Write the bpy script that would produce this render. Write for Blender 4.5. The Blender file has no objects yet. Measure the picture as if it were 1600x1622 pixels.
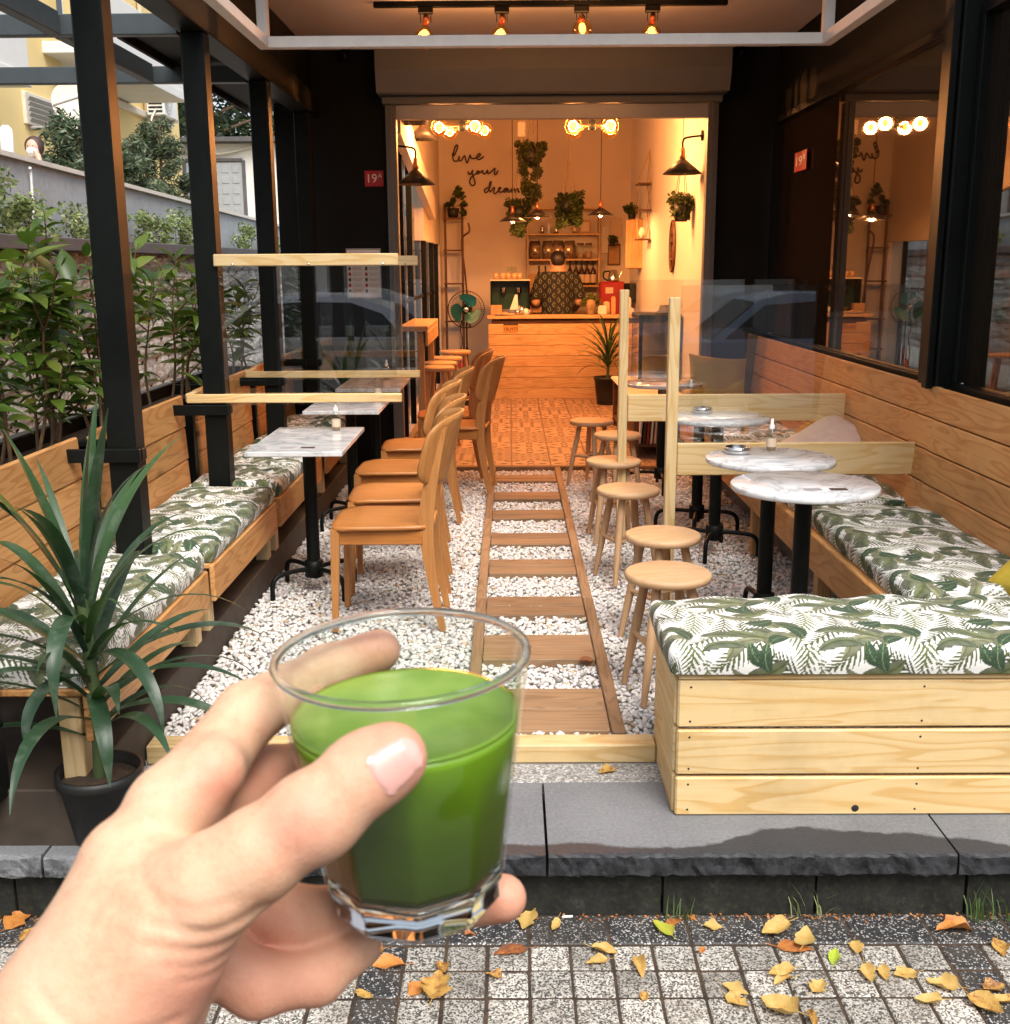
import bpy, math, random
import numpy as np
from mathutils import Vector, Matrix, Euler
random.seed(7); RNG = np.random.default_rng(7)
SC = bpy.context.scene
COL = SC.collection
rad = math.radians
# ------------------------------------------------------------------ camera
cam_d = bpy.data.cameras.new('camera'); cam = bpy.data.objects.new('camera', cam_d); COL.objects.link(cam)
_r = Vector((0.99997263, 0.00438211, -0.00596162)); _u = Vector((0.00486255, 0.21807951, 0.97591889)); _f = Vector((-0.00557669, 0.97592117, -0.21805223))
CAMROT = Matrix((( _r.x, _u.x, -_f.x), (_r.y, _u.y, -_f.y), (_r.z, _u.z, -_f.z)))
cam.matrix_world = Matrix.Translation((0, 0, 1.5)) @ CAMROT.to_4x4()
cam_d.sensor_fit = 'HORIZONTAL'; cam_d.sensor_width = 36.0; cam_d.lens = 36.0 * 1750 / 1600
cam_d.clip_start = 0.02; cam_d.clip_end = 400
cam_d.dof.use_dof = True; cam_d.dof.focus_distance = 4.2; cam_d.dof.aperture_fstop = 36
SC.camera = cam
# ------------------------------------------------------------------ world, sun, exposure
W = bpy.data.worlds.new('World'); SC.world = W; W.use_nodes = True
wn = W.node_tree; wn.nodes.clear()
SUN_EL, SUN_AZ = 55.0, 158.0     # degrees; azimuth clockwise from +Y (158 = behind the viewer, a little to the right)
sky = wn.nodes.new('ShaderNodeTexSky'); sky.sky_type = 'NISHITA'; sky.sun_disc = False
sky.sun_elevation = rad(SUN_EL); sky.sun_rotation = rad(SUN_AZ); sky.dust_density = 4.0; sky.ozone_density = 0.6; sky.air_density = 1.0
hs = wn.nodes.new('ShaderNodeHueSaturation'); hs.inputs['Saturation'].default_value = 0.45
bg = wn.nodes.new('ShaderNodeBackground'); bg.inputs['Strength'].default_value = 0.15
wo = wn.nodes.new('ShaderNodeOutputWorld')
wn.links.new(sky.outputs[0], hs.inputs['Color']); wn.links.new(hs.outputs[0], bg.inputs[0]); wn.links.new(bg.outputs[0], wo.inputs[0])
sd = bpy.data.lights.new('sun', 'SUN'); sd.energy = 1.5; sd.angle = rad(28); sd.color = (1.0, 0.96, 0.90)
sun = bpy.data.objects.new('sun', sd); COL.objects.link(sun)
_az, _el = rad(SUN_AZ), rad(SUN_EL)
_sd = Vector((math.sin(_az) * math.cos(_el), math.cos(_az) * math.cos(_el), math.sin(_el)))
sun.rotation_euler = _sd.to_track_quat('Z', 'Y').to_euler(); sun.location = (0, 0, 20)
VS = SC.view_settings; VS.view_transform = 'Standard'; VS.look = 'None'; VS.gamma = 1.0; VS.exposure = 0.92; VS.use_curve_mapping = False
CY = SC.cycles
CY.use_denoising = True; CY.max_bounces = 8; CY.diffuse_bounces = 4; CY.glossy_bounces = 4; CY.transmission_bounces = 8
CY.transparent_max_bounces = 16; CY.caustics_reflective = False; CY.caustics_refractive = False; CY.sample_clamp_indirect = 4.0
# ------------------------------------------------------------------ node helpers
def new_mat(name):
    m = bpy.data.materials.new(name); m.use_nodes = True; nt = m.node_tree; nt.nodes.clear()
    return m, nt, nt.nodes.new('ShaderNodeOutputMaterial')
def N(nt, t, ins=None, **props):
    n = nt.nodes.new('ShaderNode' + t)
    for k, v in props.items(): setattr(n, k, v)
    for k, v in (ins or {}).items():
        s = n.inputs[k]
        if isinstance(v, bpy.types.NodeSocket): nt.links.new(v, s)
        else:
            if s.type == 'RGBA' and len(v) == 3: v = (*v, 1)
            s.default_value = v
    return n
def mth(nt, op, a, b=0.0, clamp=False): return N(nt, 'Math', {0: a, 1: b}, operation=op, use_clamp=clamp).outputs[0]
def mixc(nt, fac, a, b, blend='MIX'): return N(nt, 'Mix', {0: fac, 6: a, 7: b}, data_type='RGBA', blend_type=blend).outputs[2]
def ramp(nt, fac, stops, interp='LINEAR'):
    n = N(nt, 'ValToRGB', {'Fac': fac}); e = n.color_ramp.elements; n.color_ramp.interpolation = interp
    while len(e) < len(stops): e.new(0.5)
    for i, (p, c) in enumerate(stops):
        e[i].position = p; e[i].color = (*c, 1) if not isinstance(c, (int, float)) else (c, c, c, 1)
    return n.outputs[0]
def princ(nt, out, ins, bump=None, bs=0.3, bd=0.002):
    p = N(nt, 'BsdfPrincipled', ins)
    if bump is not None:
        b = N(nt, 'Bump', {'Height': bump, 'Strength': bs, 'Distance': bd}); nt.links.new(b.outputs[0], p.inputs['Normal'])
    nt.links.new(p.outputs[0], out.inputs[0]); return p
def objco(nt, scale=(1, 1, 1), rnd=True):
    tc = N(nt, 'TexCoord').outputs['Object']
    if rnd:
        r = N(nt, 'ObjectInfo').outputs['Random']
        c = N(nt, 'CombineXYZ', {0: mth(nt, 'MULTIPLY', r, 53.0), 1: mth(nt, 'MULTIPLY', r, 31.0), 2: mth(nt, 'MULTIPLY', r, 17.0)}).outputs[0]
        tc = N(nt, 'VectorMath', {0: tc, 1: c}, operation='ADD').outputs[0]
    return N(nt, 'Mapping', {'Vector': tc, 'Scale': scale}).outputs[0]
def noise(nt, v, scale, detail=2, rough=0.5, dist=0.0):
    return N(nt, 'TexNoise', {'Vector': v, 'Scale': scale, 'Detail': detail, 'Roughness': rough, 'Distortion': dist}).outputs['Fac']
def plain(name, col, rough=0.5, metal=0.0, var=0.06, nscale=40, bump=0.0, spec=0.5, rvar=0.1):
    m, nt, out = new_mat(name); v = objco(nt)
    n = noise(nt, v, nscale, 4); n2 = noise(nt, v, nscale * 0.13, 3)
    f = mth(nt, 'ADD', mth(nt, 'MULTIPLY', n, 0.5), mth(nt, 'MULTIPLY', n2, 0.5))
    c = ramp(nt, f, [(0.3, tuple(x * (1 - var * 1.6) for x in col)), (0.7, tuple(min(1, x * (1 + var * 1.6)) for x in col))])
    r = mth(nt, 'ADD', rough - rvar * 0.5, mth(nt, 'MULTIPLY', n2, rvar))
    princ(nt, out, {'Base Color': c, 'Roughness': r, 'Metallic': metal, 'Specular IOR Level': spec}, n if bump else None, bump, 0.002); return m
AX = {'X': (1, 0, 0), 'Y': (0, 1, 0), 'Z': (0, 0, 1)}
def wood(name, light, dark, axis='X', rings=7.0, across=9.0, along=1.0, rough=0.5, knots=True, contrast=1.0, var=0.18, bump=0.25):
    m, nt, out = new_mat(name)
    a = AX[axis]
    def sc(g, x): return tuple(g if a[i] else x for i in range(3))
    v = objco(nt, sc(along, across))
    n = noise(nt, v, 1.0, 2, 0.45, 0.35)
    ring = mth(nt, 'FRACT', mth(nt, 'MULTIPLY', n, rings * 1.7))      # early wood fading into a thin dark late wood line
    ring = N(nt, 'FloatCurve', {'Value': ring}); cv = ring.mapping.curves[0]; cv.points[0].location = (0, 0.55); cv.points[1].location = (1, 0.55)
    for p in ((0.10, 0.12), (0.45, 0.20), (0.72, 0.55), (0.90, 1.0)): cv.points.new(*p)
    ring.mapping.update(); ring = ring.outputs[0]
    fib = noise(nt, objco(nt, sc(7.0, 230.0)), 1.0, 3, 0.6)
    big = noise(nt, objco(nt, sc(0.8, 3.0)), 1.0, 2)
    rnd = N(nt, 'ObjectInfo').outputs['Random']
    fac = mth(nt, 'ADD', mth(nt, 'MULTIPLY', ring, 0.62 * contrast), mth(nt, 'MULTIPLY', fib, 0.42))
    fac = mth(nt, 'ADD', fac, mth(nt, 'MULTIPLY', mth(nt, 'SUBTRACT', big, 0.5), 0.8), True)
    col = mixc(nt, fac, light, dark)
    vv = mth(nt, 'ADD', 1.0 - var / 2, mth(nt, 'MULTIPLY', rnd, var))
    col = mixc(nt, 1.0, col, N(nt, 'CombineColor', {0: vv, 1: vv, 2: vv}).outputs[0], 'MULTIPLY')
    gr = ramp(nt, noise(nt, objco(nt, (2.3, 2.3, 2.3)), 1.0, 6, 0.65), [(0.32, 0.82), (0.5, 1.0)])     # handling grime
    col = mixc(nt, 1.0, col, gr, 'MULTIPLY')
    if knots:
        vo = N(nt, 'TexVoronoi', {'Vector': objco(nt, sc(1.7, 5.5)), 'Scale': 1.0})
        kd = mth(nt, 'LESS_THAN', vo.outputs['Distance'], 0.075)
        sel = mth(nt, 'GREATER_THAN', N(nt, 'SeparateColor', {0: vo.outputs['Color']}).outputs[0], 0.62)
        halo = ramp(nt, vo.outputs['Distance'], [(0.03, 1.0), (0.16, 0.0)])
        col = mixc(nt, mth(nt, 'MULTIPLY', mth(nt, 'MULTIPLY', halo, 0.85), sel), col, tuple(x * 0.32 for x in dark))
    princ(nt, out, {'Base Color': col, 'Roughness': mth(nt, 'ADD', rough - 0.06, mth(nt, 'MULTIPLY', fib, 0.15)), 'Specular IOR Level': 0.4}, fac, bump, 0.0012)
    return m
# ------------------------------------------------------------------ mesh helpers
class MB:
    def __init__(s): s.v = []; s.f = []; s.mi = []; s.sm = []
    def add(s, v, f, mi=0, smooth=False):
        o = len(s.v); s.v.extend([tuple(p) for p in v]); s.f.extend([tuple(i + o for i in q) for q in f])
        s.mi.extend([mi] * len(f)); s.sm.extend([smooth] * len(f)); return s
    def box(s, c, d, ch=0.0, mi=0, M=None):
        hx, hy, hz = d[0] / 2, d[1] / 2, d[2] / 2; ch = min(ch, hx * .95, hy * .95, hz * .95); V = []; F = []
        if ch <= 0:
            V = [(x, y, z) for z in (-hz, hz) for y in (-hy, hy) for x in (-hx, hx)]
            F = [(0, 2, 3, 1), (4, 5, 7, 6), (0, 1, 5, 4), (2, 6, 7, 3), (0, 4, 6, 2), (1, 3, 7, 5)]
        else:
            idx = {}
            for sx in (-1, 1):
                for sy in (-1, 1):
                    for sz in (-1, 1):
                        for ax in range(3):
                            p = [sx * (hx - ch), sy * (hy - ch), sz * (hz - ch)]
                            p[ax] = (sx, sy, sz)[ax] * (hx, hy, hz)[ax]
                            idx[sx, sy, sz, ax] = len(V); V.append(tuple(p))
            def quad(a):
                n = Vector(); cc = Vector()
                for k in range(len(a)):
                    p, q = Vector(V[a[k]]), Vector(V[a[(k + 1) % len(a)]]); n += p.cross(q); cc += p
                F.append(tuple(a) if n.dot(cc) > 0 else tuple(a[::-1]))
            for sg in (-1, 1):
                for ax in range(3):
                    b, c2 = [(1, 2), (0, 2), (0, 1)][ax]; q = []
                    for (i, j) in ((-1, -1), (1, -1), (1, 1), (-1, 1)):
                        k = [0, 0, 0]; k[ax] = sg; k[b] = i; k[c2] = j; q.append(idx[k[0], k[1], k[2], ax])
                    quad(q)
            for ax in range(3):
                b, c2 = [(1, 2), (0, 2), (0, 1)][ax]
                for i in (-1, 1):
                    for j in (-1, 1):
                        q = []
                        for (e, w) in ((-1, b), (1, b), (1, c2), (-1, c2)):
                            k = [0, 0, 0]; k[ax] = e; k[b] = i; k[c2] = j; q.append(idx[k[0], k[1], k[2], w])
                        quad(q)
            for sx in (-1, 1):
                for sy in (-1, 1):
                    for sz in (-1, 1): quad([idx[sx, sy, sz, a] for a in range(3)])
        c = Vector(c)
        V = [(M @ Vector(p) if M else Vector(p)) + c for p in V]
        return s.add(V, F, mi)
    def tube(s, pts, r, n=8, mi=0, cap=True, smooth=True, closed=False):
        P = [Vector(p) for p in pts]; m = len(P); R = r if isinstance(r, (list, tuple)) else [r] * m; V = []; F = []
        up = None
        for i in range(m):
            if closed: t = (P[(i + 1) % m] - P[i - 1]).normalized()
            else: t = (P[min(i + 1, m - 1)] - P[max(i - 1, 0)]).normalized()
            if up is None: up = Vector((0, 0, 1)) if abs(t.z) < 0.9 else Vector((0, 1, 0))
            a = t.cross(up)
            if a.length < 1e-6: a = t.cross(Vector((1, 0.3, 0)))
            a.normalize(); b = a.cross(t).normalized(); up = b
            for k in range(n):
                g = 2 * math.pi * k / n; V.append(P[i] + (a * math.cos(g) + b * math.sin(g)) * R[i])
        for i in range(m if closed else m - 1):
            for k in range(n):
                F.append((i * n + k, i * n + (k + 1) % n, ((i + 1) % m) * n + (k + 1) % n, ((i + 1) % m) * n + k))
        s.add(V, F, mi, smooth)
        if cap and not closed:
            s.add(V[:n], [tuple(range(n))[::-1]], mi); s.add(V[-n:], [tuple(range(n))], mi)
        return s
    def lathe(s, prof, n=24, c=(0, 0, 0), mi=0, smooth=True, M=None):
        c = Vector(c); V = []; F = []; m = len(prof)
        for (r, z) in prof:
            for k in range(n):
                g = 2 * math.pi * k / n; p = Vector((max(r, 1e-5) * math.cos(g), max(r, 1e-5) * math.sin(g), z)); V.append((M @ p if M else p) + c)
        for i in range(m - 1):
            for k in range(n): F.append((i * n + k, i * n + (k + 1) % n, (i + 1) * n + (k + 1) % n, (i + 1) * n + k))
        return s.add(V, F, mi, smooth)
    def prism(s, poly, y0, y1, plane='XZ', mi=0):
        n = len(poly)
        def q(a, b, t): return {'XZ': (a, t, b), 'XY': (a, b, t), 'YZ': (t, a, b)}[plane]
        V = [q(a, b, y0) for a, b in poly] + [q(a, b, y1) for a, b in poly]
        F = [tuple(range(n)), tuple(range(2 * n - 1, n - 1, -1))] + [(i, i + n, (i + 1) % n + n, (i + 1) % n) for i in range(n)]
        return s.add(V, F, mi)
    def mesh(s, name, mats, fix=True):
        me = bpy.data.meshes.new(name); me.from_pydata(s.v, [], s.f)
        for m in (mats if isinstance(mats, (list, tuple)) else [mats]): me.materials.append(m)
        me.polygons.foreach_set('material_index', s.mi); me.polygons.foreach_set('use_smooth', s.sm)
        if fix and len(s.f) < 20000:
            import bmesh
            bm = bmesh.new(); bm.from_mesh(me); bmesh.ops.recalc_face_normals(bm, faces=bm.faces); bm.to_mesh(me); bm.free()
        me.update(); return me
def link(name, data, parent=None, loc=(0, 0, 0), rot=(0, 0, 0)):
    o = bpy.data.objects.new(name, data); COL.objects.link(o); o.location = loc; o.rotation_euler = rot
    if parent is not None: o.parent = parent
    return o
def obj(name, mb, mat, parent=None, loc=(0, 0, 0), rot=(0, 0, 0), fix=True): return link(name, mb.mesh(name, mat, fix), parent, loc, rot)
def tag(o, label, cat, group=None):
    o['label'] = label; o['category'] = cat
    if group: o['group'] = group
    return o
def thing(name, label, cat, loc=(0, 0, 0), rz=0.0, group=None):
    o = bpy.data.objects.new(name, None); COL.objects.link(o); o.location = loc; o.rotation_euler = (0, 0, rz); o.empty_display_size = 0.05
    return tag(o, label, cat, group)
def struct(o): o['kind'] = 'structure'; return o
def clone(root, loc=None, rz=None, label=None, group=None):
    r = root.copy(); COL.objects.link(r)
    if loc is not None: r.location = loc
    if rz is not None: r.rotation_euler = (0, 0, rz)
    if label: r['label'] = label
    if group: r['group'] = group
    for ch in list(root.children):
        c = ch.copy(); COL.objects.link(c); c.parent = r
        for g in list(ch.children):
            d = g.copy(); COL.objects.link(d); d.parent = c
    return r
_pl = {}
def plank(name, dims, mat, parent=None, loc=(0, 0, 0), rot=(0, 0, 0), ch=0.004):
    """a board: local X is its length, so the grain runs along it"""
    k = (tuple(round(d, 4) for d in dims), mat.name, ch)
    if k not in _pl: _pl[k] = MB().box((0, 0, 0), dims, ch).mesh(name, mat)
    return link(name, _pl[k], parent, loc, rot)
def crom(pts, n=8):
    P = [Vector(p) for p in pts]; P = [P[0] * 2 - P[1]] + P + [P[-1] * 2 - P[-2]]; o = []
    for i in range(1, len(P) - 2):
        for k in range(n):
            t = k / n; a, b, c, d = P[i - 1], P[i], P[i + 1], P[i + 2]
            o.append(0.5 * ((2 * b) + (c - a) * t + (2 * a - 5 * b + 4 * c - d) * t * t + (3 * b - a - 3 * c + d) * t ** 3))
    o.append(P[-2]); return o
def text_mesh(s, size, mat, ext=0.001, align='CENTER'):
    cu = bpy.data.curves.new('txt', 'FONT'); cu.body = s; cu.size = size; cu.extrude = ext; cu.align_x = align; cu.align_y = 'CENTER'; cu.resolution_u = 3
    o = bpy.data.objects.new('txt', cu); COL.objects.link(o); bpy.context.view_layer.update()
    me = bpy.data.meshes.new_from_object(o.evaluated_get(bpy.context.evaluated_depsgraph_get()))
    bpy.data.objects.remove(o); me.materials.clear(); me.materials.append(mat); return me
# signed-distance modelling for bodies: round cones blended together, meshed by surface nets
def sd_cone(P, a, b, ra, rb):
    a = np.array(a, float); b = np.array(b, float); ab = b - a; L2 = ab @ ab + 1e-12
    t = np.clip(((P - a) @ ab) / L2, 0, 1); q = P - a - t[..., None] * ab
    return np.sqrt((q * q).sum(-1)) - (ra + (rb - ra) * t)
def sd_ell(P, c, r):
    q = (P - np.array(c, float)) / np.array(r, float); k = np.sqrt((q * q).sum(-1)); return (k - 1) * min(r)
def smin(a, b, k):
    h = np.clip(0.5 + 0.5 * (b - a) / k, 0, 1); return b + (a - b) * h - k * h * (1 - h)
def grid_pts(lo, hi, h):
    ax = [np.arange(lo[i], hi[i] + h, h) for i in range(3)]; return np.stack(np.meshgrid(*ax, indexing='ij'), -1).astype(np.float32)
def nets(D, lo, h):
    D = D.astype(np.float32); nx, ny, nz = D.shape; S = D < 0
    acc = np.zeros((nx - 1, ny - 1, nz - 1, 3), np.float32); cnt = np.zeros((nx - 1, ny - 1, nz - 1), np.float32)
    def cs(i, j, k): return (slice(i, nx - 1 + i), slice(j, ny - 1 + j), slice(k, nz - 1 + k))
    for ax in range(3):
        for i in (0, 1):
            for j in (0, 1):
                o = [0, 0, 0]; b, c = [(1, 2), (0, 2), (0, 1)][ax]; o[b] = i; o[c] = j; o2 = list(o); o2[ax] = 1
                d0, d1 = D[cs(*o)], D[cs(*o2)]; m = S[cs(*o)] != S[cs(*o2)]
                t = np.where(m, d0 / np.where(m, d0 - d1, 1), 0); p = np.zeros(acc.shape, np.float32)
                for a in range(3): p[..., a] = o[a]
                p[..., ax] = t; acc += p * m[..., None]; cnt += m
    act = cnt > 0; idx = -np.ones(act.shape, np.int64); idx[act] = np.arange(act.sum())
    base = np.stack(np.nonzero(act), -1); V = (base + acc[act] / cnt[act][:, None]) * h + np.array(lo)
    F = []
    for ax in range(3):
        b, c = [(1, 2), (2, 0), (0, 1)][ax]
        sl0 = [slice(1, -1)] * 3; sl1 = [slice(1, -1)] * 3; sl0[ax] = slice(1, -2); sl1[ax] = slice(2, -1)
        a0, a1 = S[tuple(sl0)], S[tuple(sl1)]; e = np.stack(np.nonzero(a0 != a1), -1) + 1
        if not len(e): continue
        fl = a0[tuple((e - 1).T)]
        def g(db, dc):
            q = e.copy(); q[:, b] -= db; q[:, c] -= dc; return idx[tuple(q.T)]
        Q = np.stack([g(1, 1), g(0, 1), g(0, 0), g(1, 0)], -1); Q[~fl] = Q[~fl][:, ::-1]; F.append(Q)
    return V, np.concatenate(F)
def npmesh(name, V, F, mat, smooth=True):
    me = bpy.data.meshes.new(name); me.from_pydata(V.tolist() if hasattr(V, 'tolist') else V, [], F.tolist() if hasattr(F, 'tolist') else F)
    me.materials.append(mat); me.polygons.foreach_set('use_smooth', [smooth] * len(me.polygons)); me.update(); return me
def sdf_obj(name, prims, lo, hi, h, k, mat, parent=None, loc=(0, 0, 0), rot=(0, 0, 0), cut=None, infl=0.0):
    P = grid_pts(lo, hi, h); D = None
    for p in prims:
        d = sd_cone(P, *p) if len(p) == 4 else sd_ell(P, *p)
        D = d if D is None else smin(D, d, k)
    D = D - infl
    if cut is not None: D = np.maximum(D, cut(P))
    V, F = nets(D, lo, h); return link(name, npmesh(name, V, F, mat), parent, loc, rot)
def attr_col(me, name, cols):
    a = me.color_attributes.new(name, 'FLOAT_COLOR', 'POINT'); c = np.ones((len(me.vertices), 4), np.float32); c[:, :3] = cols; a.data.foreach_set('color', c.ravel())
# ------------------------------------------------------------------ materials
MT = {}
MT['pine_pale'] = wood('pine_pale', (0.70, 0.535, 0.29), (0.56, 0.345, 0.12), 'X', 6, 9, 1.0, 0.55)
MT['pine_pale_z'] = wood('pine_pale_z', (0.64, 0.49, 0.28), (0.50, 0.33, 0.14), 'Z', 5, 12, 0.8, 0.55, knots=False)
MT['pine'] = wood('pine', (0.62, 0.335, 0.125), (0.42, 0.175, 0.048), 'X', 7, 9, 1.0, 0.5)
MT['pine_z'] = wood('pine_z', (0.55, 0.33, 0.14), (0.38, 0.18, 0.06), 'Z', 5, 12, 0.8, 0.5, knots=False)
MT['pine_in'] = wood('pine_in', (0.60, 0.40, 0.20), (0.45, 0.24, 0.09), 'X', 6, 9, 1.0, 0.5)
MT['beech'] = wood('beech', (0.46, 0.185, 0.045), (0.32, 0.105, 0.022), 'X', 4, 14, 1.2, 0.35, knots=False, contrast=0.6, var=0.12, bump=0.08)
MT['beech_z'] = wood('beech_z', (0.46, 0.205, 0.062), (0.32, 0.125, 0.032), 'Z', 4, 16, 1.0, 0.38, knots=False, contrast=0.6, var=0.12, bump=0.08)
MT['stool'] = wood('stool', (0.56, 0.36, 0.20), (0.42, 0.23, 0.10), 'X', 4, 10, 0.9, 0.5, knots=False, contrast=0.6, var=0.16, bump=0.1)
MT['stool_z'] = wood('stool_z', (0.52, 0.33, 0.18), (0.38, 0.21, 0.095), 'Z', 4, 16, 0.9, 0.5, knots=False, contrast=0.5, var=0.14, bump=0.1)
MT['deck'] = wood('deck', (0.30, 0.185, 0.10), (0.15, 0.085, 0.045), 'X', 6, 10, 1.1, 0.65, contrast=0.8, var=0.35)
MT['darkwood'] = wood('darkwood', (0.16, 0.07, 0.03), (0.07, 0.03, 0.012), 'X', 5, 12, 1.0, 0.5, knots=False)
MT['black'] = plain('black_steel', (0.0055, 0.0068, 0.0060), 0.45, var=0.2, nscale=25, rvar=0.2, spec=0.13)
MT['blackwall'] = plain('black_wall_paint', (0.007, 0.007, 0.006), 0.6, var=0.2, nscale=8, spec=0.15)
MT['greysteel'] = plain('grey_green_steel', (0.045, 0.056, 0.060), 0.42, var=0.12, nscale=20)
MT['whiteframe'] = plain('white_frame_paint', (0.66, 0.60, 0.55), 0.45, nscale=18)
MT['ceil'] = plain('ceiling_board', (0.40, 0.37, 0.355), 0.7, nscale=3, var=0.05)
MT['shutter'] = plain('shutter_grey', (0.125, 0.128, 0.12), 0.5, nscale=6, var=0.06)
MT['alu'] = plain('aluminium_grey', (0.36, 0.35, 0.34), 0.4, nscale=12, var=0.06, metal=0.3)
MT['cream'] = plain('cream_plaster', (0.66, 0.57, 0.47), 0.85, nscale=2.5, var=0.04, bump=0.05)
MT['creamlight'] = plain('light_plaster', (0.74, 0.68, 0.60), 0.85, nscale=2.5, var=0.04)
MT['white'] = plain('white_plastic', (0.75, 0.75, 0.73), 0.4, var=0.03)
MT['offwhite'] = plain('offwhite', (0.68, 0.62, 0.52), 0.5, var=0.05)
MT['copper'] = plain('copper', (0.60, 0.24, 0.12), 0.3, metal=0.9, var=0.1)
MT['chrome'] = plain('chrome', (0.65, 0.64, 0.62), 0.18, metal=1.0, var=0.03)
MT['shade'] = plain('lamp_shade_black', (0.018, 0.014, 0.012), 0.4)
MT['cord'] = plain('cord_black', (0.015, 0.013, 0.012), 0.6)
MT['rope'] = plain('rope_tan', (0.40, 0.27, 0.14), 0.9, nscale=300, var=0.3)
MT['red'] = plain('sign_red', (0.42, 0.018, 0.022), 0.35, var=0.04)
MT['signwhite'] = plain('sign_white', (0.80, 0.78, 0.74), 0.5, var=0.02)
MT['machine_red'] = plain('machine_red', (0.30, 0.02, 0.018), 0.3)
MT['teal'] = plain('fan_teal', (0.01, 0.16, 0.17), 0.3)
MT['darkgreen'] = plain('dark_green_panel', (0.012, 0.05, 0.035), 0.3)
MT['kraft'] = plain('kraft_paper', (0.42, 0.25, 0.12), 0.8, nscale=30)
MT['ink'] = plain('ink_dark', (0.05, 0.03, 0.025), 0.7)
MT['pink'] = plain('blush_fabric', (0.70, 0.50, 0.42), 0.9, nscale=200, bump=0.2)
MT['pot'] = plain('black_pot', (0.012, 0.012, 0.011), 0.5, nscale=60, var=0.3)
MT['terracotta'] = plain('terracotta', (0.30, 0.11, 0.05), 0.8)
MT['soil'] = plain('soil', (0.045, 0.028, 0.016), 0.95, nscale=120, var=0.5, bump=1.0)
MT['yellowwall'] = plain('yellow_render', (0.78, 0.60, 0.27), 0.9, nscale=1.2, var=0.07, bump=0.1)
MT['greyrender'] = plain('grey_render', (0.36, 0.385, 0.41), 0.9, nscale=18, var=0.12, bump=0.5)
MT['capstone'] = plain('dark_cap', (0.09, 0.085, 0.09), 0.7, nscale=10, var=0.15)
MT['palecap'] = plain('pale_cap', (0.66, 0.62, 0.55), 0.7, nscale=8)
MT['shedwhite'] = plain('shed_white', (0.70, 0.69, 0.66), 0.8, nscale=2, var=0.06)
MT['sheddoor'] = plain('shed_door', (0.33, 0.35, 0.37), 0.5, nscale=5)
MT['bark'] = plain('bark', (0.13, 0.08, 0.045), 0.9, nscale=60, var=0.3, bump=0.8)
MT['twig'] = plain('twig', (0.15, 0.085, 0.04), 0.8, nscale=60, var=0.3)
MT['rubber'] = plain('rubber', (0.02, 0.02, 0.02), 0.8)
MT['hair'] = plain('hair_dark', (0.010, 0.007, 0.006), 0.5, nscale=150, var=0.4, bump=0.6)
MT['hair_brown'] = plain('hair_brown', (0.055, 0.026, 0.022), 0.5, nscale=150, var=0.4, bump=0.6)
MT['bottleglass'] = plain('bottle_dark', (0.05, 0.02, 0.012), 0.12)
MT['label'] = plain('paper_label', (0.62, 0.48, 0.34), 0.7, nscale=20)
MT['foil'] = plain('foil_bag', (0.50, 0.38, 0.27), 0.22, metal=0.8, nscale=22, var=0.3, bump=0.9)
MT['screen'] = plain('dark_glass', (0.006, 0.007, 0.007), 0.05)
def m_marble():
    m, nt, out = new_mat('marble'); v = objco(nt)
    w = noise(nt, v, 3.2, 5, 0.6, 1.6); d = mth(nt, 'ABSOLUTE', mth(nt, 'SUBTRACT', w, 0.5))
    vein = ramp(nt, d, [(0.0, 1.0), (0.035, 0.35), (0.12, 0.0)]); cl = noise(nt, v, 7, 4)
    c = mixc(nt, mth(nt, 'MULTIPLY', vein, 0.7), (0.70, 0.69, 0.685), (0.28, 0.29, 0.30))
    c = mixc(nt, mth(nt, 'MULTIPLY', ramp(nt, cl, [(0.4, 0.0), (0.75, 1.0)]), 0.5), c, (0.42, 0.43, 0.44))
    princ(nt, out, {'Base Color': c, 'Roughness': 0.13}); return m
MT['marble'] = m_marble()
def m_grain(name, cols, scale=230, rough=0.8):
    m, nt, out = new_mat(name); v = objco(nt)
    vo = N(nt, 'TexVoronoi', {'Vector': v, 'Scale': scale}); g = N(nt, 'SeparateColor', {0: vo.outputs['Color']}).outputs[0]
    c = ramp(nt, g, cols, 'CONSTANT'); n = noise(nt, v, 6, 4)
    c = mixc(nt, mth(nt, 'MULTIPLY', ramp(nt, n, [(0.45, 0.0), (0.7, 1.0)]), 0.45), c, (0.10, 0.08, 0.06))
    rn = N(nt, 'ObjectInfo').outputs['Random']; k = mth(nt, 'ADD', 0.72, mth(nt, 'MULTIPLY', rn, 0.42))
    c = mixc(nt, 1.0, c, N(nt, 'CombineColor', {0: k, 1: k, 2: k}).outputs[0], 'MULTIPLY')
    princ(nt, out, {'Base Color': c, 'Roughness': rough}, g, 0.5, 0.002); return m
MT['paver_light'] = m_grain('paver_light', [(0.0, (0.06, 0.055, 0.05)), (0.26, (0.46, 0.43, 0.375)), (0.5, (0.19, 0.175, 0.15)), (0.66, (0.56, 0.535, 0.485)), (0.86, (0.31, 0.275, 0.225))])
MT['paver_dark'] = m_grain('paver_dark', [(0.0, (0.022, 0.022, 0.022)), (0.45, (0.05, 0.05, 0.05)), (0.72, (0.022, 0.022, 0.024)), (0.86, (0.42, 0.40, 0.38))], 260, 0.6)
MT['pebbledash'] = m_grain('pebbledash', [(0.0, (0.18, 0.17, 0.16)), (0.3, (0.36, 0.34, 0.31)), (0.6, (0.25, 0.24, 0.22)), (0.85, (0.50, 0.48, 0.45))], 150, 0.9)
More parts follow.
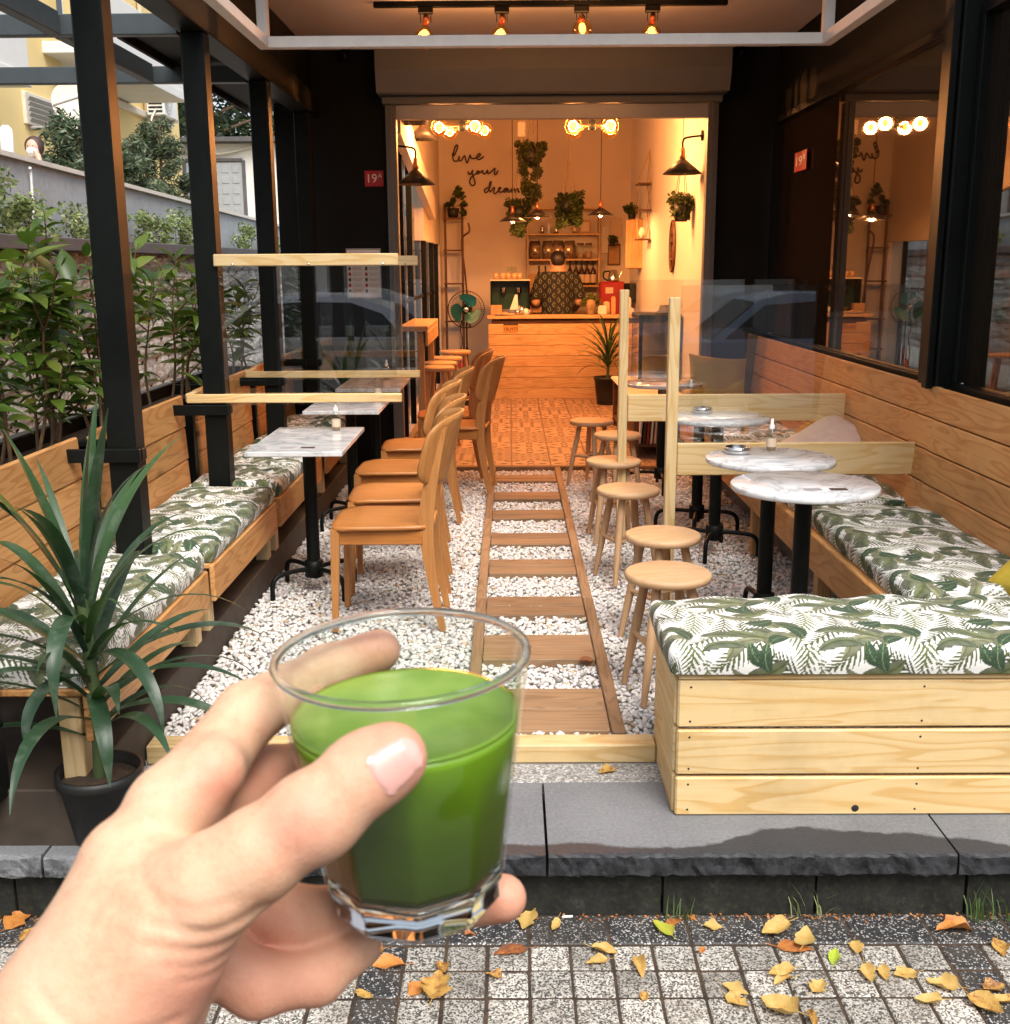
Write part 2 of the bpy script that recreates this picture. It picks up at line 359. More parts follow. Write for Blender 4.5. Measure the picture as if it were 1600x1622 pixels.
def m_slab(name, wet):
    m, nt, out = new_mat(name); v = objco(nt, rnd=False)
    n = noise(nt, v, 90, 4, 0.7); n2 = noise(nt, v, 4.0, 5, 0.6); g = mth(nt, 'GREATER_THAN', noise(nt, v, 420, 1), 0.71)
    c = ramp(nt, mth(nt, 'ADD', mth(nt, 'MULTIPLY', n, 0.6), mth(nt, 'MULTIPLY', n2, 0.4)), [(0.3, (0.115, 0.12, 0.125)), (0.7, (0.215, 0.22, 0.23))])
    c = mixc(nt, mth(nt, 'MULTIPLY', g, 0.5), c, (0.5, 0.49, 0.46)); r = 0.75
    if wet:   # damp patch left where water ran off the front edge
        xyz = N(nt, 'SeparateXYZ', {0: v}); x, y = xyz.outputs[0], xyz.outputs[1]
        prof = N(nt, 'FloatCurve', {'Value': mth(nt, 'MULTIPLY', mth(nt, 'ADD', x, 0.2), 0.5)}); cv = prof.mapping.curves[0]
        for i, p in enumerate([(0.0, 0.28), (0.2, 0.33), (0.3, 0.25), (0.36, 0.30), (0.42, 0.52), (0.50, 0.66), (0.56, 0.58), (0.66, 0.50), (0.75, 0.36), (0.82, 0.12), (1.0, 0.05)]):
            if i < 2 and i < len(cv.points): cv.points[i].location = p
            else: cv.points.new(*p)
        prof.mapping.update()
        lim = mth(nt, 'ADD', mth(nt, 'MULTIPLY', prof.outputs[0], 0.27), 2.665)
        wob = mth(nt, 'MULTIPLY', mth(nt, 'SUBTRACT', noise(nt, v, 11, 5, 0.65), 0.5), 0.075)
        msk = N(nt, 'MapRange', {'Value': mth(nt, 'SUBTRACT', mth(nt, 'ADD', lim, wob), y), 1: -0.004, 2: 0.010}).outputs[0]
        c = mixc(nt, msk, c, mixc(nt, 1.0, c, (0.24, 0.245, 0.26), 'MULTIPLY')); r = mth(nt, 'SUBTRACT', 0.75, mth(nt, 'MULTIPLY', msk, 0.25))
    zz = N(nt, 'SeparateXYZ', {0: v}).outputs[2]; fr = mth(nt, 'LESS_THAN', zz, -0.0515)      # broken front face, blotched with old damp
    st = ramp(nt, noise(nt, v, 13, 6, 0.7), [(0.38, 0.22), (0.5, 0.75), (0.62, 1.15)]); c = mixc(nt, fr, c, mixc(nt, 1.0, c, st, 'MULTIPLY'))
    princ(nt, out, {'Base Color': c, 'Roughness': r, 'Specular IOR Level': 0.18}, n, 0.5, 0.002); return m
MT['slab'] = m_slab('slab_concrete', True)
def m_riser():  # mossy stone, its dark tones lowered further for the shadow under the slab
    m, nt, out = new_mat('riser_mossy_shaded'); v = objco(nt, rnd=False); n = noise(nt, v, 14, 6, 0.7); n2 = noise(nt, v, 60, 3)
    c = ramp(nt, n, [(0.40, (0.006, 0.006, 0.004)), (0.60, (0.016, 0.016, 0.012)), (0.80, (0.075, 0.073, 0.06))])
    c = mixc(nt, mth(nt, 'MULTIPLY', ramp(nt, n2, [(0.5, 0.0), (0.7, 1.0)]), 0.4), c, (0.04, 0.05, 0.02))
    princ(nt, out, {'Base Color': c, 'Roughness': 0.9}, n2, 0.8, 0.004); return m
MT['riser'] = m_riser()
def m_attr(name, rough=0.7, sub=0.0, bump=None, coat=0.0, trans=0.0, sheen=0.0):
    m, nt, out = new_mat(name); c = N(nt, 'Attribute', attribute_name='tone').outputs['Color']
    ins = {'Base Color': c, 'Roughness': rough, 'Subsurface Weight': sub, 'Coat Weight': coat, 'Sheen Weight': sheen}
    if sub: ins['Subsurface Scale'] = 0.01
    b = noise(nt, objco(nt), bump, 3) if bump else None
    princ(nt, out, ins, b, 0.3, 0.001); return m
MT['gravel'] = m_attr('gravel_stone', 0.75)
MT['print'] = m_attr('leaf_print_cotton', 0.85, bump=500, sheen=0.1)
MT['weave'] = m_attr('patterned_cloth', 0.85, bump=400)
def m_stone(name, cols, scale=5):
    m, nt, out = new_mat(name); v = objco(nt); n = noise(nt, v, scale, 6, 0.7); n2 = noise(nt, v, scale * 9, 4, 0.7)
    c = ramp(nt, mth(nt, 'ADD', mth(nt, 'MULTIPLY', n, 0.55), mth(nt, 'MULTIPLY', n2, 0.45)), cols)
    rn = N(nt, 'ObjectInfo').outputs['Random']; k = mth(nt, 'ADD', 0.75, mth(nt, 'MULTIPLY', rn, 0.45))
    c = mixc(nt, 1.0, c, N(nt, 'CombineColor', {0: k, 1: k, 2: k}).outputs[0], 'MULTIPLY')
    princ(nt, out, {'Base Color': c, 'Roughness': 0.9}, n2, 1.0, 0.02); return m
MT['stone'] = m_stone('wall_stone', [(0.36, (0.09, 0.088, 0.082)), (0.5, (0.40, 0.39, 0.37)), (0.64, (0.70, 0.68, 0.65))])
MT['mortar'] = plain('mortar', (0.22, 0.21, 0.195), 0.95, nscale=30, var=0.2)
def m_leaf(name, cols, rough=0.35, trans=0.25, vein=False):
    m, nt, out = new_mat(name); rn = N(nt, 'ObjectInfo').outputs['Random']; v = objco(nt); n = noise(nt, v, 9, 3)
    f = mth(nt, 'ADD', mth(nt, 'MULTIPLY', rn, 0.75), mth(nt, 'MULTIPLY', n, 0.3)); c = ramp(nt, f, cols)
    p = N(nt, 'BsdfPrincipled', {'Base Color': c, 'Roughness': rough}); t = N(nt, 'BsdfTranslucent', {'Color': mixc(nt, 1.0, c, (1.0, 1.25, 0.5), 'MULTIPLY')})
    ms = N(nt, 'MixShader', {0: trans, 1: p.outputs[0], 2: t.outputs[0]}); nt.links.new(ms.outputs[0], out.inputs[0]); return m
MT['laurel'] = m_leaf('laurel_leaf', [(0.05, (0.024, 0.054, 0.010)), (0.5, (0.082, 0.145, 0.018)), (0.85, (0.18, 0.24, 0.04)), (0.97, (0.22, 0.12, 0.03))], 0.3)
MT['weed'] = m_leaf('weed_leaf', [(0.1, (0.10, 0.17, 0.05)), (0.6, (0.22, 0.30, 0.10)), (0.95, (0.35, 0.36, 0.16))], 0.6)
MT['housefoliage'] = m_leaf('house_plant_leaf', [(0.1, (0.025, 0.055, 0.012)), (0.6, (0.06, 0.10, 0.02)), (0.95, (0.12, 0.15, 0.03))], 0.5)
MT['tone_leaf'] = None
def m_tone_leaf(name, rough, trans):
    m, nt, out = new_mat(name); c = N(nt, 'Attribute', attribute_name='tone').outputs['Color']
    p = N(nt, 'BsdfPrincipled', {'Base Color': c, 'Roughness': rough}); t = N(nt, 'BsdfTranslucent', {'Color': c})
    ms = N(nt, 'MixShader', {0: trans, 1: p.outputs[0], 2: t.outputs[0]}); nt.links.new(ms.outputs[0], out.inputs[0]); return m
MT['tone_leaf'] = m_tone_leaf('foliage_tones', 0.5, 0.25)
def m_strap():
    m, nt, out = new_mat('dracaena_leaf'); uv = N(nt, 'TexCoord').outputs['UV']; s = N(nt, 'SeparateXYZ', {0: uv}); rn = N(nt, 'ObjectInfo').outputs['Random']
    st = noise(nt, N(nt, 'Mapping', {'Vector': uv, 'Scale': (26, 1.2, 1)}).outputs[0], 1.0, 2)
    f = mth(nt, 'ADD', mth(nt, 'MULTIPLY', rn, 0.65), mth(nt, 'MULTIPLY', st, 0.35))
    c = ramp(nt, f, [(0.1, (0.014, 0.034, 0.018)), (0.55, (0.026, 0.060, 0.028)), (0.9, (0.045, 0.11, 0.022))])
    d = noise(nt, objco(nt), 14, 5, 0.7)
    c = mixc(nt, mth(nt, 'MULTIPLY', ramp(nt, d, [(0.5, 0.0), (0.68, 1.0)]), 0.22), c, (0.30, 0.32, 0.27))
    p = N(nt, 'BsdfPrincipled', {'Base Color': c, 'Roughness': mth(nt, 'ADD', 0.26, mth(nt, 'MULTIPLY', d, 0.2))})
    b = N(nt, 'Bump', {'Height': st, 'Strength': 0.25, 'Distance': 0.002}); nt.links.new(b.outputs[0], p.inputs['Normal'])
    t = N(nt, 'BsdfTranslucent', {'Color': (0.06, 0.16, 0.02, 1)}); ms = N(nt, 'MixShader', {0: 0.15, 1: p.outputs[0], 2: t.outputs[0]}); nt.links.new(ms.outputs[0], out.inputs[0]); return m
MT['strap'] = m_strap()
def m_fallen(name, a, b, c3):
    m, nt, out = new_mat(name); v = objco(nt); n = noise(nt, v, 48, 6, 0.78); n2 = noise(nt, v, 160, 3); rn = N(nt, 'ObjectInfo').outputs['Random']
    c = ramp(nt, mth(nt, 'ADD', n, mth(nt, 'MULTIPLY', mth(nt, 'SUBTRACT', rn, 0.5), 0.25)), [(0.36, a), (0.52, b), (0.66, c3)])
    p = N(nt, 'BsdfPrincipled', {'Base Color': c, 'Roughness': 0.6}); t = N(nt, 'BsdfTranslucent', {'Color': c})
    bp = N(nt, 'Bump', {'Height': n2, 'Strength': 0.5, 'Distance': 0.002}); nt.links.new(bp.outputs[0], p.inputs['Normal'])
    ms = N(nt, 'MixShader', {0: 0.2, 1: p.outputs[0], 2: t.outputs[0]}); nt.links.new(ms.outputs[0], out.inputs[0]); return m
MT['leaf_yellow'] = m_fallen('fallen_yellow', (0.58, 0.40, 0.13), (0.55, 0.32, 0.075), (0.24, 0.09, 0.03))
MT['leaf_orange'] = m_fallen('fallen_orange', (0.58, 0.24, 0.05), (0.45, 0.15, 0.04), (0.20, 0.07, 0.03))
MT['leaf_green'] = m_fallen('fallen_green', (0.36, 0.48, 0.04), (0.50, 0.52, 0.06), (0.55, 0.45, 0.06))
def m_thin(name, tint=(1, 1, 1), ior=1.47, rough=0.01, extra=0.0):
    m, nt, out = new_mat(name); t = N(nt, 'BsdfTransparent', {'Color': tint}); g = N(nt, 'BsdfGlossy', {'Color': (1, 1, 1, 1), 'Roughness': rough})
    fc = N(nt, 'LayerWeight', {'Blend': 0.5}).outputs['Facing']; r0 = ((ior - 1) / (ior + 1)) ** 2
    f = mth(nt, 'ADD', mth(nt, 'MULTIPLY', mth(nt, 'POWER', fc, 5.0), 0.75), r0 + extra, True)
    ms = N(nt, 'MixShader', {0: f, 1: t.outputs[0], 2: g.outputs[0]}); nt.links.new(ms.outputs[0], out.inputs[0]); return m
MT['acrylic'] = m_thin('acrylic_sheet', (0.97, 0.98, 0.98), 1.5, 0.01, 0.065)
MT['thinglass'] = m_thin('thin_glass', (0.93, 0.96, 0.95), 1.5)
MT['bulbglass'] = m_thin('amber_bulb_glass', (1.0, 0.78, 0.42), 1.5)
def m_glass():
    m, nt, out = new_mat('clear_glass'); g = N(nt, 'BsdfGlass', {'Color': (0.96, 0.98, 0.97, 1), 'Roughness': 0.0, 'IOR': 1.48}); nt.links.new(g.outputs[0], out.inputs[0]); return m
MT['glass'] = m_glass()
def m_window():
    m, nt, out = new_mat('tinted_window'); princ(nt, out, {'Base Color': (0.018, 0.012, 0.007, 1), 'Roughness': 0.015, 'IOR': 2.6}); return m
MT['window'] = m_window()
def m_mirror():
    m, nt, out = new_mat('mirror'); princ(nt, out, {'Base Color': (0.85, 0.84, 0.80, 1), 'Roughness': 0.02, 'Metallic': 1.0}); return m
MT['mirror'] = m_mirror()
def m_emit(name, col, st):
    m, nt, out = new_mat(name); e = N(nt, 'Emission', {'Color': col, 'Strength': st}); nt.links.new(e.outputs[0], out.inputs[0]); return m
MT['filament'] = m_emit('filament_glow', (1.0, 0.40, 0.075), 7.0)
def m_skin():
    m, nt, out = new_mat('skin'); v = objco(nt, rnd=False); n = mth(nt, 'ADD', mth(nt, 'MULTIPLY', noise(nt, v, 38, 4, 0.6), 0.6), mth(nt, 'MULTIPLY', noise(nt, v, 230, 4, 0.7), 0.4)); n2 = noise(nt, v, 900, 3, 0.6)
    w = N(nt, 'TexVoronoi', {'Vector': v, 'Scale': 700.0}).outputs['Distance']
    c = ramp(nt, n, [(0.36, (0.65, 0.425, 0.285)), (0.5, (0.62, 0.375, 0.24)), (0.66, (0.55, 0.285, 0.175))])
    rd = N(nt, 'Attribute', attribute_name='flush').outputs['Fac']
    c = mixc(nt, mth(nt, 'MULTIPLY', rd, 0.65), c, (0.56, 0.20, 0.14))
    princ(nt, out, {'Base Color': c, 'Roughness': 0.52, 'Specular IOR Level': 0.35, 'Subsurface Weight': 0.2, 'Subsurface Radius': (1.0, 0.35, 0.2), 'Subsurface Scale': 0.004},
          mth(nt, 'ADD', mth(nt, 'MULTIPLY', n2, 0.5), mth(nt, 'MULTIPLY', w, 0.5)), 0.35, 0.0006); return m
MT['skin'] = m_skin()
MT['skin_far'] = plain('skin_tan', (0.50, 0.28, 0.18), 0.5, nscale=30)
MT['nail'] = plain('nail', (0.66, 0.36, 0.31), 0.2, var=0.04, nscale=60)
def m_juice():   # light entering from above painted in: paler towards the top, dark below
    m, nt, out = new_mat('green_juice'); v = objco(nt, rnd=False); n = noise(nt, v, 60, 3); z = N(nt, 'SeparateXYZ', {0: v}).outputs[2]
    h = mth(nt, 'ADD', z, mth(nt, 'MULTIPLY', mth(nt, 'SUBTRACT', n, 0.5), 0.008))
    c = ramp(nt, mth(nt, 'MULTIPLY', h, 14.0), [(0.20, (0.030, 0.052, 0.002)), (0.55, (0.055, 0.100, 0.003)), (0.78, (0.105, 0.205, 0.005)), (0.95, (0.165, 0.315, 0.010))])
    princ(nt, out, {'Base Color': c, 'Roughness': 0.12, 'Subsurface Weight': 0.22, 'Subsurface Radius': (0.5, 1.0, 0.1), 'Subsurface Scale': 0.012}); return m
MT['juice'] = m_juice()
def m_lit_top():  # light scattered in the top of the juice, painted as a paler green
    m, nt, out = new_mat('juice_lit_top'); v = objco(nt, rnd=False); n = noise(nt, v, 70, 4); b = N(nt, 'TexVoronoi', {'Vector': v, 'Scale': 650.0}).outputs['Distance']
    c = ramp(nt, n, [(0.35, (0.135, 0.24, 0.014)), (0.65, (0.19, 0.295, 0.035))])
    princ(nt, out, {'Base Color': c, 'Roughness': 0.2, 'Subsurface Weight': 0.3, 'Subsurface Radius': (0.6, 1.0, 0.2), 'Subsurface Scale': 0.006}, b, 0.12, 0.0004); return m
MT['lit_top'] = m_lit_top()
def m_tile(name, kind):
    m, nt, out = new_mat(name); tc = N(nt, 'TexCoord').outputs['Object']; s = N(nt, 'SeparateXYZ', {0: N(nt, 'Mapping', {'Vector': tc, 'Scale': (6.6667, 6.6667, 6.6667)}).outputs[0]})
    x, y = s.outputs[0], s.outputs[1]; ax, ay = mth(nt, 'ABSOLUTE', x), mth(nt, 'ABSOLUTE', y)
    def ln(a, b): return mth(nt, 'SQRT', mth(nt, 'ADD', mth(nt, 'MULTIPLY', a, a), mth(nt, 'MULTIPLY', b, b)))
    r = ln(x, y); th = mth(nt, 'ARCTAN2', y, x)
    def lt(a, b): return mth(nt, 'LESS_THAN', a, b)
    def xor(a, b): return mth(nt, 'ABSOLUTE', mth(nt, 'SUBTRACT', a, b))
    if kind == 0:
        pet = mth(nt, 'ADD', 0.52, mth(nt, 'MULTIPLY', mth(nt, 'COSINE', mth(nt, 'MULTIPLY', th, 4.0)), 0.30))
        k = xor(lt(r, pet), lt(r, mth(nt, 'MULTIPLY', pet, 0.62))); k = xor(k, lt(r, 0.14))
        c2 = ln(mth(nt, 'SUBTRACT', ax, 1.0), mth(nt, 'SUBTRACT', ay, 1.0)); k = xor(k, xor(lt(c2, 0.46), lt(c2, 0.24)))
    elif kind == 1:
        d = mth(nt, 'ADD', ax, ay); k = lt(mth(nt, 'FRACT', mth(nt, 'MULTIPLY', d, 2.4)), 0.45)
        k = xor(k, lt(mth(nt, 'ABSOLUTE', mth(nt, 'SUBTRACT', ax, 0.78)), 0.06)); k = xor(k, lt(mth(nt, 'ABSOLUTE', mth(nt, 'SUBTRACT', ay, 0.78)), 0.06))
    else:
        fx = mth(nt, 'SUBTRACT', mth(nt, 'FRACT', mth(nt, 'MULTIPLY', x, 1.5)), 0.5); fy = mth(nt, 'SUBTRACT', mth(nt, 'FRACT', mth(nt, 'MULTIPLY', y, 3.0)), 0.5)
        k = lt(mth(nt, 'ADD', mth(nt, 'ABSOLUTE', fx), mth(nt, 'MULTIPLY', mth(nt, 'ABSOLUTE', fy), 0.6)), 0.33)
        k = xor(k, lt(mth(nt, 'ABSOLUTE', fy), 0.08))
    edge = mth(nt, 'GREATER_THAN', mth(nt, 'MAXIMUM', ax, ay), 0.93)
    n = noise(nt, objco(nt), 30, 4); k = mth(nt, 'MULTIPLY', k, mth(nt, 'ADD', 0.65, mth(nt, 'MULTIPLY', n, 0.45)))
    c = mixc(nt, k, (0.40, 0.26, 0.165), (0.055, 0.025, 0.014)); c = mixc(nt, mth(nt, 'MULTIPLY', edge, 0.6), c, (0.20, 0.11, 0.06))
    princ(nt, out, {'Base Color': c, 'Roughness': mth(nt, 'ADD', 0.45, mth(nt, 'MULTIPLY', n, 0.25))}); return m
TILES = [m_tile('cement_tile_rosette', 0), m_tile('cement_tile_diamond', 1), m_tile('cement_tile_lattice', 2)]
# ------------------------------------------------------------------ ground, pavement, step
g = obj('ground', MB().add([(-150, -150, -0.262), (150, -150, -0.262), (150, 150, -0.262), (-150, 150, -0.262)], [(0, 1, 2, 3)]), plain('ground_dirt', (0.13, 0.12, 0.11), 0.95, nscale=3, var=0.2)); struct(g)
pav = struct(obj('pavement', MB().box((0, 1.2, -0.2575), (14, 3.1, 0.009)), MT['soil']))
PW = 0.1076
me_l = MB().box((0, 0, 0), (PW - 0.007, PW - 0.007, 0.03), 0.004).mesh('paver', MT['paver_light'])
me_d = MB().box((0, 0, 0), (PW - 0.007, PW - 0.007, 0.03), 0.004).mesh('paver', MT['paver_dark'])
me_r = MB().box((0, 0, 0), (2 * PW - 0.007, 0.132, 0.03), 0.004).mesh('paver', MT['paver_dark'])
for i in range(-14, 19):
    x = -0.336 + i * PW + 0
    for j in range(6):
        dark = i in (0, 14, -14)
        o = link('paver', me_d if dark else me_l, pav, (x + random.uniform(-.001, .001), 2.540 - j * PW, -0.2645 + random.uniform(-.0015, .0015)), (random.uniform(-.012, .012), random.uniform(-.012, .012), random.uniform(-.01, .01)))
    if i % 2 == 0: link('paver', me_r, pav, (x + PW / 2, 2.665, -0.2645 + random.uniform(-.001, .001)), (random.uniform(-.006, .006), random.uniform(-.006, .006), 0))
def rough_box(x0, x1, y0, y1, z0, z1, mat, seed, amp=0.0055, nx=70):
    """stone slab with a slightly chipped front arris"""
    rg = np.random.default_rng(seed); mb = MB(); prof = [(y1, z1), (y0 + .02, z1), (y0 + 0.006, z1 - 0.001), (y0, z1 - 0.007), (y0, (z0 + z1) / 2), (y0, z0 + 0.006), (y0 + 0.005, z0), (y1, z0)]
    xs = np.linspace(x0, x1, nx); V = []
    for x in xs:
        for k, (y, z) in enumerate(prof):
            d = rg.normal(0, amp, 2) * (1 if 2 <= k <= 6 else 0); V.append((x, y + abs(d[0]) * .7, z + d[1] * .4))
    m = len(prof); F = [(i * m + k, i * m + (k + 1) % m, (i + 1) * m + (k + 1) % m, (i + 1) * m + k) for i in range(nx - 1) for k in range(m)]
    F += [tuple(range(m))[::-1], tuple((nx - 1) * m + k for k in range(m))]
    return mb.add(V, F)
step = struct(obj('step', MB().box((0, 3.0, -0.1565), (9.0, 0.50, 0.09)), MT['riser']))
for i, (a, b) in enumerate([(-2.7, -1.27), (-1.262, 0.088), (0.096, 1.190), (1.197, 2.6)]):
    obj('slab', rough_box(a, b, 2.685, 3.118, -0.108, -0.045 - 0.001 * (i % 2), MT['slab'], i), MT['slab'], step)
xs = [-2.2, -1.78, -1.37, -0.93, -0.50, -0.06, 0.41, 0.83, 1.24, 1.66, 2.1]
for a, b in zip(xs[:-1], xs[1:]):
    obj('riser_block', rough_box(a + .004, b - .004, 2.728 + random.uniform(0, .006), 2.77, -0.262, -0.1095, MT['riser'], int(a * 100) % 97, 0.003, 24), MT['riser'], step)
obj('pebble_strip', MB().box((-0.3, 3.187, -0.08), (5.0, 0.128, 0.066), 0.003), MT['pebbledash'], step)
# ------------------------------------------------------------------ terrace bed, gravel, timber
bed = struct(obj('terrace_bed', MB().box((0.36, 5.75, -0.06), (3.1, 4.98, 0.05)), plain('gravel_bed', (.45, .42, .38), .95, nscale=60, var=.25)))
def ico():
    t = (1 + 5 ** .5) / 2; V = np.array([(-1, t, 0), (1, t, 0), (-1, -t, 0), (1, -t, 0), (0, -1, t), (0, 1, t), (0, -1, -t), (0, 1, -t), (t, 0, -1), (t, 0, 1), (-t, 0, -1), (-t, 0, 1)], float)
    F = np.array([(0, 11, 5), (0, 5, 1), (0, 1, 7), (0, 7, 10), (0, 10, 11), (1, 5, 9), (5, 11, 4), (11, 10, 2), (10, 7, 6), (7, 1, 8), (3, 9, 4), (3, 4, 2), (3, 2, 6), (3, 6, 8), (3, 8, 9), (4, 9, 5), (2, 4, 11), (6, 2, 10), (8, 6, 7), (9, 8, 1)])
    return V / np.linalg.norm(V[0]), F
def gravel_field():
    V0, F0 = ico(); sp = 0.0160
    X, Y = np.meshgrid(np.arange(-1.165, 1.84, sp), np.arange(3.345, 8.16, sp)); n = X.size
    X = X.ravel() + RNG.uniform(-.8, .8, n) * sp; Y = Y.ravel() + RNG.uniform(-.8, .8, n) * sp
    keep = (X > -1.165) & (Y > 3.345) & ~((X > 1.45) & (Y > 3.5)); X, Y = X[keep], Y[keep]; n = len(X)
    s = RNG.uniform(0.0085, 0.0150, n); sc = np.stack([s * RNG.uniform(.8, 1.35, n), s * RNG.uniform(.7, 1.1, n), s * RNG.uniform(.45, .8, n)], -1)
    a = RNG.uniform(0, 6.283, n); ca, sa = np.cos(a), np.sin(a)
    W = V0[None] * (1 + RNG.uniform(-.22, .22, (n, 12, 1))) * sc[:, None]; tl = RNG.uniform(-.5, .5, (n, 1)); 
    x = W[..., 0] * ca[:, None] - W[..., 1] * sa[:, None]; y = W[..., 0] * sa[:, None] + W[..., 1] * ca[:, None]; z = W[..., 2] + x * tl
    z0 = RNG.uniform(-0.022, -0.004, n) + 0.006 * np.sin(X * 5.1 + 1) * np.sin(Y * 4.3)
    V = np.stack([x + X[:, None], y + Y[:, None], z + z0[:, None]], -1).reshape(-1, 3)
    F = (F0[None] + 12 * np.arange(n)[:, None, None]).reshape(-1, 3)
    base = np.array([0.69, 0.655, 0.615]); col = base * RNG.uniform(.78, 1.08, (n, 1)) + RNG.normal(0, .012, (n, 3))
    br = RNG.random(n) < .05; col[br] *= np.array([.72, .58, .42]); gr = RNG.random(n) < .06; col[gr] *= .6
    return V, F, np.clip(np.repeat(col, 12, 0), 0, .85)
GV, GF, GC = gravel_field()
me = bpy.data.meshes.new('gravel'); me.vertices.add(len(GV)); me.vertices.foreach_set('co', GV.ravel().astype(np.float32))
me.loops.add(GF.size); me.loops.foreach_set('vertex_index', GF.ravel().astype(np.int32)); me.polygons.add(len(GF))
me.polygons.foreach_set('loop_start', np.arange(0, GF.size, 3, dtype=np.int32)); me.polygons.foreach_set('loop_total', np.full(len(GF), 3, np.int32))
me.update(calc_edges=True); me.materials.append(MT['gravel']); attr_col(me, 'tone', GC)
gr = link('gravel', me); gr['kind'] = 'stuff'; gr['label'] = 'white rounded gravel covering the terrace floor'
wk = thing('walkway', 'ladder shaped timber walkway laid in the white gravel', 'walkway', (0.105, 5.74, 0))
for x in (-0.242, 0.242):
    for (y0, y1) in ((3.345, 4.83), (4.833, 6.45), (6.453, 8.165)):
        plank('rail', (y1 - y0, 0.045, 0.06), MT['deck'], wk, (x + random.uniform(-.002, .002), (y0 + y1) / 2 - 5.74, -0.010), (0, 0, rad(90)), 0.003)
for i, (y0, y1) in enumerate([(3.375, 3.745), (4.035, 4.335), (4.60, 4.88), (5.26, 5.53), (5.85, 6.12), (6.47, 6.72), (7.04, 7.28), (7.64, 7.88)]):
    w = (y1 - y0) / 2
    for k in (0, 1): plank('plank', (0.435, w - 0.004, 0.05), MT['deck'], wk, (0, y0 + w * (k + .5) - 5.74, -0.012 + random.uniform(-.002, .002)), (random.uniform(-.006, .006), 0, 0), 0.003)
tag(plank('timber_edging', (1.62, 0.085, 0.062), MT['pine_pale'], None, (-0.355, 3.297, -0.016)), 'pale timber beam edging the gravel along the grey step', 'edging')
tag(plank('timber_edging', (2.6, 0.07, 0.06), MT['deck'], None, (0.2, 8.205, -0.006)), 'brown timber beam between gravel and tiled cafe floor', 'edging')
plinth = struct(obj('plinth', MB().box((-1.68, 5.53, 0.03), (1.02, 5.56, 0.18), 0.004), plain('plinth_brown', (0.045, 0.032, 0.022), 0.7, nscale=14, var=0.3)))
path = struct(obj('path', MB().box((-2.9, 14, -0.06), (1.42, 22, 0.10)), plain('path_concrete', (0.42, 0.41, 0.39), 0.9, nscale=12, var=0.12)))
# ------------------------------------------------------------------ building shell
BW = MT['blackwall']
wf = struct(obj('wall_front', MB().box((-1.275, 8.40, 1.55), (0.81, 0.20, 3.20)).box((1.70, 8.40, 1.55), (0.44, 0.20, 3.20)).box((0.305, 8.40, 2.90), (2.35, 0.20, 0.50)), BW))
ws = struct(obj('wall_side', MB().box((1.98, 5.6, 0.40), (0.14, 5.6, 1.12)).box((1.98, 5.6, 2.86), (0.14, 5.6, 0.76)), BW))
CR = MT['cream']
fl = struct(obj('floor', MB().box((0.3, 11.3, -0.055), (2.6, 6.1, 0.10)), MT['mortar']))
TM = [MB().box((0, 0, 0), (0.297, 0.297, 0.012), 0.0015).mesh('tile', t) for t in TILES]
for i in range(8):
    for j in range(15):
        x, y = -0.745 + i * 0.3, 8.405 + j * 0.3
        if x > 1.48: continue
        k = 0 if j % 3 == 0 else (1, 0, 2, 1)[(i + j) % 4]
        link('tile', TM[k], fl, (x, y, -0.001 + random.uniform(-.0006, .0006)), (0, 0, random.choice((0, math.pi))))
struct(obj('wall_back', MB().box((0.3, 14.28, 1.6), (2.8, 0.16, 3.4)), CR))
wl = MB().box((-0.95, 12.85, 2.50), (0.16, 2.7, 1.50)).box((-0.95, 10.05, 2.83), (0.16, 2.89, 0.84)).box((-0.95, 8.56, 1.6), (0.16, 0.1, 1.62)).box((-0.95, 8.62, 0.92), (0.16, 0.22, 1.66)).box((-0.95, 14.16, 0.92), (0.16, 0.08, 1.66)).box((-0.95, 11.4, 0.045), (0.16, 5.36, 0.09))
wleft = struct(obj('wall_left', wl, CR))
for y in (8.70, 9.25, 10.05, 11.62, 12.75, 13.55): obj('mullion', MB().box((-0.885, y, 0.92 if y > 11.5 else 1.25), (0.05, 0.05, 1.66 if y > 11.5 else 2.32), 0.003), MT['black'], wleft)
obj('transom', MB().box((-0.90, 11.0, 1.20), (0.03, 4.55, 0.03), 0.003), MT['black'], wleft)
obj('pane', MB().box((-0.92, 11.4, 1.25), (0.008, 5.4, 2.3)), MT['thinglass'], wleft)
struct(obj('wall_right', MB().box((1.58, 11.4, 1.6), (0.16, 5.6, 3.4)), MT['creamlight']))
struct(obj('ceiling', MB().box((0.3, 11.35, 3.31), (2.9, 5.9, 0.12)), CR))
struct(obj('roof', MB().box((0.22, 9.8, 3.44), (3.6, 9.3, 0.12)), BW))
# sloped soffit high on the inner left wall
struct(obj('wall_soffit', MB().prism([(8.55, 2.75), (8.55, 2.45), (12.3, 1.98), (12.3, 2.20)], -0.868, -0.80, 'YZ'), MT['creamlight']))
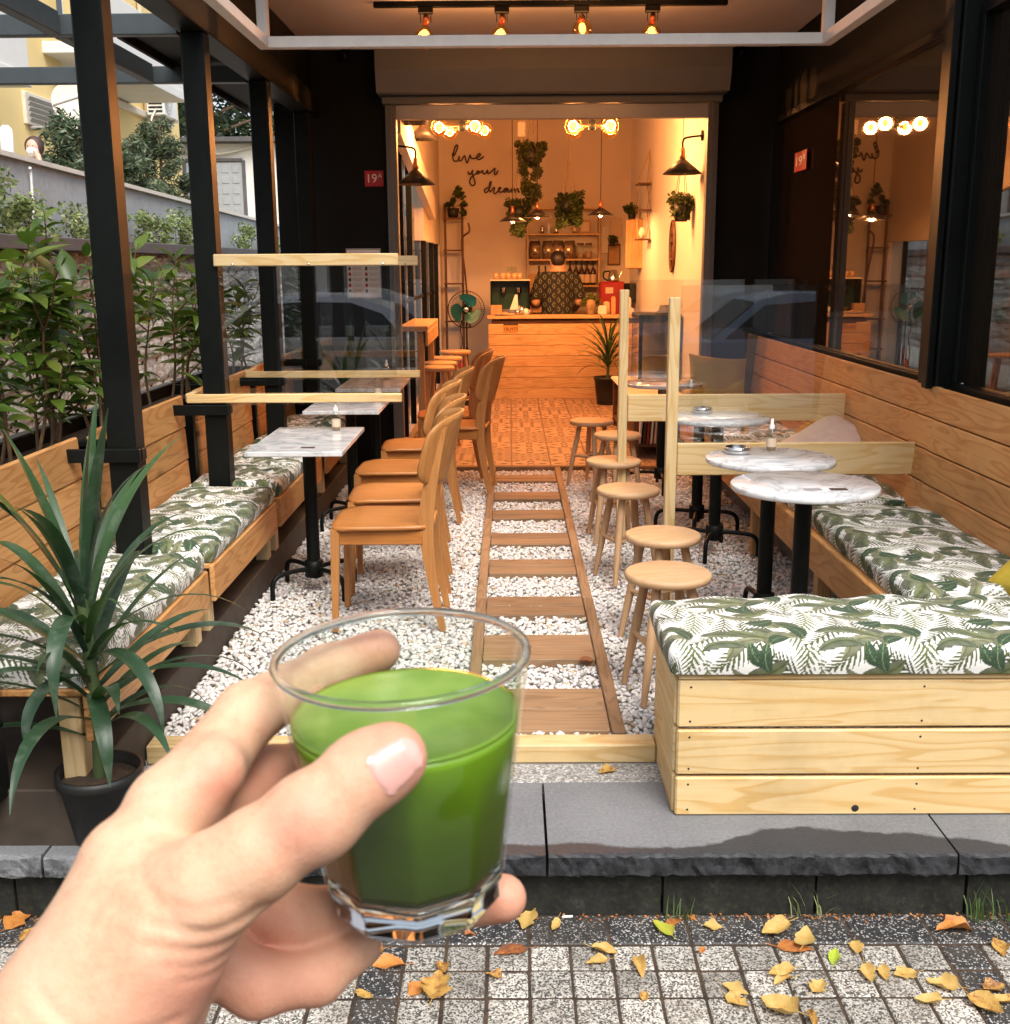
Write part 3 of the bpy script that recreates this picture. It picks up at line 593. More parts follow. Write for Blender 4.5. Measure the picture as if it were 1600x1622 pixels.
# ------------------------------------------------------------------ shutter, door frame
sh = thing('roller_shutter', 'grey roller shutter box with side guides framing the cafe doorway', 'shutter', (0.3, 8.3, 0))
obj('shutter_box', MB().prism([(-0.34, 3.10), (-0.34, 2.80), (-0.29, 2.66), (0.0, 2.66), (0.0, 3.10)], -1.21, 1.21, 'YZ'), MT['shutter'], sh)
obj('lintel', MB().box((0, -0.10, 2.632), (2.38, 0.10, 0.05), 0.004), MT['shutter'], sh)
obj('bottom_bar', MB().box((0, -0.07, 2.555), (2.20, 0.06, 0.098), 0.004), MT['alu'], sh)
for sx in (-1, 1): obj('guide_rail', MB().box((sx * 1.135, -0.075, 1.30), (0.075, 0.09, 2.60), 0.004).box((sx * 1.135, -0.125, 1.30), (0.02, 0.012, 2.60)), MT['shutter'], sh)
# ------------------------------------------------------------------ terrace roof
struct(obj('ceiling_terrace', MB().box((0.235, 6.75, 3.005), (3.32, 3.08, 0.04)), MT['ceil']))
pg = thing('pergola', 'black steel pergola posts with grey cross beams over the planters', 'pergola', (-1.42, 5.33, 0))
for i, y in enumerate((2.72, 4.03, 5.33, 6.66, 7.98)):
    p = obj('post', MB().box((0, y - 5.33, 1.315), (0.105, 0.105, 2.43), 0.006), MT['black'], pg)
    obj('bracket', MB().box((-0.08, y - 5.33 - 0.062, 0.83 if i else 0.83), (0.30, 0.02, 0.05), 0.003).box((0.062, y - 5.33 - .02, 0.83), (0.02, 0.05, 0.045), 0.003), MT['black'], p)
obj('eaves_beam', MB().box((0, 0.4, 2.605), (0.13, 6.2, 0.15), 0.004), MT['black'], pg)
for y in (4.03, 5.33, 6.66): obj('cross_beam', MB().box((-1.15, y - 5.33, 2.565), (2.16, 0.06, 0.09), 0.004), MT['greysteel'], pg)
for (a, b) in ((2.2, 3.99), (4.07, 5.29), (5.37, 6.62)): obj('purlin', MB().box((-0.62, (a + b) / 2 - 5.33, 2.57), (0.06, b - a, 0.10), 0.004), MT['greysteel'], pg)
obj('side_panel', MB().box((-0.01, 1.5, 2.84), (0.05, 3.2, 0.30), 0), MT['black'], pg)
cn = tag(obj('side_canopy', MB().box((-1.68, 7.1, 2.655), (0.42, 2.7, 0.05), 0.004).box((-1.90, 7.1, 2.64), (0.02, 2.7, 0.10)), MT['blackwall']), 'flat dark canopy over the passage beside the cafe', 'canopy')
aw = thing('awning_frame', 'white square tube frame hanging under the terrace roof', 'frame', (0.175, 5.7, -0.105))
T = 0.052
obj('rail', MB().box((0, 0, 2.66), (2.77, T, T), 0.003), MT['whiteframe'], aw)
for sx in (-1, 1):
    obj('upright', MB().box((sx * 1.359, 0.0, 2.912), (T, T, 0.45), 0.003), MT['whiteframe'], aw)
    obj('side_rail', MB().box((sx * 1.359, -1.33, 2.66), (T, 2.6, T), 0.003), MT['whiteframe'], aw)
# ------------------------------------------------------------------ windows of the shop next door
def shop_window(label, y0, y1, sill, head):
    t = thing('shop_window', label, 'window', (1.905, (y0 + y1) / 2, 0)); L = y1 - y0; z0, z1 = sill, head
    obj('pane', MB().box((0.012, 0, (z0 + z1) / 2), (0.008, L - 0.08, z1 - z0 - 0.06)), MT['window'], t)
    fr = MB().box((0, 0, z0 + .016), (0.06, L, 0.032), .003).box((0, 0, z1 - .02), (0.06, L, 0.04), .003)
    fr.box((0, -L / 2 + .02, (z0 + z1) / 2), (0.055, 0.04, z1 - z0 - .075), .003).box((0, L / 2 - .02, (z0 + z1) / 2), (0.055, 0.04, z1 - z0 - .075), .003)
    obj('frame', fr, MT['black'], t); return t
shop_window('large brown tinted window reflecting lamps above the long bench', 4.98, 8.26, 0.965, 2.50)
shop_window('darker window at the street end above the bench', 2.85, 4.72, 0.965, 2.50)
tag(obj('steel_post', MB().box((1.875, 4.85, 1.98), (0.11, 0.22, 2.02), 0.006).box((1.80, 4.79, 1.98), (0.03, 0.06, 2.02), 0.004), MT['black']), 'wide black steel post between the two shop windows', 'post')
# ------------------------------------------------------------------ leaf print cushions
def leaf_print(U, V, seed=3, T=0.32):
    rg = np.random.default_rng(seed); n = U.size; C = np.tile(np.array([0.78, 0.77, 0.73]), (n, 1)); U = U.ravel(); V = V.ravel()
    greens = [(0.115, 0.14, 0.042), (0.17, 0.185, 0.07), (0.07, 0.10, 0.028), (0.21, 0.22, 0.105), (0.10, 0.125, 0.05)]
    items = []
    for k in range(9): items.append(('palm', (k % 3 + rg.uniform(.1, .9)) * T / 3, (k // 3 + rg.uniform(.1, .9)) * T / 3, rg.uniform(0, 6.28), rg.uniform(.09, .13), rg.uniform(.040, .055)))
    for k in range(11): items.append(('banana', rg.uniform(0, T), rg.uniform(0, T), rg.uniform(-.7, .7) + (math.pi if rg.random() < .5 else 0), rg.uniform(.045, .085), rg.uniform(.018, .028)))
    for k in range(5): items.append(('dark', rg.uniform(0, T), rg.uniform(0, T), rg.uniform(0, 6.28), rg.uniform(.035, .05), rg.uniform(.018, .026)))
    for (kind, cx, cy, an, L, w) in items:
        du = (U - cx + T / 2) % T - T / 2; dv = (V - cy + T / 2) % T - T / 2
        a = du * math.cos(an) + dv * math.sin(an); b = -du * math.sin(an) + dv * math.cos(an)
        b = b + 0.9 * (a * a) / L * .35; t = a / L
        near = np.nonzero((np.abs(t) < 1) & (np.abs(b) < w))[0]; a, b, t = a[near], b[near], t[near]
        ins = (np.abs(t) < 1); prof = np.where(ins, np.clip(1 - t * t, 0, 1) ** .75, 0) * w
        m = np.abs(b) < prof
        if kind == 'palm':
            C[near[m]] = (0.78, 0.77, 0.73); s_ = np.sign(b); ph = ((a - np.abs(b) * 1.35) * 52 + .25 * s_) % 1.0; rel = np.abs(b) / (prof + 1e-6); mm = m & ((ph < .62 * (1 - rel ** 2.2)) | (np.abs(b) < .0015)); C[near[mm]] = np.array([0.055, 0.066, 0.022]) * rg.uniform(.5, 2.6)
        elif kind == 'banana':
            g = np.array(greens[rg.integers(len(greens))]); sh = .75 + .55 * (b / (prof + 1e-6)) * rg.choice((-1, 1)) * .6; vein = np.sin((a * 150 - np.abs(b) * 160)) * .12
            col = g[None] * (sh + vein)[:, None] + 0.07 * np.clip(np.abs(b) / (prof + 1e-6), 0, 1)[:, None]; C[near[m]] = col[m]
            C[near[m & (np.abs(b) < .0013)]] = g * 0.35; C[near[m & (np.abs(b) > prof - .0016)]] = g * 0.5
        else:
            C[near[m]] = np.array([0.022, 0.05, 0.022]); C[near[m & (np.abs(b) < .0012)]] = (0.16, 0.22, 0.1); vv = m & (((a * 90 - np.abs(b) * 90) % 1) < .12); C[near[vv]] = (0.06, 0.11, 0.05)
    return np.clip(C, 0.01, 0.85)
def cushion_mesh(L, Wd, H, res, seed, off=(0, 0), r=0.028, ang=0.0):
    ex = H - r + r * math.pi / 2; nu = int((L + 2 * ex) / res); nv = int((Wd + 2 * ex) / res)
    u = np.linspace(-(L / 2 - r + ex + 0.0), (L / 2 - r + ex), nu); v = np.linspace(-(Wd / 2 - r + ex), Wd / 2 - r + ex, nv); U, V = np.meshgrid(u, v, indexing='ij')
    cx = np.clip(U, -(L / 2 - r), L / 2 - r); cy = np.clip(V, -(Wd / 2 - r), Wd / 2 - r); dx, dy = U - cx, V - cy; e = np.hypot(dx, dy); e2 = np.minimum(e, ex)
    nxd = np.where(e > 1e-9, dx / np.maximum(e, 1e-9), 0); nyd = np.where(e > 1e-9, dy / np.maximum(e, 1e-9), 0); a = np.minimum(e2 / r, math.pi / 2)
    rr = r * np.sin(a); z = H - r * (1 - np.cos(a)) - np.maximum(e2 - r * math.pi / 2, 0)
    rg = np.random.default_rng(seed); w = np.zeros_like(U)
    for k in range(7): w += rg.uniform(.0009, .0032) * np.sin(U * rg.uniform(3, 26) + V * rg.uniform(-22, 22) + rg.uniform(0, 6))
    bulge = .012 * np.clip(1 - (U / (L / 2)) ** 4, 0, 1) * np.clip(1 - (V / (Wd / 2)) ** 4, 0, 1)
    puff = .006 * np.sin(np.clip(z / H, 0, 1) * math.pi)
    Z = z + (w + bulge) * (e < r) ; X = cx + nxd * (rr + puff) + w * .6; Y = cy + nyd * (rr + puff)
    ca, sa = math.cos(ang), math.sin(ang); col = leaf_print(U * ca - V * sa + off[0], U * sa + V * ca + off[1], 3)
    P = np.stack([X, Y, Z], -1).reshape(-1, 3); I = np.arange(nu * nv).reshape(nu, nv); F = np.stack([I[:-1, :-1], I[1:, :-1], I[1:, 1:], I[:-1, 1:]], -1).reshape(-1, 4)
    me = npmesh('cushion', P, F, MT['print']); attr_col(me, 'tone', col); return me
def cushion(label, L, Wd, H, loc, rz, res, seed, off, ang=0.0):
    return tag(link('seat_cushion', cushion_mesh(L, Wd, H, res, seed, off, ang=ang), None, loc, (0, 0, rz)), label, 'cushion', 'leaf print seat cushions')
# ------------------------------------------------------------------ box bench at the step
bb = thing('box_bench', 'pale pine box bench standing on the grey step', 'bench', (1.20, 3.12, -0.045))
zs = [(0.0, 0.118), (0.126, 0.262), (0.270, 0.412)]
for z0, z1 in zs:
    plank('board', (1.47, 0.02, z1 - z0), MT['pine_pale'], bb, (0, -0.205, (z0 + z1) / 2 + .001), (0, 0, 0), 0.005)
    plank('side_board', (0.41, 0.02, z1 - z0), MT['pine_pale'], bb, (-0.732, 0.012, (z0 + z1) / 2 + .001), (0, 0, rad(90)), 0.005)
plank('lid', (1.47, 0.44, 0.02), MT['pine_pale'], bb, (0, 0, 0.425), ch=0.004)
nl = MB()
for x in (-0.70, -0.05, 0.6):
    for z0, z1 in zs:
        for zz in (z0 + .02, z1 - .02): nl.lathe([(0.0, 0.0006), (0.003, 0.0004), (0.0035, 0)], 8, (x, -0.2155, zz), 0, True, Matrix.Rotation(rad(90), 3, 'X'))
o = obj('nails', nl, MT['cord'], bb); o['kind'] = 'stuff'
kn = MB()
for (x, z) in ((-0.22, 0.016), (0.23, 0.14)): kn.lathe([(0.0, 0.0015), (0.008, 0.001), (0.011, 0)], 12, (x, -0.2152, z + .006), 0, True, Matrix.Rotation(rad(90), 3, 'X'))
o = obj('knot_holes', kn, MT['cord'], bb); o['kind'] = 'stuff'
cushion('leaf print cushion on the box bench at the step', 1.53, 0.475, 0.082, (1.205, 3.125, 0.391), 0, 0.0030, 5, (0.02, 0.05))
# ------------------------------------------------------------------ long bench along the right wall
rb = thing('long_bench', 'long pine wall bench with high plank backrest', 'bench', (1.55, 5.8, 0))
plank('seat_board', (4.80, 0.56, 0.022), MT['pine'], rb, (0.0, 0, 0.385), (0, 0, rad(90)))
plank('front_board', (1.55, 0.022, 0.15), MT['pine'], rb, (-0.285, -1.655, 0.32), (0, 0, rad(90)))
plank('front_board', (3.2, 0.022, 0.15), MT['pine'], rb, (-0.285, 0.73, 0.32), (0, 0, rad(90)))
for y in (-2.2, -1.35, -0.1, 1.1, 2.2): obj('leg', MB().box((-0.25, y, 0.18), (0.06, 0.06, 0.38), 0.003), MT['pine_z'], rb)
for k in range(4):
    z = 0.435 + k * 0.138 + 0.066; lean = 0.012 * (3 - k)
    for (y0, y1, dx) in ((3.36, 4.70, -0.006), (4.705, 8.22, 0.0)):
        y0b = y0 + (0.0 if k % 2 else 0.0)
        plank('backrest_board', (y1 - y0b, 0.022, 0.133), MT['pine'], rb, (0.275 - lean + dx, (y0b + y1) / 2 - 5.8, z), (rad(5), 0, rad(90)), 0.004)
cushion('leaf print cushion on the near part of the long bench', 1.30, 0.50, 0.075, (1.54, 4.08, 0.397), rad(90), 0.0034, 6, (0.1, 0.0))
cushion('leaf print cushion on the far part of the long bench', 1.75, 0.50, 0.075, (1.54, 5.75, 0.397), rad(90), 0.007, 7, (0.2, 0.1))
cushion('leaf print cushion on the long bench next to the cafe wall', 1.40, 0.50, 0.075, (1.54, 7.40, 0.397), rad(90), 0.010, 8, (0.05, 0.2))
def pillow(label, size, thick, loc, rot, col, seed):
    rg = np.random.default_rng(seed); n = 40; s = np.linspace(-1, 1, n); U, V = np.meshgrid(s, s, indexing='ij')
    prof = (np.clip(1 - np.abs(U) ** 3.0, 0, 1) * np.clip(1 - np.abs(V) ** 3.0, 0, 1)) ** .5
    pin = 1 - .07 * (1 - V ** 2) * np.abs(U) ** 2; pin2 = 1 - .07 * (1 - U ** 2) * np.abs(V) ** 2; w = np.zeros_like(U)
    for k in range(9): w += rg.uniform(.02, .05) * np.sin(U * rg.uniform(-8, 8) + V * rg.uniform(-8, 8) + rg.uniform(0, 6))
    P = []; 
    for sg in (1, -1): P.append(np.stack([U * pin * size / 2, V * pin2 * size / 2, sg * prof * thick / 2 * (1 + w * (sg + 1) * .6)], -1).reshape(-1, 3))
    I = np.arange(n * n).reshape(n, n); F = np.stack([I[:-1, :-1], I[1:, :-1], I[1:, 1:], I[:-1, 1:]], -1).reshape(-1, 4); F = np.concatenate([F, F[:, ::-1] + n * n])
    return tag(link('pillow', npmesh('pillow', np.concatenate(P), F, col), None, loc, rot), label, 'pillow')
MT['mustard'] = plain('mustard_cotton', (0.50, 0.36, 0.035), 0.9, nscale=350, var=0.12, bump=0.3)
pillow('mustard yellow pillow in the corner behind the box bench', 0.40, 0.15, (1.80, 3.40, 0.535), (rad(34), rad(10), rad(-62)), MT['mustard'], 1)
pillow('mustard pillow at the cafe end of the long bench', 0.44, 0.15, (1.50, 8.03, 0.64), (rad(70), rad(6), rad(8)), MT['mustard'], 2)
pillow('blush pink pillow lying on the middle of the long bench', 0.42, 0.15, (1.66, 5.75, 0.57), (rad(24), rad(10), rad(-70)), MT['pink'], 3)
# ------------------------------------------------------------------ left benches, backrests, planters
BENCH = []; LB = [(2.78, 3.98), (4.06, 5.22), (5.30, 6.52), (6.72, 7.90)]
words = ['nearest the street', 'second from the street', 'third from the street', 'beside the cafe wall']
for i, (y0, y1) in enumerate(LB):
    L = y1 - y0; c = (y0 + y1) / 2
    t = thing('bench', 'pine bench by the planters, ' + words[i], 'bench', (-1.37, c, 0.12), 0, 'benches by the planters')
    BENCH.append(t); plank('seat_board', (L, 0.44, 0.02), MT['pine'], t, (0, 0, 0.265), (0, 0, rad(90)))
    plank('front_board', (L, 0.02, 0.145), MT['pine'], t, (0.225, 0, 0.198), (0, 0, rad(90)))
    for y in (-L / 2 + .05, L / 2 - .05):
        for x in (-.17, .17): obj('leg', MB().box((x, y, 0.125), (0.06, 0.07, 0.25), 0.003), MT['pine_pale_z'], t)
    cushion('leaf print cushion on the planter side bench ' + words[i], L - 0.02, 0.44, 0.07, (-1.365, c, 0.397), rad(90), 0.0045 if i < 2 else 0.008, 10 + i, (0.07 * i, 0.11 * i))
for i, (y0, y1) in enumerate([(2.80, 4.08), (4.27, 5.43), (5.66, 6.83), (7.0, 8.2)]):
    L = y1 - y0; bo = BENCH[i]; t = bpy.data.objects.new('backrest', None); COL.objects.link(t); t.parent = bo; t.empty_display_size = .05
    t.location = (-1.62 - bo.location.x, (y0 + y1) / 2 - bo.location.y, 0.40 - bo.location.z)
    for k in range(3): plank('board', (L, 0.022, 0.157), MT['pine'], t, (0.004 * (1 - k), 0, 0.085 + k * 0.160), (rad(-3), 0, rad(90)), 0.006)
    for y in (-L / 2 + .06, L / 2 - .06): obj('batten', MB().box((-0.035, y, 0.20), (0.04, 0.04, 0.5), 0.003), MT['pine_pale_z'], t)
for i, y in enumerate((4.17, 5.55, 6.92)):
    t = tag(obj('steel_upright', MB().box((-1.625, y, 0.48), (0.045, 0.045, 0.72), 0.003).box((-1.535, y, 0.835), (0.23, 0.045, 0.045), 0.003), MT['black']), 'black steel backrest upright ' + ['between the first and second panels', 'between the second and third panels', 'before the last panel'][i], 'upright', 'backrest uprights')
PL = [(3.30, 5.50), (5.60, 6.95), (7.05, 8.25)]
for i, (y0, y1) in enumerate(PL):
    L = y1 - y0; t = thing('planter', 'black metal planter box behind the benches, ' + ['street end', 'in the middle', 'cafe end'][i], 'planter', (-1.92, (y0 + y1) / 2, 0.12), 0, 'planters')
    w = MB()
    for sx in (-1, 1): w.box((sx * 0.215, 0, 0.33), (0.02, L, 0.66), .003)
    for sy in (-1, 1): w.box((0, sy * (L / 2 - .01), 0.33), (0.408, 0.02, 0.66), .003)
    obj('box', w, MT['black'], t)
    obj('rim', MB().box((0.222, 0, 0.668), (0.05, L + .02, 0.012), .002).box((-0.222, 0, 0.668), (0.05, L + .02, 0.012), .002), MT['greysteel'], t)
    obj('soil', MB().box((0, 0, 0.59), (0.40, L - .05, 0.02)), MT['soil'], t)
# ------------------------------------------------------------------ shrubs
def leaf_mesh(L, w, fold, droop, name, mat, seg=5):
    V = []; F = []
    for i in range(seg + 1):
        t = i / seg; hw = w / 2 * (math.sin(math.pi * min(1, t * .93 + .07) ** .85)) if 0 < t < 1 else 0.0012
        x = L * t * (1 - .18 * droop * t * t); z = -droop * L * t * t * .55
        V += [(x, -hw, z + fold * hw), (x, 0, z), (x, hw, z + fold * hw)]
    for i in range(seg):
        for k in (0, 1): F.append((3 * i + k, 3 * i + 3 + k, 3 * i + 4 + k, 3 * i + 1 + k))
    mb = MB(); mb.add(V, F, 0, True); return mb.mesh(name, mat, False)
LAUREL = [leaf_mesh(.105, .036, .45, .5, 'leaf', MT['laurel']), leaf_mesh(.09, .032, .3, .9, 'leaf', MT['laurel']), leaf_mesh(.12, .038, .5, .25, 'leaf', MT['laurel']), leaf_mesh(.075, .028, .35, .6, 'leaf', MT['laurel'])]
def shrub(label, cx, y0, y1, z0, ztop, nst, nleaf, seed):
    rg = random.Random(seed); t = thing('shrub', label, 'shrub', (cx, (y0 + y1) / 2, z0), 0, 'shrubs in the planters'); cnt = 0
    for s in range(nst):
        by = (y0 + (s + .5) * (y1 - y0) / nst) - (y0 + y1) / 2 + rg.uniform(-.06, .06); bx = rg.uniform(-.1, .1); H = (ztop - z0) * rg.uniform(.72, 1.0)
        tx, ty = bx + rg.uniform(-.16, .16), by + rg.uniform(-.2, .2)
        pts = crom([(bx, by, 0), (bx + (tx - bx) * .2 + rg.uniform(-.04, .04), by + (ty - by) * .25, H * .33), (bx + (tx - bx) * .6, by + (ty - by) * .6 + rg.uniform(-.05, .05), H * .68), (tx, ty, H)], 6)
        n = len(pts); mb = MB().tube(pts, [0.009 * (1 - .75 * i / n) for i in range(n)], 6)
        br = [pts]
        for b in range(3):
            k = rg.randint(int(n * .3), int(n * .7)); a = rg.uniform(0, 6.28); ln = rg.uniform(.18, .32); p = pts[k]
            q = [p, p + Vector((math.cos(a) * ln * .5, math.sin(a) * ln * .5, ln * .45)), p + Vector((math.cos(a) * ln * .75, math.sin(a) * ln * .75, ln * 1.0))]
            q = crom(q, 5); mb.tube(q, [0.005 * (1 - .6 * i / len(q)) for i in range(len(q))], 5); br.append(q)
        obj('stem', mb, MT['twig'], t, fix=False)
        per = nleaf // nst
        for bi, B in enumerate(br):
            m = int(per * (.46 if bi == 0 else .18))
            for k in range(m):
                f = (.30 if bi == 0 else .35) + (.70 if bi == 0 else .65) * (k + rg.random()) / m; f = min(f, .999); p = B[int(f * (len(B) - 1))]
                az = k * 2.4 + rg.uniform(-.5, .5); el = rg.uniform(-.25, .55) + (.7 if f > .93 else 0)
                o = link('leaf', rg.choice(LAUREL), t, p, Euler((rg.uniform(-.5, .5), -el, az)).to_quaternion().to_euler())
                s_ = rg.uniform(.8, 1.65); o.scale = (s_, s_ * rg.uniform(.85, 1.35), s_); cnt += 1
    return t
shrub('leafy evergreen shrub in the planter nearest the street', -1.92, 3.90, 4.45, 0.70, 1.66, 4, 290, 1)
shrub('dense evergreen shrub second from the street end', -1.95, 4.25, 4.95, 0.70, 1.58, 5, 290, 5)
shrub('leafy evergreen shrub behind the first pergola post', -1.92, 4.75, 5.40, 0.70, 1.72, 4, 290, 2)
shrub('open leafy shrub between the second and third posts', -1.92, 5.80, 6.80, 0.70, 1.62, 5, 290, 3)
shrub('small leafy shrub at the cafe end of the planters', -1.92, 7.30, 8.00, 0.70, 1.42, 4, 200, 4)
# ------------------------------------------------------------------ tables
def foot_base(t, R=0.23, rot=0.78):
    obj('pole', MB().lathe([(0.031, 0.08), (0.031, 0.705)], 20).lathe([(0.0, .7052), (0.09, .7052), (0.09, 0.699), (0.031, 0.699)], 20), MT['black'], t)
    obj('collar', MB().lathe([(0.031, 0.155), (0.044, 0.15), (0.044, 0.075), (0.031, 0.07), (0.0, 0.07)], 20), MT['black'], t)
    for k in range(4):
        a = rot + k * math.pi / 2; c, s = math.cos(a), math.sin(a)
        pts = crom([(0.035 * c, 0.035 * s, .115), (R * .55 * c, R * .55 * s, .118), (R * .88 * c, R * .88 * s, .108), (R * c, R * s, .07), (R * 1.01 * c, R * 1.01 * s, 0.0)], 5)
        obj('foot', MB().tube(pts, 0.0115, 8), MT['black'], t)
def square_table(label, x, y, first=None):
    if first: return clone(first, (x, y, 0), None, label)
    t = thing('square_table', label, 'table', (x, y, 0), 0, 'marble square tables')
    obj('table_top', MB().box((0, 0, 0.717), (0.42, 0.74, 0.022), 0.003), MT['marble'], t); foot_base(t); return t
st = square_table('rectangular marble table nearest the street on the planter side', -0.93, 5.02)
square_table('rectangular marble table in the middle of the planter side', -0.93, 6.38, st)
square_table('rectangular marble table by the black cafe wall', -0.92, 7.48, st)
rt = thing('round_table', 'round marble table nearest the box bench', 'table', (1.055, 3.90, 0), 0, 'round marble tables')
obj('table_top', MB().lathe([(0, .728), (.258, .728), (.262, .724), (.262, .710), (.258, .706), (0, .706)], 56), MT['marble'], rt); foot_base(rt)
for (x, y, l) in ((1.06, 4.46, 'round marble table with an ashtray and a spray bottle, second from the box bench'), (1.075, 5.70, 'round marble table with an ashtray behind the wooden partition'), (1.065, 6.20, 'round marble table between the two clear partitions, farther one'), (1.02, 7.42, 'round marble table closest to the cafe door')):
    clone(rt, (x, y, 0), random.uniform(0, 1), l)
# ------------------------------------------------------------------ stools
def make_stool():
    t = thing('stool', 'x', 'stool', (0, 0, 0), 0, 'round wooden stools on the gravel')
    obj('seat', MB().lathe([(0, .450), (.142, .450), (.150, .446), (.152, .437), (.150, .424), (.142, .420), (0, .420)], 40), MT['stool'], t)
    for k in range(4):
        a = .78 + k * math.pi / 2; c, s = math.cos(a), math.sin(a); q = Vector((.083 * c, .083 * s, .422)); e = Vector((.165 * c, .165 * s, 0.0))
        obj('leg', MB().tube([q, q.lerp(e, .35), q.lerp(e, .75), e], [.0165, .0185, .0150, .0115], 10), MT['stool_z'], t)
    for (p, q) in (((.125, .125), (.125, -.125)), ((-.125, .125), (-.125, -.125)), ((.125, 0), (-.125, 0))):
        f = .72; z = .205; obj('stretcher', MB().tube([(p[0] * f, p[1] * f, z), (q[0] * f, q[1] * f, z)], .0095, 8), MT['stool_z'], t)
    return t
s0 = make_stool()
SL = [(0.548, 3.73, 0.2, 'pale round wooden stool touching the box bench'), (0.606, 4.29, 0.5, 'pale round wooden stool second from the box bench'), (0.563, 5.21, 0.35, 'orange toned round stool beside the walkway'), (0.566, 6.01, 0.1, 'round wooden stool by the farther partition post'), (0.680, 6.97, 0.6, 'round wooden stool between walkway and farther tables'), (0.560, 7.60, 0.9, 'round wooden stool closest to the tiled floor')]
for i, (x, y, r, l) in enumerate(SL):
    if i == 0: s0.location = (x, y, 0.002); s0.rotation_euler = (0, 0, r); s0['label'] = l
    else: clone(s0, (x, y, 0.002), r, l)
# ------------------------------------------------------------------ chairs (front faces -X)
def make_chair():
    t = thing('chair', 'x', 'chair', (0, 0, 0), 0, 'wooden chairs in a row')
    n = 26; s = np.linspace(-1, 1, n); U, V = np.meshgrid(s, s, indexing='ij'); p = 5.5
    k = (np.abs(U) ** p + np.abs(V) ** p) ** (1 / p); mx = np.maximum(np.abs(U), np.abs(V)); sc = np.where(k > 1e-6, mx / np.maximum(k, 1e-6), 1)
    X = U * sc * .215; Y = V * sc * (.215 - .018 * (U + 1) / 2); dish = -.012 * np.clip(1 - (U * 1.0 - .15) ** 2, 0, 1) * np.clip(1 - V ** 2, 0, 1) - .007 * np.clip(-U - .55, 0, 1) * 2
    top = np.stack([X, Y, .456 + dish], -1).reshape(-1, 3); bot = top - np.array([0, 0, .017]); I = np.arange(n * n).reshape(n, n)
    F = np.stack([I[:-1, :-1], I[1:, :-1], I[1:, 1:], I[:-1, 1:]], -1).reshape(-1, 4); rim = np.concatenate([I[:, 0], I[-1, 1:], I[-2::-1, -1], I[0, -2:0:-1]]); r2 = np.roll(rim, -1)
    F = np.concatenate([F, F[:, ::-1] + n * n, np.stack([rim + n * n, r2 + n * n, r2, rim], -1)])
    me = npmesh('seat', np.concatenate([top, bot]), F, MT['beech']); link('seat', me, t)
    for sy in (-1, 1):
        y = sy * .178
        obj('leg', MB().add([(-.19 + a * .019, y + b * .017, .44) for a, b in ((-1, -1), (1, -1), (1, 1), (-1, 1))] + [(-.205 + a * .012, y + b * .012, 0) for a, b in ((-1, -1), (1, -1), (1, 1), (-1, 1))], [(0, 1, 2, 3), (7, 6, 5, 4), (0, 4, 5, 1), (1, 5, 6, 2), (2, 6, 7, 3), (3, 7, 4, 0)]), MT['beech_z'], t)
        # back post: rear leg and upright sawn from one board
        prof = [(.245, 0), (.205, .22), (.185, .42), (.195, .56), (.225, .72), (.262, .86)]; w = [.026, .040, .058, .060, .048, .030]
        fr = [(a - b / 2, z) for (a, z), b in zip(prof, w)]; bk = [(a + b / 2, z) for (a, z), b in zip(prof, w)]
        def sm(L): return [(q.x, q.z) for q in crom([(a, 0, z) for a, z in L], 4)]
        obj('back_post', MB().prism(sm(fr) + sm(bk)[::-1], y * .94 - .013, y * .94 + .013, 'XZ'), MT['beech_z'], t)
        plank('apron', (.36, .02, .062), MT['beech'], t, (-.01, y * .985, .405))
    for x in (-.185, .17): plank('apron', (.325, .02, .062), MT['beech'], t, (x, 0, .405), (0, 0, rad(90)))
    nu, nv = 22, 14; V = []; 
    for side in (0, 1):
        for i in range(nu):
            a = -1 + 2 * i / (nu - 1)
            for j in range(nv):
                b = -1 + 2 * j / (nv - 1); k = (abs(a) ** 4 + abs(b) ** 4) ** .25; m = max(abs(a), abs(b)); s_ = m / k if k > 1e-6 else 1
                aa, bb = a * s_, b * s_; z = .755 + bb * .142 + .012 * (1 - aa * aa) * (bb > 0) * bb
                x = .300 - .115 * aa * aa + (z - .755) * .27 - .013 * side; V.append((x, aa * .232, z))
    F = []; M_ = nu * nv
    for i in range(nu - 1):
        for j in range(nv - 1):
            q = (i * nv + j, (i + 1) * nv + j, (i + 1) * nv + j + 1, i * nv + j + 1); F += [q, tuple(M_ + z for z in q[::-1])]
    I = np.arange(M_).reshape(nu, nv); rim = list(I[:, 0]) + list(I[-1, 1:]) + list(I[-2::-1, -1]) + list(I[0, -2:0:-1])
    F += [(int(rim[i]), int(rim[(i + 1) % len(rim)]), int(rim[(i + 1) % len(rim)]) + M_, int(rim[i]) + M_) for i in range(len(rim))]
    mb = MB(); mb.add(V, F, 0, True); obj('backrest', mb, MT['beech_z'], t)
    return t
c0 = make_chair()
CH = [(-0.535, 4.60, 0.0, 'wooden chair nearest the viewer, seat worn pale'), (-0.545, 5.14, 0.03, 'wooden chair second in the row, with a knot on its seat'), (-0.60, 5.82, -0.03, 'wooden chair third in the row'), (-0.555, 6.58, 0.02, 'wooden chair fourth in the row'), (-0.37, 7.42, -0.10, 'wooden chair pulled out towards the walkway'), (-0.46, 7.98, 0.05, 'wooden chair farthest along the row, by the doorway')]
for i, (x, y, r, l) in enumerate(CH):
    if i == 0: c0.location = (x, y, 0.002); c0.rotation_euler = (0, 0, r); c0['label'] = l
    else: clone(c0, (x, y, 0.002), r, l)
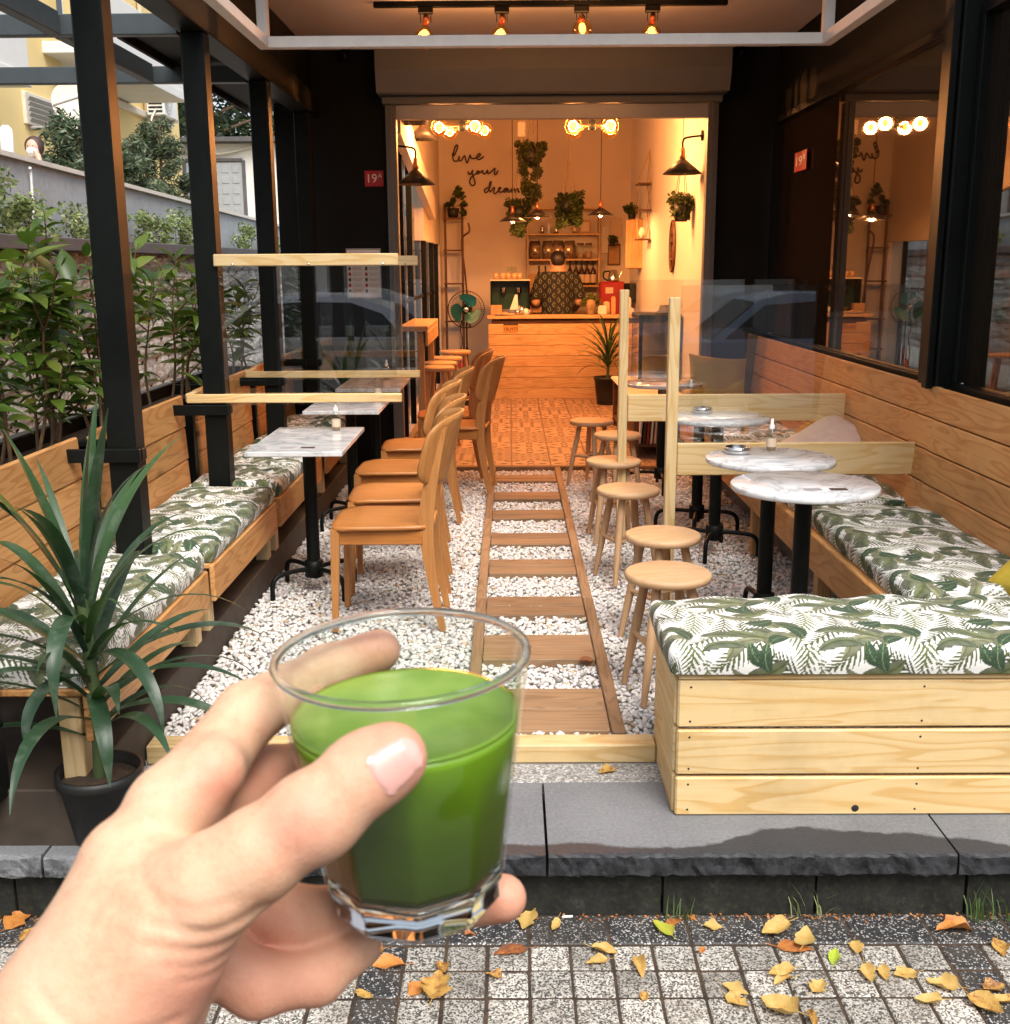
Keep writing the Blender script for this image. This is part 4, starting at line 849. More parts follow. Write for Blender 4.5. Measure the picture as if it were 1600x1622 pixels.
# ------------------------------------------------------------------ partitions
def left_partition(label, y, zb, zt, x0, x1):
    t = thing('partition', label, 'partition', (0, y, 0))
    plank('lower_rail', (x1 - x0 + .02, .03, .042), MT['pine_pale'], t, ((x0 + x1) / 2 - .0, -.085, zb)); plank('side_rail', (.20, .03, .042), MT['pine_pale'], t, (x0 - .008, .035, zb), (0, 0, rad(90)))
    plank('upper_rail', (x1 - x0 - .15, .03, .055), MT['pine_pale'], t, ((x0 + x1) / 2 + .085, -.085, zt))
    obj('acrylic_sheet', MB().box(((x0 + x1) / 2 + .08, -.064, (zb + zt) / 2 - .01), (x1 - x0 - .19, .005, zt - zb + .05)), MT['acrylic'], t)
    sc = MB()
    for x in (x0 + .25, (x0 + x1) / 2 + .1, x1 - .06): sc.lathe([(0, .004), (.005, .003), (.006, 0)], 8, (x, -.1005, zt - .02), 0, True, Matrix.Rotation(rad(90), 3, 'X'))
    o = obj('screws', sc, MT['chrome'], t); o['kind'] = 'stuff'
left_partition('clear acrylic partition between the first two tables on the planter side', 5.36, .885, 1.530, -1.54, -.53)
left_partition('clear acrylic partition between the farther tables on the planter side', 6.70, .870, 1.530, -1.57, -.55)
def right_partition(label, y, xp, zb, ztop, x1):
    t = thing('partition', label, 'partition', (xp, y, 0))
    for dy in (-.014, .014): plank('post_strip', (ztop, .047, .022), MT['pine_pale'], t, (0, dy, ztop / 2), (0, rad(-90), rad(90)), .003)
    plank('rail_board', (x1 - xp - .03, .022, .145), MT['pine_pale'], t, ((x1 - xp) / 2 + .012, .0, zb))
    obj('acrylic_sheet', MB().box(((x1 - xp) / 2 - .02, .016, (zb + ztop) / 2 + .06), (x1 - xp - .10, .005, ztop - zb - .02)), MT['acrylic'], t)
right_partition('clear acrylic partition on a pine post beside the near round tables', 4.87, .713, .650, 1.36, 1.80)
right_partition('clear acrylic partition on a pine post farther along the bench', 5.93, .602, .745, 1.37, 1.80)
# ------------------------------------------------------------------ table things
def spray(label, x, y, z):
    t = thing('spray_bottle', label, 'bottle', (x, y, z), 0, 'sanitiser spray bottles')
    obj('bottle', MB().lathe([(0, 0), (.020, 0), (.021, .004), (.021, .078), (.016, .086), (.010, .090), (.010, .095)], 18), MT['thinglass'], t)
    obj('liquid', MB().lathe([(0, .003), (.019, .003), (.019, .052), (0, .052)], 18), plain('amber_liquid', (.42, .24, .12), .1), t)
    obj('label', MB().lathe([(.0214, .018), (.0214, .055)], 18), MT['label'], t)
    obj('pump', MB().lathe([(.0115, .093), (.0115, .108), (.007, .112), (.006, .135), (0, .137)], 14), MT['white'], t)
spray('white topped spray bottle on the marble table nearest the street', -.84, 5.28, .7285)
spray('white topped spray bottle on the middle table of the planter side', -.80, 6.66, .7285)
spray('white topped spray bottle on the table by the black wall', -.86, 7.70, .7285)
spray('white topped spray bottle on the second round table', 1.10, 4.62, .7285)
spray('white topped spray bottle on the farther round table', 1.02, 6.25, .7285)
def ashtray(label, x, y, z):
    tag(obj('ashtray', MB().lathe([(0, 0), (.048, 0), (.053, .006), (.055, .026), (.050, .028), (.047, .012), (0, .010)], 28), MT['chrome'], None, (x, y, z)), label, 'ashtray', 'steel ashtrays')
ashtray('round steel ashtray on the second round table', .945, 4.56, .7285); ashtray('round steel ashtray behind the wooden partition', 1.02, 5.86, .7285)
for (x, y, l) in ((1.10, 3.79, 'small printed card on the nearest round table'), (-.93, 4.76, 'small printed card on the nearest marble square table')):
    t = thing('table_card', l, 'card', (x, y, .7287)); 
    for dx in (-.045, .045): obj('sticker', MB().box((dx, 0, .0006), (.06, .035, .0012)), MT['ink'] if dx > 0 else plain('faded_ink', (.30, .28, .28), .6), t)
# ------------------------------------------------------------------ potted dracaena on the step
def strap_leaf(name, L, w, el0, droop, mat, seg=12, twist=0.0, curl=0.0):
    """ribbon leaf growing along +X from the origin, channelled, bending under its weight"""
    V = []; F = []; UV = []; x = z = 0.0; el = el0; y = 0.0; yaw = 0.0
    for i in range(seg + 1):
        t = i / seg; hw = w / 2 * (0.55 + 0.45 * min(1, t / .25)) * (1 - max(0, (t - .45) / .55) ** 1.8); hw = max(hw, .0012); nx, nz = -math.sin(el), math.cos(el); ch = .34 * (1 - .5 * t)
        tw = twist * t
        for k in (-1, -.5, 0, .5, 1):
            b = hw * k; V.append((x + nx * (abs(b) * ch + b * math.sin(tw)), y + b * math.cos(tw), z + nz * (abs(b) * ch + b * math.sin(tw)))); UV.append((.5 + k / 2, t))
        s = L / seg; x += s * math.cos(el) * math.cos(yaw); y += s * math.cos(el) * math.sin(yaw); z += s * math.sin(el); yaw += curl / seg; el -= droop * (0.35 + 1.6 * t) / seg
        el = max(el, -1.5)
    for i in range(seg):
        for k in range(4): F.append((5 * i + k, 5 * i + 5 + k, 5 * i + 6 + k, 5 * i + 1 + k))
    mb = MB(); mb.add(V, F, 0, True); me = mb.mesh(name, mat, False); ul = me.uv_layers.new(name='UVMap')
    for lp in me.loops: ul.data[lp.index].uv = UV[lp.vertex_index]
    return me
def spiky_plant(label, name, loc, stem, leaves, pot, mat, group=None):
    t = thing(name, label, 'plant', loc)
    R0, R1, Hp = pot
    obj('pot', MB().lathe([(0, 0), (R0, 0), (R0 + .004, .01), (R1 - .006, Hp - .03), (R1 + .004, Hp - .03), (R1 + .004, Hp), (R1 - .006, Hp), (R1 - .012, Hp - .04)], 36), MT['pot'], t)
    obj('soil', MB().lathe([(R1 - .012, Hp - .03), (R1 * .5, Hp - .022), (0, Hp - .025)], 24), MT['soil'], t)
    obj('stem', MB().tube(crom([(0, 0, Hp - .03), (.006, .004, Hp + stem * .4), (-.004, 0, Hp + stem)], 6), .017, 10), plain('stem_green', (.06, .09, .03), .6, nscale=50), t)
    for (az, z, L, w, el, dr, tw, cu) in leaves:
        link('leaf', strap_leaf('leaf', L, w, el, dr, mat, 12, tw, cu), t, (0.012 * math.cos(az), 0.012 * math.sin(az), Hp + z), (0, 0, az))
    return t
rg = random.Random(11); LV = []
# upright centre leaves
for (az, z, L, w, el, dr) in ((0.2, .50, .50, .050, 1.50, .12), (1.2, .50, .52, .040, 1.42, .15), (2.9, .49, .48, .040, 1.28, .25), (-.5, .49, .53, .044, 1.35, .15), (3.3, .47, .54, .046, 1.10, .30), (-1.8, .47, .38, .040, 1.2, .6)): LV.append((az, z, L, w, el, dr, rg.uniform(-.3, .3), rg.uniform(-.2, .2)))
for k in range(40):
    f = k / 39; az = k * 2.399 + rg.uniform(-.25, .25); z = .46 - .36 * f + rg.uniform(-.02, .02)
    LV.append((az, z, rg.uniform(.42, .60) * (1 - .14 * f), rg.uniform(.024, .044), 1.22 - .80 * f + rg.uniform(-.2, .2), rg.uniform(.35, 1.35) + .5 * f, rg.uniform(-.35, .35), rg.uniform(-.35, .35)))
# leaves hanging over the pot towards the viewer
for (az, z, L, el, dr) in ((-1.45, .42, .46, .55, 2.9), (-1.95, .27, .34, .35, 2.6), (-1.1, .22, .36, .2, 2.4), (-.75, .32, .46, .45, 2.2)): LV.append((az, z, L, .046, el, dr, rg.uniform(-.2, .2), rg.uniform(-.2, .2)))
spiky_plant('tall dracaena in a black pot standing on the step', 'potted_plant', (-1.135, 2.80, -0.044), .50, LV, (.075, .112, .205), MT['strap'])
# ------------------------------------------------------------------ fallen leaves on the pavement
def dead_leaf(L, w, seed, lobes):
    """ovate dry leaf: pointed tip, folded along the midrib, edges curled up unevenly"""
    rg = random.Random(seed); n = 13; V = []; F = []; fold = rg.uniform(.05, .5); arch = rg.uniform(-.9, 1.3); tw = rg.uniform(-.9, .9); m = 7; e0 = [rg.uniform(.82, 1.1) for _ in range(n)]; e1 = [rg.uniform(.82, 1.1) for _ in range(n)]; cur = rg.uniform(.0, .8)
    for i in range(n):
        t = i / (n - 1); hw_ = w / 2 * (math.sin(math.pi * t ** .72) ** .8 if 0 < t < 1 else 0.0) * (1 + (.22 * math.cos(t * 6.283 * lobes) if lobes else 0)); x = L * (t - .5)
        for j in range(m):
            u = -1 + 2 * j / (m - 1); y = u * hw_ * (e0[i] if u < 0 else e1[i]); z = abs(y) * fold + cur * abs(u) ** 3 * hw_ * (.6 + .4 * math.sin(7 * t + 2 * u + seed)) + arch * x * x / L * .5 + tw * x * y / L * .8 + rg.uniform(-.0007, .0007); V.append((x, y, z))
    zm = min(p[2] for p in V); V = [(x, y, z - zm + .0008) for x, y, z in V]
    for i in range(n - 1):
        for j in range(m - 1): F.append((i * m + j, (i + 1) * m + j, (i + 1) * m + j + 1, i * m + j + 1))
    mb = MB(); mb.add(V, F, 0, True); p0 = Vector(V[m // 2]); mb.tube(crom([p0, p0 + Vector((-L * .15, .002, .001)), p0 + Vector((-L * .3, L * .05, .004))], 4), .0011, 5); return mb
LPOS = [(-1.356, 2.706), (-1.285, 2.642), (0.038, 2.694), (0.114, 2.671), (-0.008, 2.564), (-0.115, 2.637), (-0.321, 2.507), (-0.405, 2.534), (-0.368, 2.56), (-0.182, 2.493), (-0.193, 2.406), (-0.239, 2.406), (-0.365, 2.387), (-0.05, 2.46), (-0.273, 2.615), (0.237, 2.563), (0.214, 2.518), (0.321, 2.491), (0.318, 2.375), (0.403, 2.663), (0.432, 2.684), (0.54, 2.669), (0.489, 2.712), (0.703, 2.65), (0.771, 2.605), (0.738, 2.575), (0.829, 2.534), (0.893, 2.568), (0.675, 2.464), (0.672, 2.437), (0.752, 2.412), (0.547, 2.403), (0.542, 2.355), (0.637, 2.325), (0.704, 2.293), (0.492, 2.565), (1.18, 2.651), (1.27, 2.567), (0.89, 2.456), (0.932, 2.463), (0.984, 2.463), (1.063, 2.42), (1.003, 2.353), (1.135, 2.334), (1.18, 2.357), (1.187, 2.41), (-1.235, 2.706), (0.294, 3.19)]
big = {2: .085, 4: .085, 6: .075, 10: .10, 17: .075, 19: .08, 23: .085, 24: .10, 25: .085, 36: .095, 41: .07, 43: .085, 33: .09, 1: .08, 0: .08}
small = {5: .03, 14: .032, 21: .045, 22: .03, 35: .03, 18: .03, 13: .04}
DL = {}
for k, mk in enumerate(('leaf_yellow', 'leaf_orange', 'leaf_green')):
    DL[mk] = [dead_leaf(.09, wd, 20 + 7 * k + q, lo).mesh('fallen_leaf', MT[mk]) for q, (wd, lo) in enumerate(((.050, 0), (.064, 2), (.040, 0), (.056, 0), (.060, 3), (.046, 0)))]
rg = random.Random(5); NM = {'leaf_yellow': 'curled yellow leaf', 'leaf_orange': 'dry orange brown leaf', 'leaf_green': 'fresh yellow green leaf'}
def leaf_row(y): return 'on the dark border strip' if y > 2.595 else ('on the first row of light pavers' if y > 2.487 else ('on the second row of light pavers' if y > 2.379 else 'on the paving nearest the viewer'))
ORD = ['first', 'second', 'third', 'fourth', 'fifth', 'sixth', 'seventh', 'eighth', 'ninth', 'tenth', 'eleventh', 'twelfth', 'thirteenth', 'fourteenth', 'fifteenth', 'sixteenth', 'seventeenth', 'eighteenth', 'nineteenth', 'twentieth']
KIND = []
for i in range(len(LPOS)):
    mk = 'leaf_green' if i in (19, 26) else rg.choice(['leaf_yellow', 'leaf_yellow', 'leaf_orange'])
    if i in (4,): mk = 'leaf_orange'
    if i in (2, 1, 24, 43, 41): mk = 'leaf_yellow'
    KIND.append(mk)
for i, (x, y) in enumerate(LPOS):
    mk = KIND[i]; s = big.get(i, small.get(i, rg.uniform(.05, .065))) / .08; last = i == len(LPOS) - 1
    o = link('fallen_leaf', rg.choice(DL[mk]), None, (x, y, -0.0445 if last else -0.2485), (rg.uniform(-.1, .1), rg.uniform(-.1, .1), rg.uniform(0, 6.28))); o.scale = (s, s * rg.uniform(.75, 1.2), s * rg.uniform(.6, 1.3))
    same = sorted((q for q in range(len(LPOS) - 1) if KIND[q] == mk and leaf_row(LPOS[q][1]) == leaf_row(y)), key=lambda q: -LPOS[q][0])
    lab = 'small curled leaf lying on the step by the timber edging' if last else (NM[mk] + ' ' + leaf_row(y) + (', ' + ORD[same.index(i)] + ' such from the right' if len(same) > 1 else ''))
    tag(o, lab, 'leaf', 'fallen leaves')
o = link('fallen_leaf', DL['leaf_orange'][0], None, (.285, 4.02, .012), (.2, .1, .6)); o.scale = (.75,) * 3; tag(o, 'brown leaf lying on the gravel of the walkway', 'leaf', 'fallen leaves')
tag(obj('cigarette_butt', MB().tube([(0, 0, 0), (.028, .002, 0)], .0038, 10), MT['white'], None, (.135, 2.715, -.245)), 'white cigarette end lying below the step', 'cigarette end')
lit = MB(); rl = random.Random(77)
for k in range(420):
    x_ = rl.uniform(-1.5, 1.55); y_ = 2.726 - abs(rl.gauss(0, .016)); z_ = -.2480 + rl.uniform(0, .004); s_ = rl.uniform(.002, .007); a_ = rl.uniform(0, 6.28); c_, d_ = math.cos(a_) * s_, math.sin(a_) * s_; t_ = rl.uniform(.0005, .004)
    lit.add([(x_ - c_, y_ - d_, z_), (x_ + d_ * .5, y_ - c_ * .5, z_ + t_), (x_ + c_, y_ + d_, z_ + t_ * .5), (x_ - d_ * .5, y_ + c_ * .5, z_)], [(0, 1, 2, 3)])
o = obj('leaf_litter', lit, MT['leaf_orange'], fix=False); o['kind'] = 'stuff'; o['label'] = 'brown crumbled leaf litter along the foot of the step'
# weeds along the foot of the riser
def tuft(label, x, y, z, n, h, seed, mat='weed', spread=.04, group='weeds'):
    rg = random.Random(seed); mb = MB()
    for k in range(n):
        a = rg.uniform(0, 6.28); b = Vector((rg.uniform(-spread, spread), rg.uniform(-spread * .3, spread * .3), 0)); L = h * rg.uniform(.5, 1.1); ln = rg.uniform(.1, .7)
        d = Vector((math.cos(a), math.sin(a), 0)); sd_ = Vector((-d.y, d.x, 0)) * rg.uniform(.0016, .003) * (h / .08) ** .3
        P = [b + d * (L * ln * t * t) + Vector((0, 0, L * t * (1 - .25 * ln * t))) for t in (0, .35, .7, 1)]
        V = []
        for i, p in enumerate(P): V += [p - sd_ * (1 - i * .3), p + sd_ * (1 - i * .3)]
        mb.add(V, [(0, 1, 3, 2), (2, 3, 5, 4), (4, 5, 7, 6)], 0, True)
    return tag(obj('grass_tuft', mb, MT[mat], None, (x, y, z), fix=False), label, 'grass', group)
tuft('small grass tuft at the foot of the step, near the corner of the box bench', .46, 2.712, -.25, 9, .10, 1)
tuft('thin grass blades at the foot of the step under the box bench', .80, 2.715, -.25, 10, .10, 2, spread=.05)
tuft('dense grass tuft at the foot of the step at the photo edge', 1.30, 2.70, -.25, 26, .12, 3, spread=.06)
# ------------------------------------------------------------------ stone wall, upper garden
sw = thing('stone_wall', 'rough grey stone retaining wall beyond the planters', 'wall', (-3.6, 12.5, -0.1))
obj('core', MB().box((-0.16, 0, 0.86), (0.26, 18.0, 1.74)), MT['mortar'], sw)
obj('cap', MB().box((-0.12, 0, 1.785), (0.40, 18.0, 0.10), .006), MT['capstone'], sw)
rg = random.Random(3); SM = []
def stone_mesh(seed):
    r = np.random.default_rng(seed); n = 6; s = np.linspace(-1, 1, n); U, V = np.meshgrid(s, s, indexing='ij'); k = np.clip(1 - np.maximum(np.abs(U), np.abs(V)) ** 4, 0, 1)
    P = np.stack([.02 * k + k * r.uniform(0, .035, U.shape), U * .5, V * .5], -1).reshape(-1, 3); I = np.arange(n * n).reshape(n, n)
    F = np.stack([I[:-1, :-1], I[1:, :-1], I[1:, 1:], I[:-1, 1:]], -1).reshape(-1, 4); return npmesh('stone', P, F, MT['stone'], False)
SM = [stone_mesh(i) for i in range(8)]; z = 0.02; ns = 0
while z < 1.70:
    h = min(rg.uniform(.19, .26), 1.73 - z); y = -8.9 + rg.uniform(0, .2)
    while y < 8.9 and ns < 330:
        w = rg.uniform(.26, .5) * (1 if y < 0 else 1.5)
        o = link('stone', rg.choice(SM), sw, (-.03, y + w / 2, z + h / 2), (0, 0, 0)); o.scale = (1.0, w - .018, h - .018); y += w; ns += 1
    z += h
def tone_foliage(name, parent, fn, n, size, cols, seed, loc=(0, 0, 0), elong=1.8):
    """crown of small folded leaves scattered through a volume"""
    r = np.random.default_rng(seed); P = fn(r, n); n = len(P); a = r.uniform(0, 6.283, n); el = r.uniform(-.9, .9, n); s = size * r.uniform(.6, 1.3, n)
    d = np.stack([np.cos(a) * np.cos(el), np.sin(a) * np.cos(el), np.sin(el)], -1); q = np.cross(d, r.normal(size=(n, 3))); q /= np.linalg.norm(q, axis=1)[:, None] + 1e-9
    V = np.stack([P - d * s[:, None] * elong / 2, P + q * s[:, None] * .42, P + d * s[:, None] * elong / 2, P - q * s[:, None] * .42], 1).reshape(-1, 3); F = np.arange(4 * n).reshape(n, 4)
    me = npmesh(name, V, F, MT['tone_leaf'], True); c = np.array(cols); t = r.random(n)[:, None] ** 1.3; col = c[0] * (1 - t) + c[1] * t; attr_col(me, 'tone', np.repeat(col * r.uniform(.75, 1.2, (n, 1)), 4, 0))
    return link(name, me, parent, loc)
def blob(centers, rr):
    def f(r, n):
        k = r.integers(0, len(centers), n); c = np.array(centers)[k]; v = r.normal(size=(n, 3)); v /= np.linalg.norm(v, axis=1)[:, None]
        return c + v * (r.random(n) ** .45)[:, None] * np.array(rr)[k][:, None] if np.ndim(rr[0]) == 0 else c
    return f
rg = random.Random(8)
WL = [(-3.85, 8.6, .55), (-3.85, 9.2, .34), (-3.85, 10.3, .35), (-3.85, 12.2, .34), (-3.85, 13.2, .42), (-3.85, 14.2, .40), (-3.85, 16.5, .36), (-3.85, 18.2, .30)]
for i, (x, y, h) in enumerate(WL):
    t = thing('weed_clump', ['tallest weeds on the stone wall at the photo edge', 'low weeds on the stone wall next to the tallest clump', 'weeds on the stone wall left of the first post', 'weeds on the wall just past the first post', 'bushy weeds on the wall between the first two posts', 'weeds on the wall before the second post', 'weeds on the wall just past the second post', 'sparse weeds on the wall near the third post'][i], 'weeds', (x, y, 1.70), 0, 'weeds on the stone wall')
    cs = [(rg.uniform(-.08, .08), rg.uniform(-.4, .4), rg.uniform(.02, h)) for _ in range(22)]
    tone_foliage('foliage', t, blob(cs, [.09] * 22), 700, .032, [(.10, .17, .04), (.36, .40, .17)], 40 + i)
    st = MB()
    for c in cs[:10]: st.tube([(c[0] * .5, c[1] * .8, 0), c], [.004, .002], 4)
    obj('stems', st, MT['twig'], t, fix=False)
up = struct(obj('terrain_upper_terrace', MB().box((-10.2, 20, 0.75), (12.4, 34, 1.72)), plain('terrace_soil', (.30, .28, .24), .95, nscale=4)))
pp = thing('parapet', 'grey rendered ramp parapet sloping down behind the stone wall', 'wall', (-4.15, 15, 1.5))
obj('render', MB().prism([(-8, 0), (9, 0), (9, .60), (-8, .915)], -.09, .09, 'YZ'), MT['greyrender'], pp)
obj('coping', MB().prism([(-8, .918), (9, .603), (9, .643), (-8, .958)], -.13, .13, 'YZ'), MT['palecap'], pp)
tag(obj('white_pipe', MB().tube(crom([(-4.02, 9.65, 2.32), (-4.03, 9.68, 2.28), (-4.03, 9.66, 2.0), (-4.03, 9.62, 1.72)], 5), .012, 8), MT['white']), 'thin white pipe running down the grey parapet', 'pipe')
tag(obj('bollard_lamp', MB().lathe([(0, 0), (.05, 0), (.035, .5), (.065, .52), (.065, .98), (.03, 1.02), (0, 1.02)], 18), MT['white'], None, (-5.17, 11.9, 1.91)), 'white cylindrical garden lamp behind the parapet', 'lamp')
# yellow apartment building (facade faces +X)
yb = thing('apartment_building', 'yellow rendered apartment building behind the ramp', 'building', (-7.0, 17, 1.6))
obj('wall', MB().box((-3.0, 0.8, 4.0), (6.0, 13.6, 8.0)), MT['yellowwall'], yb)
obj('pier', MB().box((0.22, -1.15, 2.2), (0.44, 2.7, 4.4)), MT['yellowwall'], yb)
obj('balcony', MB().box((0.55, 2.0, 2.93), (1.1, 4.9, 0.16), .01).box((1.05, 2.0, 3.46), (0.06, 4.9, 0.9), .01), MT['shedwhite'], yb)
obj('balcony', MB().box((0.55, -3.75, 2.16), (1.1, 2.45, 0.16), .01).box((1.05, -3.75, 2.69), (0.06, 2.45, 0.9), .01), MT['shedwhite'], yb)
for (y, z, w, h) in ((1.0, 4.1, 1.0, 1.4), (3.6, 4.1, 1.0, 1.4), (-3.9, 3.3, 1.0, 1.3)):
    wdw = obj('window', MB().box((.02, y, z), (.06, w, h), .005), MT['white'], yb); obj('pane', MB().box((.055, y, z), (.012, w - .14, h - .14)), MT['screen'], wdw)
v = obj('vent', MB().box((.46, -.75, 2.02), (.05, 1.10, .42), .005), MT['offwhite'], yb)
sl = MB()
for k in range(5): sl.box((.49, -.75, 1.88 + k * .070), (.03, .94, .05), 0, M=Matrix.Rotation(.5, 3, 'Y'))
obj('louvres', sl, plain('louvre_grey', (.35, .34, .32), .6), v)
obj('drain_pipe', MB().tube([(.06, 5.3, 0), (.06, 5.3, 6)], .05, 8), plain('pipe_beige', (.55, .45, .28), .6), yb)
obj('string_course', MB().box((.03, 5.2, 2.75), (.10, 3.5, .12), .01), MT['offwhite'], yb)
ds = thing('satellite_dish', 'large white satellite dish mounted on the yellow building', 'satellite dish', (-5.95, 15.95, 3.62))
Mx = Euler((rad(8), rad(68), rad(-38))).to_matrix()
obj('dish', MB().lathe([(r, .42 * r * r / .6) for r in np.linspace(0.0, .34, 10)] + [(.345, .082), (.335, .078)], 36, M=Mx), MT['offwhite'], ds)
e = Mx @ Vector((0, 0, .38)); obj('feed_arm', MB().tube([Mx @ Vector((0, -.33, .08)), e], .016, 6), MT['alu'], ds); obj('feed_horn', MB().lathe([(0, 0), (.04, 0), (.04, .12), (0, .13)], 12, e, M=Mx), MT['offwhite'], ds)
obj('bracket', MB().tube([(0, 0, 0), (-.35, -.1, -.25), (-.65, -.1, -.25)], .03, 8), MT['alu'], ds)
ac = thing('air_conditioner', 'white air conditioner outdoor unit on the yellow wall', 'air conditioner', (-6.72, 22.55, 4.62))
obj('casing', MB().box((0, 0, .0), (.34, .86, .60), .02), MT['white'], ac)
fg = MB()
for k in range(4): fg.tube([(.176, -.16 + .06 * (k + 1) * math.cos(a), .06 * (k + 1) * math.sin(a)) for a in np.linspace(0, 6.283, 25)[:-1]], .005, 4, closed=True)
obj('fan_grille', fg, MT['alu'], ac); sv = MB()
for k in range(7): sv.box((0, -.434, -.22 + k * .07), (.26, .012, .03))
obj('side_vents', sv, MT['black'], ac)
[obj('bracket', MB().box((0, q, -.33), (.4, .04, .05)), MT['alu'], ac) for q in (.3, -.3)]
obj('hose', MB().tube(crom([(.0, -.44, -.2), (-.02, -.7, -.45), (-.1, -.6, -.9), (-.15, -.9, -1.1)], 6), .02, 6), MT['offwhite'], ac)
# conifers behind the parapet
def conifer(label, x, y, z, H, R, seed, n=5200):
    t = thing('conifer', label, 'tree', (x, y, z), 0, 'young conifers behind the parapet'); r = random.Random(seed); tr = MB(); cs = []; rr = []
    trunk = crom([(0, 0, 0), (r.uniform(-.06, .06), 0, H * .5), (r.uniform(-.1, .1), 0, H)], 6); tr.tube(trunk, [.045 * (1 - .8 * i / len(trunk)) for i in range(len(trunk))], 7)
    for k in range(30):
        f = r.uniform(.22, .98); a = r.uniform(0, 6.28); L = R * (1.15 - f * .75) * r.uniform(.6, 1.1); p = Vector((0, 0, H * f)); q = p + Vector((math.cos(a) * L, math.sin(a) * L, L * .65)); tr.tube([p, q], [.014, .005], 5)
        for s in (.45, .75, 1.0): cs.append(tuple(p.lerp(q, s))); rr.append(.13 * R / .5)
    obj('trunk', tr, MT['bark'], t, fix=False); tone_foliage('crown', t, blob(cs, rr), n, .030, [(.05, .085, .045), (.17, .21, .12)], seed, elong=4.0)
conifer('bushy grey green conifer under the satellite dish', -5.02, 13.4, 1.6, 1.5, .52, 1)
conifer('dark conifer left of the first pergola post', -4.75, 14.2, 1.6, 1.3, .50, 6)
conifer('conifer in front of the drain pipe, between the posts', -5.82, 19.0, 1.6, 2.15, .55, 2)
conifer('thin conifer next to the shed', -5.45, 19.6, 1.6, 1.35, .36, 3, 2600)
# shed and tree
sh2 = thing('shed', 'white panelled shed with a grey metal door', 'shed', (-6.3, 25.0, 1.6))
obj('wall', MB().box((0.46, 1.5, 1.25), (2.62, 3.0, 2.5)), MT['shedwhite'], sh2)
obj('roof', MB().box((0.46, 1.4, 2.56), (2.9, 3.4, .10), .01), MT['capstone'], sh2)
d = obj('door', MB().box((-0.10, -.02, 1.06), (1.22, .05, 2.1), .01), MT['sheddoor'], sh2); stp = MB()
for i in range(5):
    for j in range(9): stp.box((-.56 + i * .23, -.05, .20 + j * .22), (.15, .012, .14), .005)
o = obj('embossing', stp, MT['sheddoor'], d); o['kind'] = 'stuff'
obj('door_frame', MB().box((-.74, -.03, 1.08), (.06, .08, 2.14)).box((.54, -.03, 1.08), (.06, .08, 2.14)).box((-.10, -.03, 2.16), (1.22, .08, .06)), MT['capstone'], sh2)
obj('cable', MB().tube(crom([(-.85, -.06, 2.45), (-.5, -.08, 2.28), (0.2, -.08, 2.30), (.9, -.06, 2.46)], 6), .02, 6), MT['offwhite'], sh2)
for k in range(4): obj('panel_joint', MB().box((.75 + .28 * k, -.004, 1.25), (.012, .012, 2.5)), MT['sheddoor'], sh2)
def big_tree(label, x, y, z, H, R, seed, n):
    t = thing('tree', label, 'tree', (x, y, z), 0, 'trees behind the shed'); r = random.Random(seed); tr = MB(); tr.tube(crom([(0, 0, 0), (.1, 0, H * .4), (0, .1, H * .8)], 6), [.22] * 4 + [.16] * 5 + [.08] * 4, 10); cs = []; rr = []
    for k in range(46):
        a = r.uniform(0, 6.28); f = r.uniform(0.1, 1); rad_ = R * r.random() ** .5; c = (math.cos(a) * rad_, math.sin(a) * rad_, H * .35 + f * H * .65); cs.append(c); rr.append(r.uniform(.4, .75))
        if k % 3 == 0: tr.tube([(0, 0, c[2] * .75), c], [.06, .02], 6)
    obj('trunk', tr, MT['bark'], t, fix=False); tone_foliage('crown', t, blob(cs, rr), n, .11, [(.02, .04, .018), (.09, .13, .05)], seed)
big_tree('dark leafy tree rising behind the shed', -8.3, 30, 1.6, 6.6, 2.7, 21, 17000)
big_tree('dark leafy tree behind the shed beside the cafe wall', -5.9, 33, 1.6, 5.6, 2.0, 22, 12000)
wb = tag(obj('white_board', MB().box((0, 0, .3), (.03, .75, .62), .005), MT['white'], None, (-2.85, 5.75, .02), (0, rad(-16), 0)), 'white board leaning behind the nearest planter', 'board')
# ------------------------------------------------------------------ signs on the facade
def sign19(suffix, label, loc, rot, w=.135, h=.11):
    t = thing('number_sign', label, 'sign', loc); t.rotation_euler = rot
    obj('plate', MB().box((0, 0, 0), (w, .006, h), .002), MT['red'], t)
    q = w / .135; a = link('number', text_mesh('19', .085, MT['signwhite']), t, (-.018 * q, -.0045, -.002), (rad(90), 0, 0)); b = link('suffix', text_mesh(suffix, .042, MT['signwhite']), t, (.043 * q, -.0045, .018), (rad(90), 0, 0)); a.scale = b.scale = (q, 1, 1)
sign19('A', 'red number plate 19A on the black cafe wall', (-.977, 8.293, 2.115), (0, 0, 0))
sign19('B', 'red number plate 19B behind the big tinted window', (1.895, 7.52, 2.15), (0, 0, rad(-90)), .30, .125)
ps = thing('notice_poster', 'white notice with red heading on the black cafe wall', 'poster', (-1.073, 8.296, 1.447))
obj('sheet', MB().box((0, 0, 0), (.255, .003, .355)), MT['signwhite'], ps); obj('border', MB().box((0, -.0022, .1725), (.25, .001, .004)).box((0, -.0022, -.1725), (.25, .001, .004)).box((-.1235, -.0022, 0), (.004, .001, .345)).box((.1235, -.0022, 0), (.004, .001, .345)), MT['ink'], ps)
link('heading', text_mesh('14 KURAL!', .040, MT['red'], .0004), ps, (.015, -.0024, .128), (rad(90), 0, 0))
